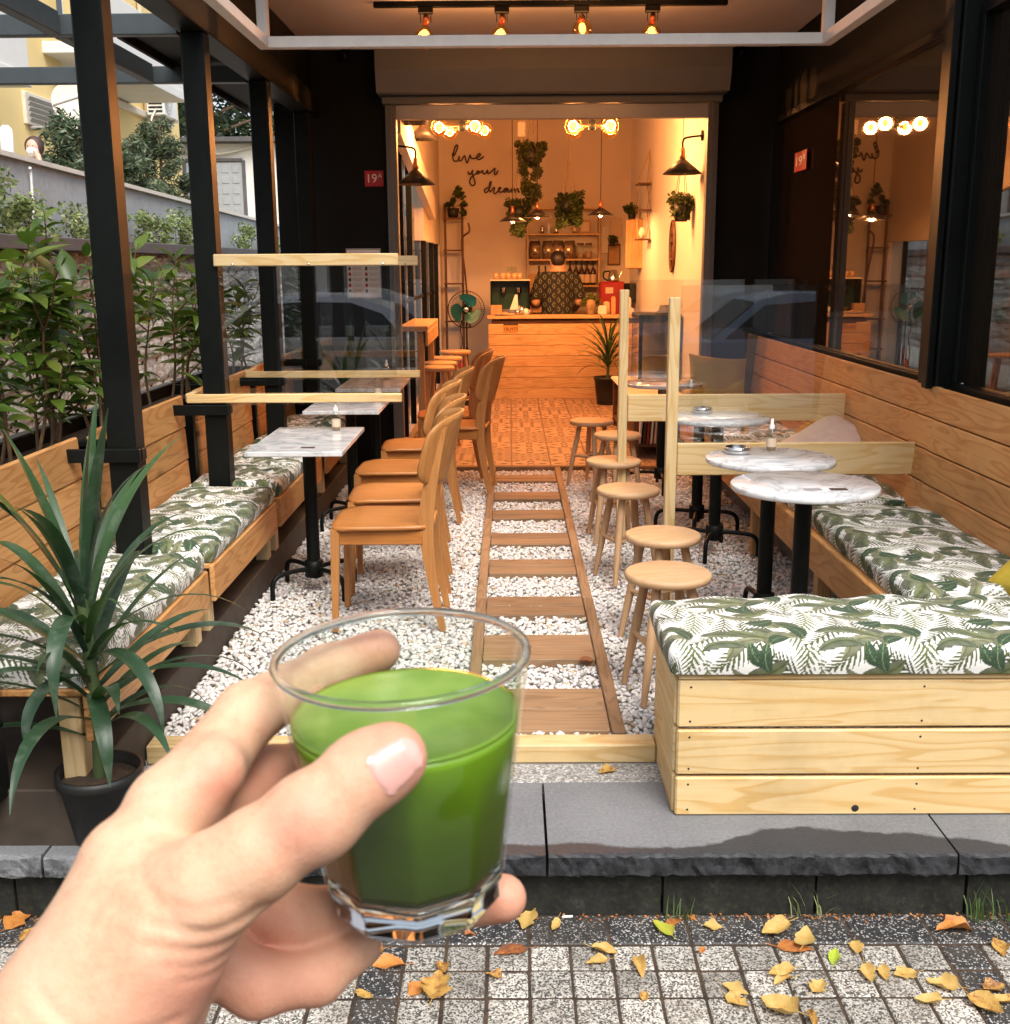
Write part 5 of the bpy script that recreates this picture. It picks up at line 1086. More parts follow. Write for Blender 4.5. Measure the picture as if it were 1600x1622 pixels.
obj('emblem', MB().tube([(-.097 + .016 * math.cos(a), -.002, .128 + .016 * math.sin(a)) for a in np.linspace(0, 6.283, 17)[:-1]], .0025, 5, closed=True), MT['red'], ps)
for cxp in (-.062, .060):
    for k in range(6):
        z = .075 - k * .040
        pic = obj('pictogram', MB().box((cxp - .042, -.002, z), (.018, .001, .024)), MT['ink'] if k % 2 else MT['red'], ps)
        ln = MB()
        for q in range(3): ln.box((cxp + .012, -.002, z + .008 - q * .008), (.072 - .012 * (q == 2), .001, .0022))
        obj('text_lines', ln, plain('print_grey', (.33, .27, .25), .8), ps)
for (x, l) in ((-1.143, 'small black security camera above the notice'), (1.616, 'small black security camera on the window side of the shutter')):
    t = thing('security_camera', l, 'camera', (x, 8.22, 2.93), 0, 'security cameras'); obj('mount', MB().box((0, .03, .06), (.05, .06, .06), .005), MT['black'], t); obj('body', MB().lathe([(0, -.05), (.028, -.05), (.032, .03), (0, .04)], 14, M=Matrix.Rotation(rad(90), 3, 'X')), MT['black'], t); obj('lens', MB().lathe([(0, .002), (.016, 0)], 12, (0, -.055, 0), M=Matrix.Rotation(rad(90), 3, 'X')), MT['screen'], t)
# ------------------------------------------------------------------ lamps
def point(parent, loc, watts, size=.03, col=(1.0, .495, .275)):
    l = bpy.data.lights.new('bulb_light', 'POINT'); l.energy = watts; l.color = col; l.shadow_soft_size = size; o = bpy.data.objects.new('bulb_light', l); COL.objects.link(o); o.parent = parent; o.location = loc; return o
def bulb(parent, loc, R, M=None, watts=4.0, drop=.06):
    M = M or Matrix.Identity(3); L = Vector(loc)
    b = obj('bulb', MB().lathe([(.0135, 0), (.0135, -.02), (R * .55, -R * .75), (R * .93, -R * 1.3), (R, -R * 1.75), (R * .86, -R * 2.3), (R * .5, -R * 2.65), (0, -R * 2.75)], 24, L, M=M), MT['bulbglass'], parent)
    obj('filament', MB().lathe([(0, -R * .75), (R * .30, -R * 1.0), (R * .34, -R * 1.7), (R * .22, -R * 2.2), (0, -R * 2.3)], 10, L, M=M), MT['filament'], b)
    point(parent, L + M @ Vector((0, 0, -R * 1.6)), watts, R * .9); return b
tl = thing('track_light', 'black ceiling track with four amber filament bulbs', 'lamp', (.24, 6.85, 2.981))
obj('track', MB().box((0, 0, -.014), (2.04, .036, .028), .003), MT['black'], tl)
for (x, a, b) in ((-.72, .25, .10), (-.28, .30, .10), (.18, .9, -.02), (.59, .45, .12)):
    hd = obj('lamp_head', MB().box((x, 0, -.045), (.085, .045, .034), .004).tube([(x - .03, 0, -.06), (x - .03, 0, -.11)], .0025, 5).tube([(x + .03, 0, -.06), (x + .03, 0, -.11)], .0025, 5).tube(crom([(x, .01, -.06), (x + .02, .01, -.085), (x + .005, 0, -.11)], 5), .004, 6), MT['black'], tl)
    Mr = Euler((-a, b, 0)).to_matrix(); bulb(hd, (x, 0, -.105), .058, Mr, 4.5)
    obj('socket', MB().lathe([(0, .035), (.018, .035), (.02, .0), (.015, -.012)], 14, (x, 0, -.105), M=Mr), MT['copper'], hd)
def chandelier(label, x, y, z, rot):
    t = thing('chandelier', label, 'lamp', (x, y, z), rot, 'globe chandeliers'); obj('rod', MB().tube([(0, 0, .02), (0, 0, 3.245 - z)], .008, 8).lathe([(0, .05), (.03, .05), (.03, -.02), (0, -.03)], 14).lathe([(.055, 3.248 - z), (.055, 3.22 - z), (0, 3.215 - z)], 16), MT['black'], t)
    for k in range(4):
        a = .35 + k * math.pi / 2; c, s = math.cos(a), math.sin(a); p = Vector((.165 * c, .165 * s, 0))
        am = obj('arm', MB().tube([(0, 0, .01), tuple(p * .75)], .006, 6).lathe([(0, .01), (.018, .01), (.018, -.02), (0, -.02)], 10, p * .78), MT['copper'], t)
        obj('globe', MB().lathe([(.068 * math.sin(q), .068 * math.cos(q)) for q in np.linspace(0.02, 3.12, 14)], 22, p + Vector((.045 * c, .045 * s, -.01))), MT['bulbglass'], am)
        obj('filament', MB().lathe([(0, .034), (.020, .022), (.026, 0), (.020, -.022), (0, -.034)], 12, p + Vector((.04 * c, .04 * s, -.005))), MT['filament'], am)
        point(t, p + Vector((.04 * c, .04 * s, -.01)), 30.0, .05)
chandelier('chandelier of four glowing globes near the wall lettering', -.386, 9.5, 2.60, 0.2); chandelier('chandelier of four glowing globes on the rope shelf side', .677, 9.5, 2.60, .35)
def cone_shade(mb, R, H, c): return mb.lathe([(.018, 0), (.03, -.01), (R, -H), (R * .985, -H + .001), (.028, -.016), (0, -.014)], 28, c)
def pendant(label, x, y, z, R=.15, top=3.248, lit=True):
    t = thing('pendant_lamp', label, 'lamp', (x, y, z), 0, 'cone pendant lamps'); obj('cord', MB().tube([(0, 0, .06), (0, 0, top - z)], .004, 6), MT['cord'], t)
    obj('socket', MB().lathe([(0, .075), (.016, .075), (.019, .03), (.024, .0), (0, -.005)], 14), MT['copper'], t); obj('shade', cone_shade(MB(), R, .085, (0, 0, 0)), MT['shade'], t)
    if lit: bulb(t, (0, 0, -.012), .036, None, 34.0)
pendant('lit cone pendant below the hanging plants, first of three', .030, 12.0, 2.03); pendant('lit cone pendant below the hanging plants, second of three', .290, 12.0, 2.07); pendant('lit cone pendant hanging on the rope shelf side', .953, 12.0, 2.085)
def wall_lamp(label, x, y, z, R, wx):
    t = thing('wall_lamp', label, 'lamp', (x, y, z), 0, 'unlit cone wall lamps'); s = 1 if wx > x else -1
    obj('arm', MB().tube(crom([(0, 0, .07), (0, 0, .13), (s * .03, 0, .155), (wx - x, 0, .17)], 4), .008, 8).lathe([(0, 0), (.04, 0), (.04, .015), (0, .015)], 14, (wx - x - s * .012, 0, .17), M=Matrix.Rotation(rad(90 * s), 3, 'Y')), MT['black'], t)
    obj('socket', MB().lathe([(0, .08), (.016, .08), (.022, .03), (.026, 0), (0, -.005)], 14), MT['copper'], t); obj('shade', cone_shade(MB(), R, .115, (0, 0, 0)), MT['shade'], t); obj('bulb', MB().lathe([(0, -.03), (.02, -.06), (.03, -.10), (.02, -.13), (0, -.14)], 14), MT['thinglass'], t)
wall_lamp('black cone wall lamp with copper socket just inside the doorway', -.715, 8.78, 2.22, .15, -.868); wall_lamp('black cone wall lamp on the oval mirror side', 1.345, 8.98, 2.30, .155, 1.498)
wall_lamp('black cone lamp high under the sloped soffit, nearer one', -.735, 8.75, 2.66, .13, -.868); wall_lamp('black cone lamp high under the sloped soffit, farther one', -.74, 9.85, 2.66, .13, -.868)
# ------------------------------------------------------------------ lettering on the back wall (traced as strokes)
def zx(p): return (-1.434 + p[0] / 1600 * 1.846, 14.185, 3.383 - p[1] / 1600 * 1.809)
STR = {'live': [[(632, 480), (655, 500), (692, 420), (688, 392), (668, 410), (642, 500), (650, 552), (690, 556), (712, 505), (706, 545), (725, 556), (752, 520), (768, 505), (782, 560), (794, 578), (815, 520), (826, 498), (838, 530), (870, 532), (915, 515), (934, 492), (918, 484), (898, 505), (900, 540), (930, 542), (970, 512)]],
       'your': [[(802, 668), (808, 695), (830, 690), (852, 655), (846, 690), (868, 760), (872, 800), (842, 816), (818, 785), (830, 735), (885, 690), (900, 668), (918, 680), (905, 695), (890, 685), (905, 662), (930, 680), (955, 660), (962, 690), (985, 690), (1010, 655), (1012, 690), (1040, 680), (1078, 640), (1088, 640), (1082, 690), (1100, 700), (1122, 660)]],
       'dream': [[(1022, 842), (990, 845), (972, 875), (990, 890), (1018, 865), (1046, 785), (1036, 780), (1024, 850), (1038, 882), (1070, 840), (1082, 845), (1072, 885), (1084, 902), (1115, 880), (1142, 850), (1146, 836), (1128, 845), (1124, 880), (1155, 886), (1185, 870), (1218, 848), (1192, 850), (1180, 878), (1200, 884), (1228, 850), (1226, 884), (1248, 880), (1266, 852), (1268, 890), (1290, 855), (1300, 855), (1302, 890), (1322, 856), (1334, 856), (1338, 888), (1352, 880)]]}
lt = thing('wall_lettering', 'dark handwritten lettering live your dream on the back wall', 'lettering', (0, 0, 0))
for w, ss in STR.items():
    mb = MB()
    for s in ss: mb.tube(crom([zx(p) for p in s], 5), .0095, 6)
    obj('word', mb, MT['ink'], lt, fix=False)
# ------------------------------------------------------------------ counter, window bar, bar stools
ct = thing('counter', 'pine plank service counter at the back of the cafe', 'counter', (.64, 12.65, 0))
for k in range(7): plank('board', (1.78, .02, .118), MT['pine_in'], ct, (0, .012, .062 + k * .1215), (0, 0, 0), .004)
plank('counter_top', (1.80, .36, .035), MT['pine_in'], ct, (0, .165, .925)); plank('counter_top', (.50, .42, .035), MT['pine_in'], ct, (-.65, .56, .925))
obj('plinth', MB().box((0, .03, .012), (1.76, .03, .02)), MT['offwhite'], ct); obj('carcass', MB().box((0, .18, .45), (1.70, .28, .88)), MT['darkwood'], ct)
np_ = thing('number_plate', 'orange number plate screwed to the counter front', 'plate', (.005, 12.648, .812)); obj('plate', MB().box((0, 0, 0), (.165, .004, .10), .002), plain('plate_orange', (.55, .27, .06), .45), np_); obj('band', MB().box((0, -.0026, .037), (.165, .002, .026)), MT['ink'], np_); link('numerals', text_mesh('18U975', .052, MT['ink'], .0006), np_, (0, -.0035, -.018), (rad(90), 0, 0))
wbm = thing('window_bar', 'orange pine bar shelf along the glazed inner wall', 'bar', (-.74, 9.15, 0)); plank('top', (1.25, .22, .04), MT['pine_in'], wbm, (0, 0, 1.03), (0, 0, rad(90))); plank('apron', (1.25, .02, .11), MT['pine_in'], wbm, (.10, 0, .953), (0, 0, rad(90)))
for y in (-.55, .55): obj('leg', MB().box((.05, y, .5), (.05, .05, 1.0), .003), MT['pine_z'], wbm)
bs = thing('bar_stool', 'x', 'stool', (0, 0, 0), 0, 'wooden bar stools'); obj('seat', MB().lathe([(0, .70), (.145, .70), (.150, .694), (.150, .672), (.142, .668), (0, .668)], 32), MT['stool'], bs)
for k in range(4):
    a = .78 + k * math.pi / 2; c, s = math.cos(a), math.sin(a); obj('leg', MB().tube([(.09 * c, .09 * s, .67), (.185 * c, .185 * s, 0)], [.019, .014], 9), MT['stool_z'], bs)
obj('foot_ring', MB().tube([(.155 * math.cos(a), .155 * math.sin(a), .24) for a in np.linspace(0, 6.283, 25)[:-1]], .008, 6, closed=True), MT['stool_z'], bs)
for i, (x, y, l) in enumerate(((-.60, 8.95, 'wooden bar stool closest to the doorway'), (-.60, 9.38, 'wooden bar stool second from the doorway'), (-.58, 9.90, 'wooden bar stool third from the doorway'), (-.53, 10.65, 'wooden bar stool nearest the fan'))):
    if i == 0: bs.location = (x, y, .006); bs['label'] = l
    else: clone(bs, (x, y, .006), .3 * i, l)
# ------------------------------------------------------------------ pedestal fan
fn = thing('pedestal_fan', 'pedestal fan with teal blades in front of the back wall', 'fan', (-.475, 12.2, 0)); hz = 1.035
obj('base', MB().lathe([(0, .045), (.05, .05), (.17, .02), (.18, .005), (0, .005)], 28), MT['black'], fn); obj('pole', MB().lathe([(.016, .03), (.016, .62), (.010, .62), (.010, hz - .05)], 12), MT['black'], fn); obj('motor', MB().lathe([(0, -.02), (.05, -.01), (.06, .06), (.03, .13), (0, .14)], 18, (0, .02, hz), M=Matrix.Rotation(rad(-90), 3, 'X')), MT['black'], fn)
for k in range(3):
    V = []; F = []
    for i in range(9):
        f = i / 8
        for j in range(7):
            g_ = j / 6 - .5; r_ = .03 + f * .135; an = g_ * (.5 + 1.15 * math.sin(f * 2.6)) + f * .5; V.append((r_ * math.cos(an), -.02 + g_ * .05, r_ * math.sin(an)))
    for i in range(8):
        for j in range(6): F.append((i * 7 + j, i * 7 + j + 1, i * 7 + 8 + j, i * 7 + 7 + j))
    mb = MB(); mb.add(V, F, 0, True); obj('blade', mb, MT['teal'], fn, (0, -.06, hz), (0, 1.15 - k * 2.094, 0))
cg = MB()
for y, R in ((-.03, .195), (-.085, .198), (-.12, .165)): cg.tube([(R * math.cos(a), y, R * math.sin(a)) for a in np.linspace(0, 6.283, 41)[:-1]], .004 if y == -.085 else .0022, 5, closed=True)
for k in range(48):
    a = 2 * math.pi * k / 48; cg.tube([(.03 * math.cos(a), -.138, .03 * math.sin(a)), (.165 * math.cos(a), -.12, .165 * math.sin(a)), (.198 * math.cos(a), -.085, .198 * math.sin(a)), (.195 * math.cos(a), -.03, .195 * math.sin(a)), (.05 * math.cos(a), .0, .05 * math.sin(a))], .0010, 4, cap=False)
obj('cage', cg, MT['black'], fn, (0, 0, hz), fix=False); obj('hub', MB().lathe([(0, .01), (.022, .008), (.03, 0), (0, 0)], 16, (0, -.14, hz), M=Matrix.Rotation(rad(90), 3, 'X')), MT['chrome'], fn); obj('cable', MB().tube(crom([(-.02, 0, hz - .06), (-.07, .02, hz - .2), (-.05, .02, hz - .35), (-.08, .03, hz - .5), (-.06, .03, .2)], 6), .005, 6), MT['cord'], fn)
um = tag(obj('umbrella', MB().tube([(0, 0, 0), (.03, .05, .42), (.035, .06, .46)], [.012, .03, .008], 8).tube([(.035, .06, .46), (.04, .07, .60)], .006, 6), MT['machine_red'], None, (-.58, 12.25, .01)), 'furled red umbrella leaning by the fan', 'umbrella')
# ------------------------------------------------------------------ ladder shelf, cane, plants
ls = thing('ladder_shelf', 'thin ladder shelf leaning in the back corner', 'shelf', (-.69, 14.0, 0))
for sx in (-1, 1): plank('stile', (2.25, .022, .03), MT['darkwood'], ls, (sx * .105, .02, 1.12), (0, rad(-90), 0))
for z in (.45, .82, 1.28, 1.68, 2.06): plank('tread', (.25, .14, .018), MT['darkwood'], ls, (0, -.04, z))
tag(obj('cane', MB().tube(crom([(-.50, 13.75, 2.0), (-.49, 13.75, 1.90), (-.585, 13.8, 1.79), (-.55, 13.85, 1.4), (-.50, 13.9, .75)], 6), .012, 8), MT['darkwood']), 'bent dark cane leaning beside the ladder shelf', 'cane')
def pot_plant(label, x, y, z, R, H, fol, n, seed, size=.03, cols=((.03, .06, .012), (.11, .15, .03)), mat='pot', stems=True, elong=1.8):
    t = thing('house_plant', label, 'plant', (x, y, z), 0, 'indoor plants'); obj('pot', MB().lathe([(0, 0), (R * .75, 0), (R, H), (R * .9, H), (R * .85, H - .015), (0, H - .015)], 20), MT[mat], t); cs = [(a, b, c) for a, b, c, r in fol]; tone_foliage('foliage', t, blob(cs, [r for *_, r in fol]), n, size, cols, seed, elong=elong)
    if stems:
        st = MB()
        for c in cs: st.tube(crom([(0, 0, H - .01), (c[0] * .4, c[1] * .4, H + (c[2] - H) * .6), c], 4), .004, 5)
        obj('stems', st, MT['twig'], t, fix=False)
    return t
pot_plant('drooping leafy plant in a pot on the ladder shelf', -.69, 13.93, 2.07, .075, .11, [(.05, 0, .28, .05), (.10, 0, .26, .05), (.13, 0, .16, .04), (.0, 0, .20, .04), (-.05, 0, .15, .04), (.12, 0, .06, .04), (.06, 0, .33, .04)], 260, 3, .035)
pot_plant('small dark plant on the wall cabinet', 1.40, 13.1, 2.00, .05, .07, [(0, 0, .12, .07), (.04, 0, .10, .05), (-.05, 0, .12, .05)], 260, 4, .03)
pot_plant('little potted plant on the picture ledge', 1.26, 14.02, 1.72, .04, .05, [(0, 0, .09, .05), (.03, 0, .08, .04)], 120, 5, .03)
def hanging_plant(label, x, y, z, Rt, L, n, seed, top, cols, size=.026, pot=True, taper=.55):
    t = thing('hanging_plant', label, 'plant', (x, y, z), 0, 'hanging plants'); r = random.Random(seed); cs = []; rr = []
    for k in range(60):
        f = r.random() ** 1.1; a = r.uniform(0, 6.28); R = Rt * (1 - taper * f) * r.uniform(.5, 1); cs.append((R * math.cos(a), R * math.sin(a), .06 - L * f)); rr.append(r.uniform(.03, .06))
    obj('pot', MB().lathe([(0, -.14), (Rt * .55, -.14), (Rt * .75, .0), (Rt * .7, 0), (0, -.02)], 18), MT['pot'], t); tone_foliage('foliage', t, blob(cs, rr), n, size, cols, seed); rp = MB()
    for k in range(4): a = .4 + k * 1.571; rp.tube([(Rt * .72 * math.cos(a), Rt * .72 * math.sin(a), 0), (.0, 0, top)], .0035, 5)
    rp.tube([(0, 0, top), (0, 0, 3.248 - z)], .004, 5); obj('rope', rp, MT['rope'], t)
hanging_plant('large bushy hanging plant covering the end of the lettering', .235, 12.5, 2.72, .155, .62, 9000, 1, .42, ((.03, .05, .012), (.13, .14, .03)), .018)
hanging_plant('hanging plant low between the first two pendants', .10, 12.7, 2.13, .14, .36, 3600, 2, .5, ((.03, .05, .012), (.10, .13, .03)), .024)
hanging_plant('trailing hanging plant in front of the shelves', .645, 12.6, 2.19, .15, .34, 4200, 3, .45, ((.025, .05, .012), (.10, .14, .03)), .023, taper=.1)
hanging_plant('hanging plant at the door frame on the oval mirror side', 1.40, 9.35, 1.98, .09, .16, 700, 4, .45, ((.025, .05, .012), (.09, .12, .03)), .03)
tag(obj('speaker', MB().box((0, 0, 0), (.085, .09, .16), .008).box((0, -.046, -.02), (.06, .004, .09)), MT['offwhite'], None, (.13, 12.5, 2.92)), 'small pale speaker hanging above the large plant', 'speaker')
# ------------------------------------------------------------------ shelves behind the counter
sf = thing('shelf_unit', 'pine shelf unit on the back wall', 'shelf', (.66, 14.07, 0))
for z in (1.24, 1.56, 1.865): plank('shelf', (.86, .20, .022), MT['pine_in'], sf, (0, 0, z))
plank('shelf', (.86, .20, .018), MT['pine_in'], sf, (0, 0, 2.17)); plank('shelf', (.86, .20, .022), MT['pine_in'], sf, (0, 0, .92))
for sx in (-1, 1): plank('side', (1.28, .20, .02), MT['pine_in'], sf, (sx * .44, 0, 1.545), (0, rad(-90), 0))
for i, x in enumerate((.31, .47, .60, .74)):
    tag(obj('coffee_bag', MB().add([(-.065, -.035, 0), (.065, -.035, 0), (.065, .035, 0), (-.065, .035, 0), (-.07, -.03, .12), (.07, -.03, .12), (.07, .03, .12), (-.07, .03, .12), (-.06, -.004, .22), (.06, -.004, .22), (.06, .004, .22), (-.06, .004, .22)], [(3, 2, 1, 0), (0, 1, 5, 4), (1, 2, 6, 5), (2, 3, 7, 6), (3, 0, 4, 7), (4, 5, 9, 8), (5, 6, 10, 9), (6, 7, 11, 10), (7, 4, 8, 11), (8, 9, 10, 11)], 0, True), MT['foil'], None, (x, 14.05, 1.572), (0, 0, random.uniform(-.3, .3))), ['shiny coffee bag at the lettering end of the shelf', 'shiny coffee bag second on the shelf', 'shiny coffee bag above the barista head', 'shiny coffee bag next to the jars'][i], 'bag', 'coffee bags')
for i, x in enumerate((.875, .975)):
    t = thing('storage_jar', ['glass storage jar next to the coffee bags', 'glass storage jar at the end of the shelf'][i], 'jar', (x, 14.05, 1.572), 0, 'storage jars'); obj('glass', MB().lathe([(0, 0), (.042, 0), (.045, .01), (.045, .15), (.036, .165)], 18), MT['thinglass'], t); obj('contents', MB().lathe([(0, .004), (.040, .004), (.040, .07 + .02 * i), (0, .075 + .02 * i)], 16), MT['kraft'], t); obj('lid', MB().lathe([(.04, .165), (.042, .19), (0, .192)], 16), MT['darkwood'], t)
def bottle(label, x, y, z, lab=True, s=1.0):
    t = thing('bottle', label, 'bottle', (x, y, z), 0, 'syrup bottles'); obj('glass', MB().lathe([(0, 0), (.034 * s, 0), (.036 * s, .01), (.036 * s, .15 * s), (.03 * s, .18 * s), (.013 * s, .215 * s), (.012 * s, .24 * s)], 16), MT['bottleglass'], t); obj('cap', MB().lathe([(.013 * s, .235 * s), (.014 * s, .30 * s), (0, .30 * s)], 12), MT['cord'], t)
    if lab: obj('label', MB().lathe([(.0368 * s, .03 * s), (.0368 * s, .13 * s)], 16), MT['label'], t)
for i, x in enumerate((.745, .82, .89, .96, 1.035)): bottle('syrup bottle with pale label, ' + ['first from the barista', 'second from the barista', 'third from the barista', 'fourth from the barista', 'at the end of the shelf'][i], x, 14.05, 1.252)
for i, x in enumerate((.36, .44)): bottle('dark unlabelled bottle left of the barista, ' + ['outer one', 'inner one'][i], x, 14.05, 1.252, False, .8)
tag(obj('wooden_box', MB().box((0, 0, .06), (.12, .12, .12), .004).box((0, 0, .13), (.09, .09, .02)), MT['kraft'], None, (.29, 14.05, 1.252)), 'brown box on the shelf at the lettering end', 'box')
tag(obj('cutting_board', MB().box((0, 0, .15), (.2, .02, .30), .008).box((0, 0, .33), (.05, .018, .08), .006), MT['beech_z'], None, (.33, 13.3, .945), (rad(-8), 0, 0)), 'wooden cutting board standing on the counter behind the barista', 'board')
for i, (x, s, m) in enumerate(((.45, .10, 'chrome'), (.53, .13, 'white'), (.62, .08, 'chrome'))): tag(obj('ornament', MB().lathe([(0, 0), (.03, 0), (.02, s * .4), (.028, s * .7), (.012, s), (0, s)], 12), MT[m], None, (x - .05, 14.05, 1.877)), ['small steel ornament on the top shelf', 'pale figurine on the top shelf', 'squat steel ornament on the top shelf'][i], 'ornament')
for (x, w, h, l, m) in ((.80, .05, .19, 'narrow dark frame standing on the top shelf', 'darkwood'), (.93, .14, .16, 'square pale frame standing on the top shelf', 'kraft')):
    t = thing('framed_picture', l, 'picture', (x, 14.08, 1.877)); obj('frame', MB().box((0, 0, h / 2), (w, .015, h), .003), MT[m], t); obj('picture', MB().box((0, -.009, h / 2), (w * .7, .004, h * .7)), MT['label'], t)
# ------------------------------------------------------------------ things on the counter
cm = thing('coffee_machine', 'espresso machine with dark green back panel on the counter', 'coffee machine', (.0, 13.2, .943)); obj('body', MB().box((0, .13, .19), (.45, .18, .38), .008), MT['darkgreen'], cm); obj('top_tray', MB().box((0, .02, .387), (.47, .42, .012), .003), MT['offwhite'], cm); obj('drip_tray', MB().box((0, -.06, .03), (.45, .26, .06), .006), MT['chrome'], cm); [obj('side_panel', MB().box((q, .0, .19), (.012, .36, .375), .004), MT['black'], cm) for q in (-.222, .222)]
for x in (-.08, .10): gh = obj('group_head', MB().lathe([(.035, .30), (.035, .24), (.028, .235), (0, .235)], 16, (x, -.02, 0)), MT['chrome'], cm); obj('portafilter', MB().tube([(x, -.03, .235), (x, -.18, .215)], [.012, .015], 8), MT['black'], gh)
for i, (x, z, l) in enumerate(((-.165, 0, 'glass cup on the coffee machine, outer end'), (-.085, 0, 'glass cup on the coffee machine, second'), (-.02, 0, 'glass cup on the coffee machine, third'), (.05, 0, 'glass cup on the coffee machine, fourth'), (.11, 0, 'glass cup on the coffee machine, barista end'), (-.01, .075, 'glass cup stacked on top of the others, first'), (.05, .075, 'glass cup stacked on top of the others, second'))): tag(obj('cup', MB().lathe([(0, .002), (.028, 0), (.036, .07), (.033, .07), (.026, .008), (0, .008)], 16), plain('cup_amber', (.55, .33, .18), .15) if z == 0 else MT['thinglass'], None, (x, 13.2 - .02 * (i % 2), 1.337 + z + .0015)), l, 'cup', 'cups on the coffee machine')
tag(obj('paper_cone', MB().add([(-.05, -.02, 0), (.05, -.02, 0), (.05, .02, 0), (-.05, .02, 0), (.012, -.015, .17), (.038, -.015, .17), (.038, .015, .17), (.012, .015, .17)], [(3, 2, 1, 0), (0, 1, 5, 4), (1, 2, 6, 5), (2, 3, 7, 6), (3, 0, 4, 7), (4, 5, 6, 7)]), MT['white'], None, (.045, 12.93, 1.0)), 'white folded menu card in front of the coffee machine', 'card')
tag(obj('napkin_box', MB().box((0, 0, .055), (.13, .10, .11), .004), MT['kraft'], None, (-.16, 12.88, .943)), 'brown napkin box on the counter end', 'box')
t = thing('cake_plate', 'pale plate with pastry on the counter above the number plate', 'plate', (-.06, 12.76, .943)); obj('plate', MB().lathe([(0, .004), (.06, .003), (.115, .016), (.113, .02), (.06, .009), (0, .009)], 28), MT['offwhite'], t); obj('pastry', MB().lathe([(.05, .01), (.055, .02), (.03, .035), (0, .04)], 16), MT['kraft'], t)
for i, (x, y, h, m) in enumerate(((.13, 12.9, .10, 'chrome'), (.18, 12.86, .07, 'white'), (.08, 12.84, .06, 'chrome'))): tag(obj('milk_jug', MB().lathe([(0, 0), (h * .4, 0), (h * .42, h * .5), (h * .3, h), (h * .28, h), (h * .38, h * .5), (0, .01)], 16).tube(crom([(h * .38, 0, h * .8), (h * .7, 0, h * .6), (h * .4, 0, h * .2)], 5), .004, 6), MT[m], None, (x, y, .943)), ['tall steel milk jug by the coffee machine', 'white milk jug by the coffee machine', 'small steel milk jug by the coffee machine'][i], 'jug', 'milk jugs')
rm = thing('juice_machine', 'dark red machine at the wall end of the counter', 'machine', (1.28, 13.55, .90)); obj('body', MB().box((-.06, 0, .20), (.30, .30, .40), .02), MT['machine_red'], rm); obj('label', MB().box((-.10, -.152, .30), (.09, .004, .07)), MT['label'], rm); obj('hopper', MB().box((.15, -.05, .27), (.16, .22, .22), .015), MT['black'], rm); obj('base', MB().box((0, .0, -.43), (.44, .32, .86)), MT['darkwood'], rm)
kt = thing('kettle', 'steel kettle on top of the red machine', 'kettle', (1.24, 13.55, 1.302)); obj('body', MB().lathe([(0, 0), (.07, 0), (.072, .02), (.05, .12), (.03, .135), (0, .14)], 20), MT['chrome'], kt); obj('handle', MB().tube(crom([(-.05, 0, .12), (-.11, 0, .11), (-.12, 0, .05), (-.07, 0, .01)], 5), .009, 7), MT['black'], kt); obj('spout', MB().tube([(.06, 0, .04), (.10, 0, .11)], [.014, .008], 8), MT['chrome'], kt)
bt = thing('moss_bust', 'stone head planter with mossy hair on the counter', 'planter', (.92, 12.82, .943)); obj('head', MB().lathe([(0, 0), (.05, 0), (.035, .03), (.05, .06), (.06, .10), (.055, .15), (.035, .17), (0, .17)], 18), plain('bust_stone', (.30, .20, .11), .9), bt); tone_foliage('moss', bt, blob([(-.05, 0, .17), (.05, 0, .17), (0, 0, .20), (-.08, 0, .13), (.08, 0, .14)], [.05] * 5), 900, .014, ((.06, .08, .01), (.20, .22, .05)), 9)
nose = obj('face', MB().box((0, -.058, .10), (.014, .02, .035), .004).box((0, -.052, .068), (.03, .012, .008), .003).box((-.022, -.05, .118), (.016, .008, .007), .002).box((.022, -.05, .118), (.016, .008, .007), .002), plain('bust_stone_face', (.27, .18, .10), .9), bt)
for i, (x, y, w, h, m, l) in enumerate(((1.05, 12.82, .10, .09, 'offwhite', 'pale box on the counter under the red machine'), (1.18, 12.85, .05, .19, 'kraft', 'tall roll of wrapped straws on the counter'), (1.33, 12.80, .16, .07, 'offwhite', 'low pale box at the wall end of the counter'), (1.36, 12.90, .05, .18, 'white', 'white bottle at the wall end of the counter'), (1.11, 12.95, .07, .13, 'label', 'small labelled tin on the counter'))): tag(obj('counter_item', MB().box((0, 0, h / 2), (w, .08, h), .006).box((0, 0, h + .006), (w * .7, .05, .012), .003), MT[m], None, (x, y, .943)), l, 'container')
# ------------------------------------------------------------------ right interior wall
wc = thing('wall_cabinet', 'open pine wall cabinet beside the rope shelf', 'cabinet', (1.43, 13.0, 1.45)); plank('side', (.55, .14, .02), MT['pine_in'], wc, (0, -.11, .275), (0, rad(-90), rad(90))); plank('side', (.55, .14, .02), MT['pine_in'], wc, (0, .11, .275), (0, rad(-90), rad(90)))
for z in (.01, .28, .54): plank('shelf', (.14, .20, .018), MT['pine_in'], wc, (0, 0, z))
plank('door', (.53, .20, .016), MT['pine_in'], wc, (-.02, -.135, .275), (rad(90), rad(-90), 0))
ros = thing('rope_shelf', 'three tier rope shelf with wooden boards on the inner wall', 'shelf', (1.42, 12.2, 0))
for z in (1.76, 2.06, 2.33): plank('board', (.30, .14, .015), MT['darkwood'], ros, (0, 0, z), (0, 0, rad(90)))
rp = MB()
for (a, b) in ((1.76, 2.06), (2.06, 2.33)):
    for s in (-1, 1):
        for x in (-.06, .06): rp.tube([(x, s * .14, a), (x, -s * .14, b)], .004, 5)
for s in (-1, 1):
    for x in (-.06, .06): rp.tube([(x, s * .14, 2.33), (.06, 0, 2.68)], .004, 5)
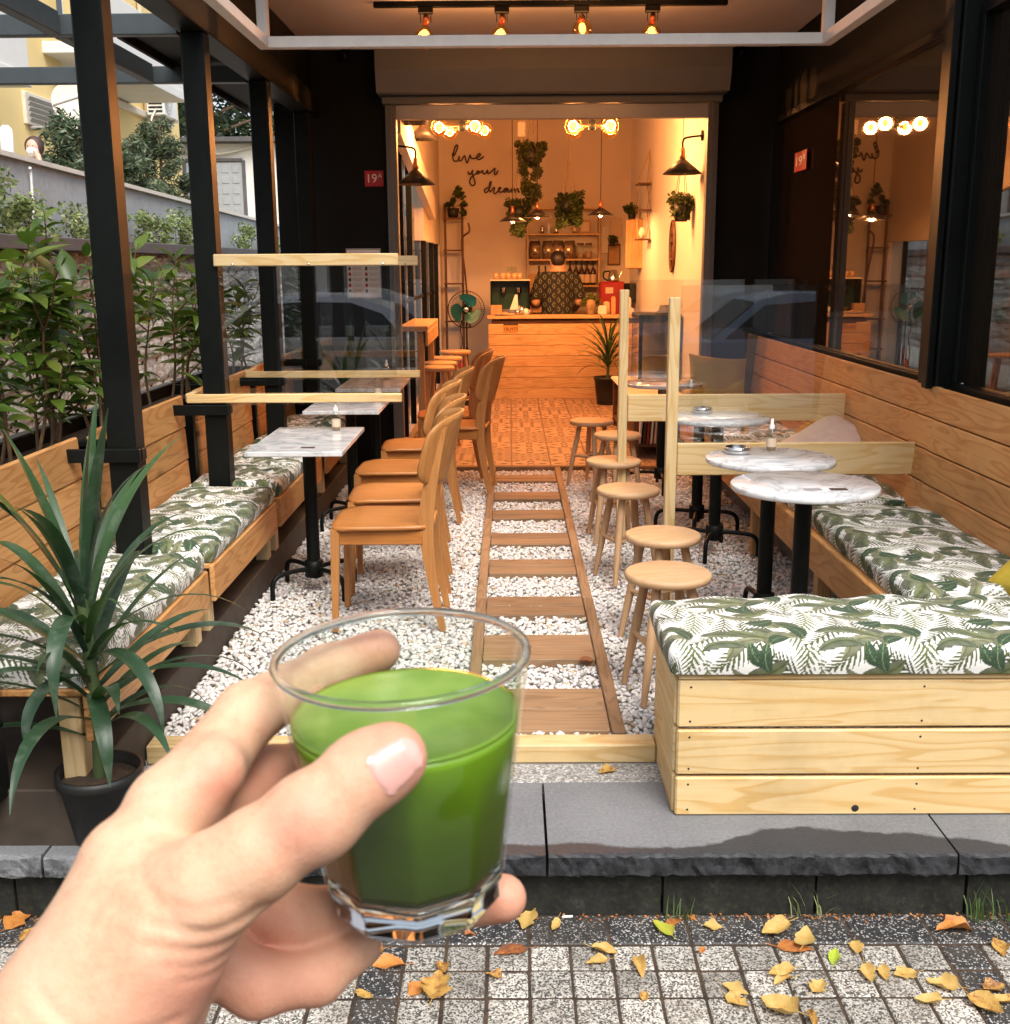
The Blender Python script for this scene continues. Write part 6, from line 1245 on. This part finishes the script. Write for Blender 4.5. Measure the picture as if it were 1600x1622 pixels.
obj('rope', rp, MT['rope'], ros); tag(obj('shell_lantern', MB().lathe([(0, 0), (.03, .01), (.045, .06), (.03, .11), (0, .12)], 14), MT['offwhite'], None, (1.42, 12.18, 1.7685)), 'pale round ornament on the lowest rope shelf board', 'ornament')
om = thing('oval_mirror', 'tall oval mirror with dark rim on the inner wall', 'mirror', (1.492, 10.4, 1.66)); Mo = Matrix.Rotation(rad(-90), 3, 'Y') @ Matrix.Diagonal((1.0, .62, 1.0)).to_3x3()
obj('glass', MB().lathe([(0, .012), (.215, .012)], 40, M=Mo), MT['mirror'], om); obj('rim', MB().lathe([(.213, .006), (.215, .02), (.235, .02), (.235, .0)], 40, M=Mo), MT['darkwood'], om)
for i, (x, z, w, h, m, l) in enumerate(((1.18, 1.80, .09, .32, 'offwhite', 'narrow pale picture on the back wall next to the shelves'), (1.30, 1.62, .16, .26, 'kraft', 'brown picture on the back wall by the wall cabinet'), (1.32, 1.95, .14, .22, 'label', 'pale picture high on the back wall corner'))):
    t = thing('picture', l, 'picture', (x, 14.185, z)); obj('frame', MB().box((0, 0, 0), (w, .02, h), .004), MT['darkwood'] if i == 1 else MT[m], t); obj('print', MB().box((0, -.012, 0), (w * .8, .004, h * .84)), MT[m], t)
# ------------------------------------------------------------------ display fridge, low table, dracaena by the counter
fr = thing('display_fridge', 'black framed glass display fridge inside the doorway', 'fridge', (1.30, 10.0, 0)); obj('cabinet', MB().box((0, 0, .14), (.36, .60, .28), .01).box((0, .28, .65), (.36, .04, .74), .005), MT['black'], fr)
obj('frame', MB().box((-.165, -.28, .66), (.03, .03, .76), .003).box((.165, -.28, .66), (.03, .03, .76), .003).box((0, 0, 1.05), (.37, .61, .05), .008), MT['black'], fr); obj('glass', MB().box((0, -.292, .66), (.30, .006, .74)).box((-.178, 0, .66), (.004, .52, .74)), MT['thinglass'], fr)
for z in (.45, .72): obj('shelf', MB().box((0, 0, z), (.30, .5, .012)), MT['chrome'], fr)
obj('back_card', MB().box((0, .22, .68), (.28, .01, .6)), MT['label'], fr)
tag(obj('hat', MB().lathe([(0, .07), (.04, .068), (.055, .02), (.09, .0), (.088, -.004), (0, .0)], 20), plain('grey_felt', (.10, .11, .12), .9), None, (1.36, 9.9, 1.082)), 'grey rounded object lying on the display fridge', 'hat')
lt2 = thing('low_table', 'low pale table with magazines under it inside the doorway', 'table', (1.18, 9.55, 0)); obj('top', MB().box((0, 0, .455), (.46, 1.9, .03), .012), MT['offwhite'], lt2); obj('side', MB().box((-.19, -.9, .22), (.04, .04, .44), .003).box((-.19, .9, .22), (.04, .04, .44), .003).box((.19, -.9, .22), (.04, .04, .44), .003).box((.19, .9, .22), (.04, .04, .44), .003).box((0, 0, .10), (.42, 1.8, .02)), MT['darkwood'], lt2)
mg = [('white', .16), ('ink', .14), ('machine_red', .15), ('offwhite', .17), ('label', .13)]
for i, (m, h) in enumerate(mg): tag(obj('magazine', MB().box((0, 0, h), (.012, .22, h * 2), .001).box((.008, 0, h), (.003, .21, h * 1.95)), MT[m], None, (1.02 + .03 * i, 8.78, .112), (0, rad(4), 0)), ['white', 'dark', 'red', 'cream', 'tan'][i] + ' magazine standing under the low table', 'magazine', 'magazines')
rg = random.Random(31); LV = []
for k in range(70):
    f = k / 69; LV.append((k * 2.399, .30 - .22 * f + rg.uniform(-.02, .02), rg.uniform(.42, .58), rg.uniform(.016, .024), 1.35 - 1.0 * f + rg.uniform(-.15, .15), rg.uniform(.6, 1.5), rg.uniform(-.3, .3), rg.uniform(-.2, .2)))
spiky_plant('spiky dark dracaena standing in front of the counter', 'house_plant', (1.06, 12.10, .005), .34, LV, (.11, .15, .30), MT['strap'])
# ------------------------------------------------------------------ people
bz = .0
pr = thing('person', 'person in a dark patterned shirt seen from behind at the counter', 'person', (.56, 13.22, 0), math.pi); SK = MT['skin_far']
body = [((0, 0, 1.30), (0, .0, 1.02), .155, .15), ((-.09, 0, 1.33), (.09, 0, 1.33), .09, .09), ((0, .01, 1.36), (0, -.01, 1.47), .060, .058), ((0, -.02, 1.535), (.082, .098, .112)), ((0, -.03, 1.50), (.066, .075, .085)), ((-.19, 0, 1.33), (-.26, -.02, 1.08), .060, .048), ((-.26, -.02, 1.08), (-.20, -.20, .97), .044, .034), ((.19, 0, 1.33), (.26, -.02, 1.08), .060, .048), ((.26, -.02, 1.08), (.21, -.20, .97), .044, .034), ((0, 0, 1.02), (0, 0, .86), .15, .16), ((-.09, 0, .86), (-.09, .01, .48), .085, .06), ((-.09, .01, .48), (-.09, .03, .06), .058, .04), ((.09, 0, .86), (.09, .01, .48), .085, .06), ((.09, .01, .48), (.09, .03, .06), .058, .04)]
pb = sdf_obj('body', body, (-.42, -.32, -.02), (.42, .26, 1.70), .014, .05, SK, pr)
for s in (-1, 1): obj('ear', MB().lathe([(0, -.01), (.018, -.006), (.022, .004), (0, .01)], 12, (s * .083, -.01, 1.53), M=Matrix.Rotation(rad(90), 3, 'Y')), SK, pr)
sdf_obj('hair', [((0, .0, 1.585), (.088, .10, .078)), ((0, .045, 1.545), (.078, .055, .07))], (-.14, -.16, 1.42), (.14, .16, 1.72), .009, .03, MT['hair'], pr)
shirt = [((0, 0, 1.30), (0, .0, .98), .172, .185), ((-.10, 0, 1.335), (.10, 0, 1.335), .105, .105), ((-.19, 0, 1.33), (-.255, -.01, 1.13), .080, .078), ((.19, 0, 1.33), (.255, -.01, 1.13), .080, .078), ((0, 0, .98), (0, 0, .84), .185, .185)]
so = sdf_obj('shirt', shirt, (-.45, -.30, .72), (.45, .30, 1.52), .008, .045, MT['weave'], pr, cut=lambda P: np.maximum(np.maximum(P[..., 2] - 1.425, .80 - P[..., 2]), np.where(np.abs(P[..., 0]) > .19, 1.12 - P[..., 2] - (np.abs(P[..., 0]) - .19) * .1, -1)))
co = np.empty(len(so.data.vertices) * 3, np.float32); so.data.vertices.foreach_get('co', co); co = co.reshape(-1, 3); ph = (co[:, 0] / .052); q = co[:, 2] / .105
wv = np.abs(((ph + .28 * np.cos(q * 6.283) * np.where(np.floor(ph).astype(int) % 2 == 0, 1, -1)) % 1) - .5); cols = np.where((wv > .44)[:, None], np.array([[.18, .20, .13]]), np.array([[.010, .010, .010]])); attr_col(so.data, 'tone', cols)
obj('trousers', MB().lathe([(.19, .92), (.20, .80), (.17, .55), (.13, .06)], 20), MT['cord'], pr)
wm = thing('person', 'person in a white top and face mask looking over the ramp parapet', 'person', (-5.27, 12.8, 1.86)); wm.scale = (.78,) * 3
sdf_obj('body', [((0, 0, 1.20), (.10, .115, .135)), ((0, -.0, 1.10), (0, .0, 1.0), .055, .06), ((0, 0, 0.9), (0, 0, .3), .15, .14), ((.15, -.05, .72), (.20, -.22, .86), .05, .04), ((.20, -.22, .86), (.10, -.12, 1.08), .04, .035), ((.10, -.12, 1.08), (.07, -.12, 1.14), .035, .03)], (-.35, -.35, .05), (.35, .3, 1.45), .014, .03, plain('skin_fair', (.62, .36, .26), .5), wm)
sdf_obj('hair', [((0, .03, 1.24), (.125, .12, .13)), ((.088, .03, 1.20), (.035, .07, .085)), ((-.088, .03, 1.20), (.035, .07, .085)), ((.03, .10, 1.30), (.06, .06, .06))], (-.25, -.25, .85), (.25, .25, 1.45), .012, .03, MT['hair_brown'], wm, cut=lambda P: -np.maximum(P[..., 1] + .055, np.maximum(P[..., 2] - 1.285, np.abs(P[..., 0]) - .085)) if False else np.maximum(-(P[..., 1] + .06), -1))
sdf_obj('face_mask', [((0, -.06, 1.15), (.085, .075, .072))], (-.15, -.2, 1.0), (.15, .1, 1.3), .01, .02, MT['white'], wm)
sdf_obj('top', [((0, 0, .92), (0, 0, .4), .17, .17), ((-.14, 0, .93), (.14, 0, .93), .09, .09), ((-.18, 0, .92), (-.24, -.05, .66), .075, .065), ((.18, 0, .92), (.24, -.05, .66), .075, .065), ((.22, -.06, .68), (.21, -.20, .84), .06, .055)], (-.4, -.4, .2), (.4, .3, 1.15), .014, .04, MT['white'], wm, cut=lambda P: P[..., 2] - 1.02)
eb = MB()
for s in (-1, 1): eb.lathe([(0, .003), (.007, .002), (.010, 0)], 8, (s * .034, -.106, 1.222), M=Matrix.Rotation(rad(90), 3, 'X'))
obj('eyes', eb, MT['cord'], wm)
# ------------------------------------------------------------------ hand with the glass of juice (local frame in metres: x right, y up, z away from the viewer)
HAND_O = Vector((-0.03632693, 0.3413927, 1.3320354)); HB = Matrix(((_r.x, _u.x, _f.x), (_r.y, _u.y, _f.y), (_r.z, _u.z, _f.z)))
def hw(p): return HAND_O + HB @ Vector(p)
HJ = dict(th_tip=(1, 18, -43.5, 8.6), th_d=(-10, 10.5, -45, 10.6), th_ip=(-24, 0, -47, 11.4), th_p=(-38, -10, -48, 12.6), th_mcp=(-52, -20.5, -46, 15.0), th_cmc=(-73, -39, -40, 21.5),
          wrist=(-91, -63, -40, 24.5), fore=(-143, -156, -46, 30), fore2=(-111, -101, -42, 26),
          ix_mcp=(-70, -3, -14, 13.5), ix_pip=(-55.5, 19.5, 13, 10.8), ix_dip=(-33, 30, 45, 9.4), ix_tip=(-14.5, 36.5, 53, 8.3),
          md_mcp=(-73, -19, 2, 13.5), md_pip=(-52, -6, 30, 10.4), md_dip=(-27, -5, 54, 9.6), md_tip=(0, -4.5, 59, 8.4),
          rg_mcp=(-70, -38, 10, 13), rg_pip=(-43, -54.5, 22, 11.2), rg_dip=(-4, -62, 50, 9.6), rg_tip=(33, -54, 41, 8.8),
          pk_mcp=(-68, -57, -1, 12.0), pk_pip=(-50, -70, 3, 10.4), pk_dip=(-32, -72.5, 16, 9.4), pk_tip=(-19, -67, 29, 8.2))
J = {k: (np.array(v[:3]) / 1000, v[3] / 1000) for k, v in HJ.items()}
def cone(a, b): return (J[a][0], J[b][0], J[a][1], J[b][1])
lo, hi, vx = (-.175, -.185, -.095), (.052, .062, .080), .0014
P = grid_pts(lo, hi, vx)
def chain(names, k=.004, extra=()):
    D = None
    for a, b in zip(names[:-1], names[1:]):
        d = sd_cone(P, *cone(a, b)); D = d if D is None else smin(D, d, k)
    for (c, r) in extra: D = smin(D, sd_ell(P, c, r), k)
    return D
D = sd_cone(P, *cone('fore', 'fore2'))
D = smin(D, sd_cone(P, *cone('fore2', 'wrist')), .02); D = smin(D, sd_cone(P, *cone('wrist', 'th_cmc')), .02)
for a, b, ra, rb in (((-.092, -.066, -.030), (-.073, -.012, -.010), .0225, .0145), ((-.090, -.070, -.026), (-.074, -.030, .004), .024, .0145), ((-.088, -.076, -.022), (-.070, -.048, .008), .022, .0135), ((-.082, -.020, -.028), (-.090, -.060, -.036), .016, .022)): D = smin(D, sd_cone(P, a, b, ra, rb), .012)
TH = chain(['th_cmc', 'th_mcp', 'th_p', 'th_ip', 'th_d', 'th_tip'], .006, [((-.021, .0005, -.0465), (.0128, .0118, .0118)), ((-.0035, .0150, -.0425), (.0125, .0105, .0098))])
D = smin(D, TH, .012)
D = smin(D, chain(['ix_mcp', 'ix_pip', 'ix_dip', 'ix_tip'], .004), .006)
D = smin(D, sd_cone(P, (-.0735, -.004, -.020), (-.0600, .0065, -.0145), .0125, .0105), .0055)      # pad at the root of the index finger
D = smin(D, chain(['md_mcp', 'md_pip', 'md_dip', 'md_tip'], .004), .0025)
D = smin(D, chain(['rg_mcp', 'rg_pip', 'rg_dip', 'rg_tip'], .004), .0025)
D = smin(D, chain(['pk_mcp', 'pk_pip', 'pk_dip', 'pk_tip'], .004), .0025)
def groove(pts, depth, width, zmax=-.030):
    """skin crease pressed into the side that faces the viewer"""
    global D
    q = [np.array((p[0], p[1]), np.float32) / 1000 for p in pts]; d = None; P2 = P[:, :, 0, :2]
    for a, b in zip(q[:-1], q[1:]):
        ab = b - a; t = np.clip(((P2 - a) @ ab) / (ab @ ab), 0, 1); r_ = P2 - a - t[..., None] * ab; e = np.sqrt((r_ * r_).sum(-1)); d = e if d is None else np.minimum(d, e)
    D = D + (depth / 1000 * np.exp(-(d / (width / 1000)) ** 2))[:, :, None].astype(np.float32) * (P[..., 2] < zmax)
def arc(p, n=4): return [(v.x, v.y) for v in crom([(a, b, 0) for a, b in p], n)]
groove(arc([(-22, 9), (-25.5, 2), (-25, -6)]), .45, .9); groove(arc([(-25, 8), (-28.5, 0), (-28, -8)]), .35, .8); groove(arc([(-19.5, 9), (-22, 3), (-21.5, -2)]), .25, .7)
groove(arc([(-65, -25.5), (-51, -28.4), (-41, -26), (-35, -22.5)]), 1.0, 1.6); groove(arc([(-66, -31), (-52, -34), (-43, -32.5), (-36, -28)]), 0.9, 1.6); groove(arc([(-62, -37), (-50, -39.5), (-40, -35)]), .65, 1.5); groove(arc([(-58, -42.5), (-49, -44), (-41, -40.5)]), .6, 1.3)
groove(arc([(-60, -20), (-50, -21.5), (-42, -19)]), .5, 1.3); groove(arc([(-96, -44), (-84, -52), (-72, -56), (-60, -55)]), .7, 1.8); groove(arc([(-100, -49), (-88, -58), (-76, -63), (-64, -62)]), .6, 1.8)
groove(arc([(-82, -10), (-74, -13), (-66, -19), (-58, -24)]), .8, 2.2)
V, F = nets(D, lo, vx); me = npmesh('hand', V, F, MT['skin'])
fl = np.zeros(len(V))
for c, r in (((.001, .018, -.045), .016), ((-.0145, .0365, .053), .016), ((.033, -.054, .041), .018), ((-.024, 0, -.055), .012), ((-.058, .004, -.02), .010), ((-.052, -.066, .01), .034), ((-.05, -.01, .02), .025), ((-.055, -.05, -.055), .02)):
    fl = np.maximum(fl, np.exp(-((V - np.array(c)) ** 2).sum(-1) / r ** 2))
a = me.attributes.new('flush', 'FLOAT', 'POINT'); a.data.foreach_set('value', fl.astype(np.float32))
HM = Matrix.Translation(HAND_O) @ HB.to_4x4()
# the local frame is left handed: bake it into the vertices so that the object itself is unscaled
Vw = (np.array(HB) @ V.T).T; me.vertices.foreach_set('co', Vw.astype(np.float32).ravel()); me.flip_normals(); me.update()
hand = tag(link('person', me, None, HAND_O), 'bare hand and forearm of a person holding up the glass of juice', 'person')
# thumb nail: curved plate on the distal joint
ax = (J['th_tip'][0] - J['th_d'][0]); ax /= np.linalg.norm(ax); fc = np.array([.10, -.16, -1.0]); fc -= ax * (fc @ ax); fc /= np.linalg.norm(fc); sdv = np.cross(ax, fc)
c0_ = J['th_tip'][0] + ax * .0005; nu, nv = 15, 15; NV = []; 
for i in range(nu):
    s = -1 + 2 * i / (nu - 1)
    for j in range(nv):
        t = -1 + 2 * j / (nv - 1); k = (abs(s) ** 3.2 + abs(t) ** 3.2) ** (1 / 3.2); m = max(abs(s), abs(t)); q = m / k if k > 1e-6 else 1; ss, tt = s * q, t * q
        an = tt * .70; o_ = c0_ + ax * (ss * .0076 - .0005); dr = fc * math.cos(an) + sdv * math.sin(an); a0, a1 = 0.0, .02
        for _ in range(18):
            mid = (a0 + a1) / 2; q_ = (o_ + dr * mid)[None]
            d_ = None
            for (na, nb) in (('th_ip', 'th_d'), ('th_d', 'th_tip')):
                e_ = sd_cone(q_, *cone(na, nb))[0]; d_ = e_ if d_ is None else float(smin(d_, e_, .006))
            d_ = float(smin(d_, sd_ell(q_, (-.0035, .0150, -.0425), (.0125, .0105, .0098))[0], .006))
            if d_ < 0: a0 = mid
            else: a1 = mid
        NV.append(o_ + dr * (a0 + .0005 - .0007 * (max(abs(ss), abs(tt)) > .93) + .0004 * (ss > .5)))
NV = np.array(NV); I = np.arange(nu * nv).reshape(nu, nv); NF = np.stack([I[:-1, :-1], I[1:, :-1], I[1:, 1:], I[:-1, 1:]], -1).reshape(-1, 4)
link('thumb_nail', npmesh('thumb_nail', (np.array(HB) @ NV.T).T, NF, MT['nail']), hand)
# glass
gl = thing('juice_glass', 'faceted glass of green juice held in the hand', 'glass', (0, 0, 0))
gaxis = Vector((-.038, .968, -.248)).normalized(); gz = (HB @ gaxis).normalized(); gx = (HB @ Vector((1, 0, 0))); gx = (gx - gz * gx.dot(gz)).normalized(); gy = gz.cross(gx)
Hg = .0935; base = hw((-.001, .044, 0)) - gz * Hg
gl.matrix_world = Matrix.Translation(base) @ Matrix(((gx.x, gy.x, gz.x), (gx.y, gy.y, gz.y), (gx.z, gy.z, gz.z))).to_4x4()
NG = 120
def pol(a, n=10):
    s = math.pi / n; return math.cos(s) / math.cos(((a + .2) % (2 * s)) - s)
def ring(z, r, f): return [(r * (1 - f + f * pol(2 * math.pi * k / NG)) * math.cos(2 * math.pi * k / NG), r * (1 - f + f * pol(2 * math.pi * k / NG)) * math.sin(2 * math.pi * k / NG), z) for k in range(NG)]
def shell(rows, capb=False, capt=False, closed=False):
    mb = MB(); V = [p for r_ in rows for p in r_]; m = len(rows); F = []
    for i in range(m if closed else m - 1):
        for k in range(NG): a_, b_ = i * NG, ((i + 1) % m) * NG; F.append((a_ + k, a_ + (k + 1) % NG, b_ + (k + 1) % NG, b_ + k))
    if capb: F.append(tuple(range(NG))[::-1])
    if capt: F.append(tuple((m - 1) * NG + k for k in range(NG)))
    mb.add(V, F, 0, True); return mb
def Rz(z): return .0308 + (.0432 - .0308) * (z / Hg) ** 1.05
def fz(z): return max(0.0, min(1.0, (.058 - z) / .012)) * .85 + .0
obj('wall', shell([ring(z, Rz(z), fz(z)) for z in np.linspace(.0135, Hg - .002, 26)]), MT['thinglass'], gl)
obj('inner_wall', shell([ring(z, Rz(z) - .0018, fz(z) * .6) for z in np.linspace(.0715, Hg - .002, 8)]), MT['thinglass'], gl)
obj('rim', shell([ring(Hg - .002 + .0016 * math.sin(a), Rz(Hg) - .0011 + .0015 * math.cos(a), 0) for a in np.linspace(0, 6.283, 11)[:-1]], closed=True), MT['glass'], gl)
obj('base', shell([ring(.0, .0255, .7), ring(.0, .0285, .9), ring(.0025, .0302, 1), ring(.0075, .0300, 1), ring(.0095, .0312, 1), ring(.0132, .0318, 1), ring(.0133, .0285, 1), ring(.0105, .026, 1), ring(.0100, .004, 1)], True, True), MT['glass'], gl)
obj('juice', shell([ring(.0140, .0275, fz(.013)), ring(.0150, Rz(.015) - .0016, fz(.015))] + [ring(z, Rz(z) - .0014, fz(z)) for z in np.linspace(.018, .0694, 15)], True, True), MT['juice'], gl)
obj('juice_surface', shell([ring(z, Rz(z) - .00135, 0) for z in (.0692, .0704)] + [ring(.0706, Rz(.0706) - .0014, 0), ring(.0704, Rz(.07) - .0034, 0), ring(.0700, .030, 0), ring(.0699, .008, 0)], False, True), MT['lit_top'], gl)
# ------------------------------------------------------------------ street behind the viewer, seen in the glass
road = struct(obj('road', MB().box((0, -6.2, -0.33), (60, 9.0, 0.06)), plain('asphalt', (.11, .11, .11), .9, nscale=60, var=.2)))
def parked_car(label, x, y, col, seed):
    t = thing('parked_car', label, 'car', (x, y, -.30), 0, 'cars parked across the street'); W2 = .84
    low = [(-2.05, .22), (-2.10, .45), (-2.05, .70), (-1.85, .84), (-1.2, .93), (1.35, .95), (1.95, .88), (2.08, .70), (2.10, .40), (2.02, .20), (1.75, .18), (1.70, .34), (1.52, .50), (1.25, .56), (.98, .50), (.80, .34), (.75, .18), (-.90, .18), (-.95, .34), (-1.13, .50), (-1.40, .56), (-1.67, .50), (-1.85, .34), (-1.90, .18)]
    roof = [(-1.05, .92), (-.45, 1.40), (-.1, 1.47), (.75, 1.46), (1.25, 1.30), (1.65, .94)]
    obj('body', MB().prism(low, -W2, W2, 'XZ'), col, t)
    mb = MB(); n = len(roof); V = [(a, -W2 + .04 + .17 * max(0, (z - .92) / .55), z) for a, z in roof] + [(a, W2 - .04 - .17 * max(0, (z - .92) / .55), z) for a, z in roof]
    mb.add(V, [tuple(range(n)), tuple(range(2 * n - 1, n - 1, -1))] + [(i, i + n, (i + 1) % n + n, (i + 1) % n) for i in range(n)]); obj('cabin', mb, col, t)
    for sy in (-1, 1):
        for poly in ([(-.86, .97), (-.40, 1.34), (.18, 1.38), (.22, .97)], [(.30, .97), (.27, 1.38), (.78, 1.37), (1.16, 1.24), (1.42, .97)]):
            w = MB(); w.add([(a, sy * (W2 - .035 - .17 * (z - .92) / .55 + .004), z) for a, z in poly], [tuple(range(4)) if len(poly) == 4 else tuple(range(5))]); obj('window', w, MT['screen'], t)
        for wx in (-1.40, 1.25):
            wh = obj('wheel', MB().lathe([(.20, -.09), (.30, -.09), (.315, -.06), (.315, .06), (.30, .09), (.20, .09)], 28, (wx, sy * (W2 - .08), .315), M=Matrix.Rotation(rad(90), 3, 'X')), MT['rubber'], t); obj('rim', MB().lathe([(0, .05), (.06, .06), (.19, .04), (.205, .088)], 20, (wx, sy * (W2 - .08), .315), M=Matrix.Rotation(rad(90 * sy), 3, 'X')), MT['alu'], wh)
        obj('headlight', MB().box((-1.98, sy * .62, .70), (.14, .30, .13), .03), MT['white'], t); obj('tail_light', MB().box((2.02, sy * .66, .76), (.10, .22, .16), .03), MT['red'], t)
    obj('windscreen', MB().add([(-1.02, -W2 + .10, .955), (-1.02, W2 - .10, .955), (-.50, W2 - .22, 1.375), (-.50, -W2 + .22, 1.375)], [(0, 1, 2, 3)]), MT['screen'], t)
parked_car('silver car parked across the street, reflected in the planter side partition', -2.7, -3.6, plain('car_silver', (.62, .64, .66), .2, metal=.6, var=.02), 1)
parked_car('dark blue car parked across the street, reflected in the bench side partition', 3.3, -3.7, plain('car_blue', (.20, .26, .34), .15, var=.02), 2)
hb = thing('street_building', 'grey street building opposite the cafe, reflected in the partitions', 'building', (0, -12, -.26))
obj('wall', MB().box((0, -2, 3.5), (34, 4, 7.0)), plain('render_opposite', (.66, .63, .58), .9, nscale=2), hb)
for i in range(-5, 6):
    for z in (1.7, 4.6):
        w = obj('window', MB().box((i * 2.9, .04, z), (1.7, .10, 1.9), .01), MT['palecap'], hb); obj('pane', MB().box((i * 2.9, .10, z), (1.5, .02, 1.7)), MT['screen'], w)
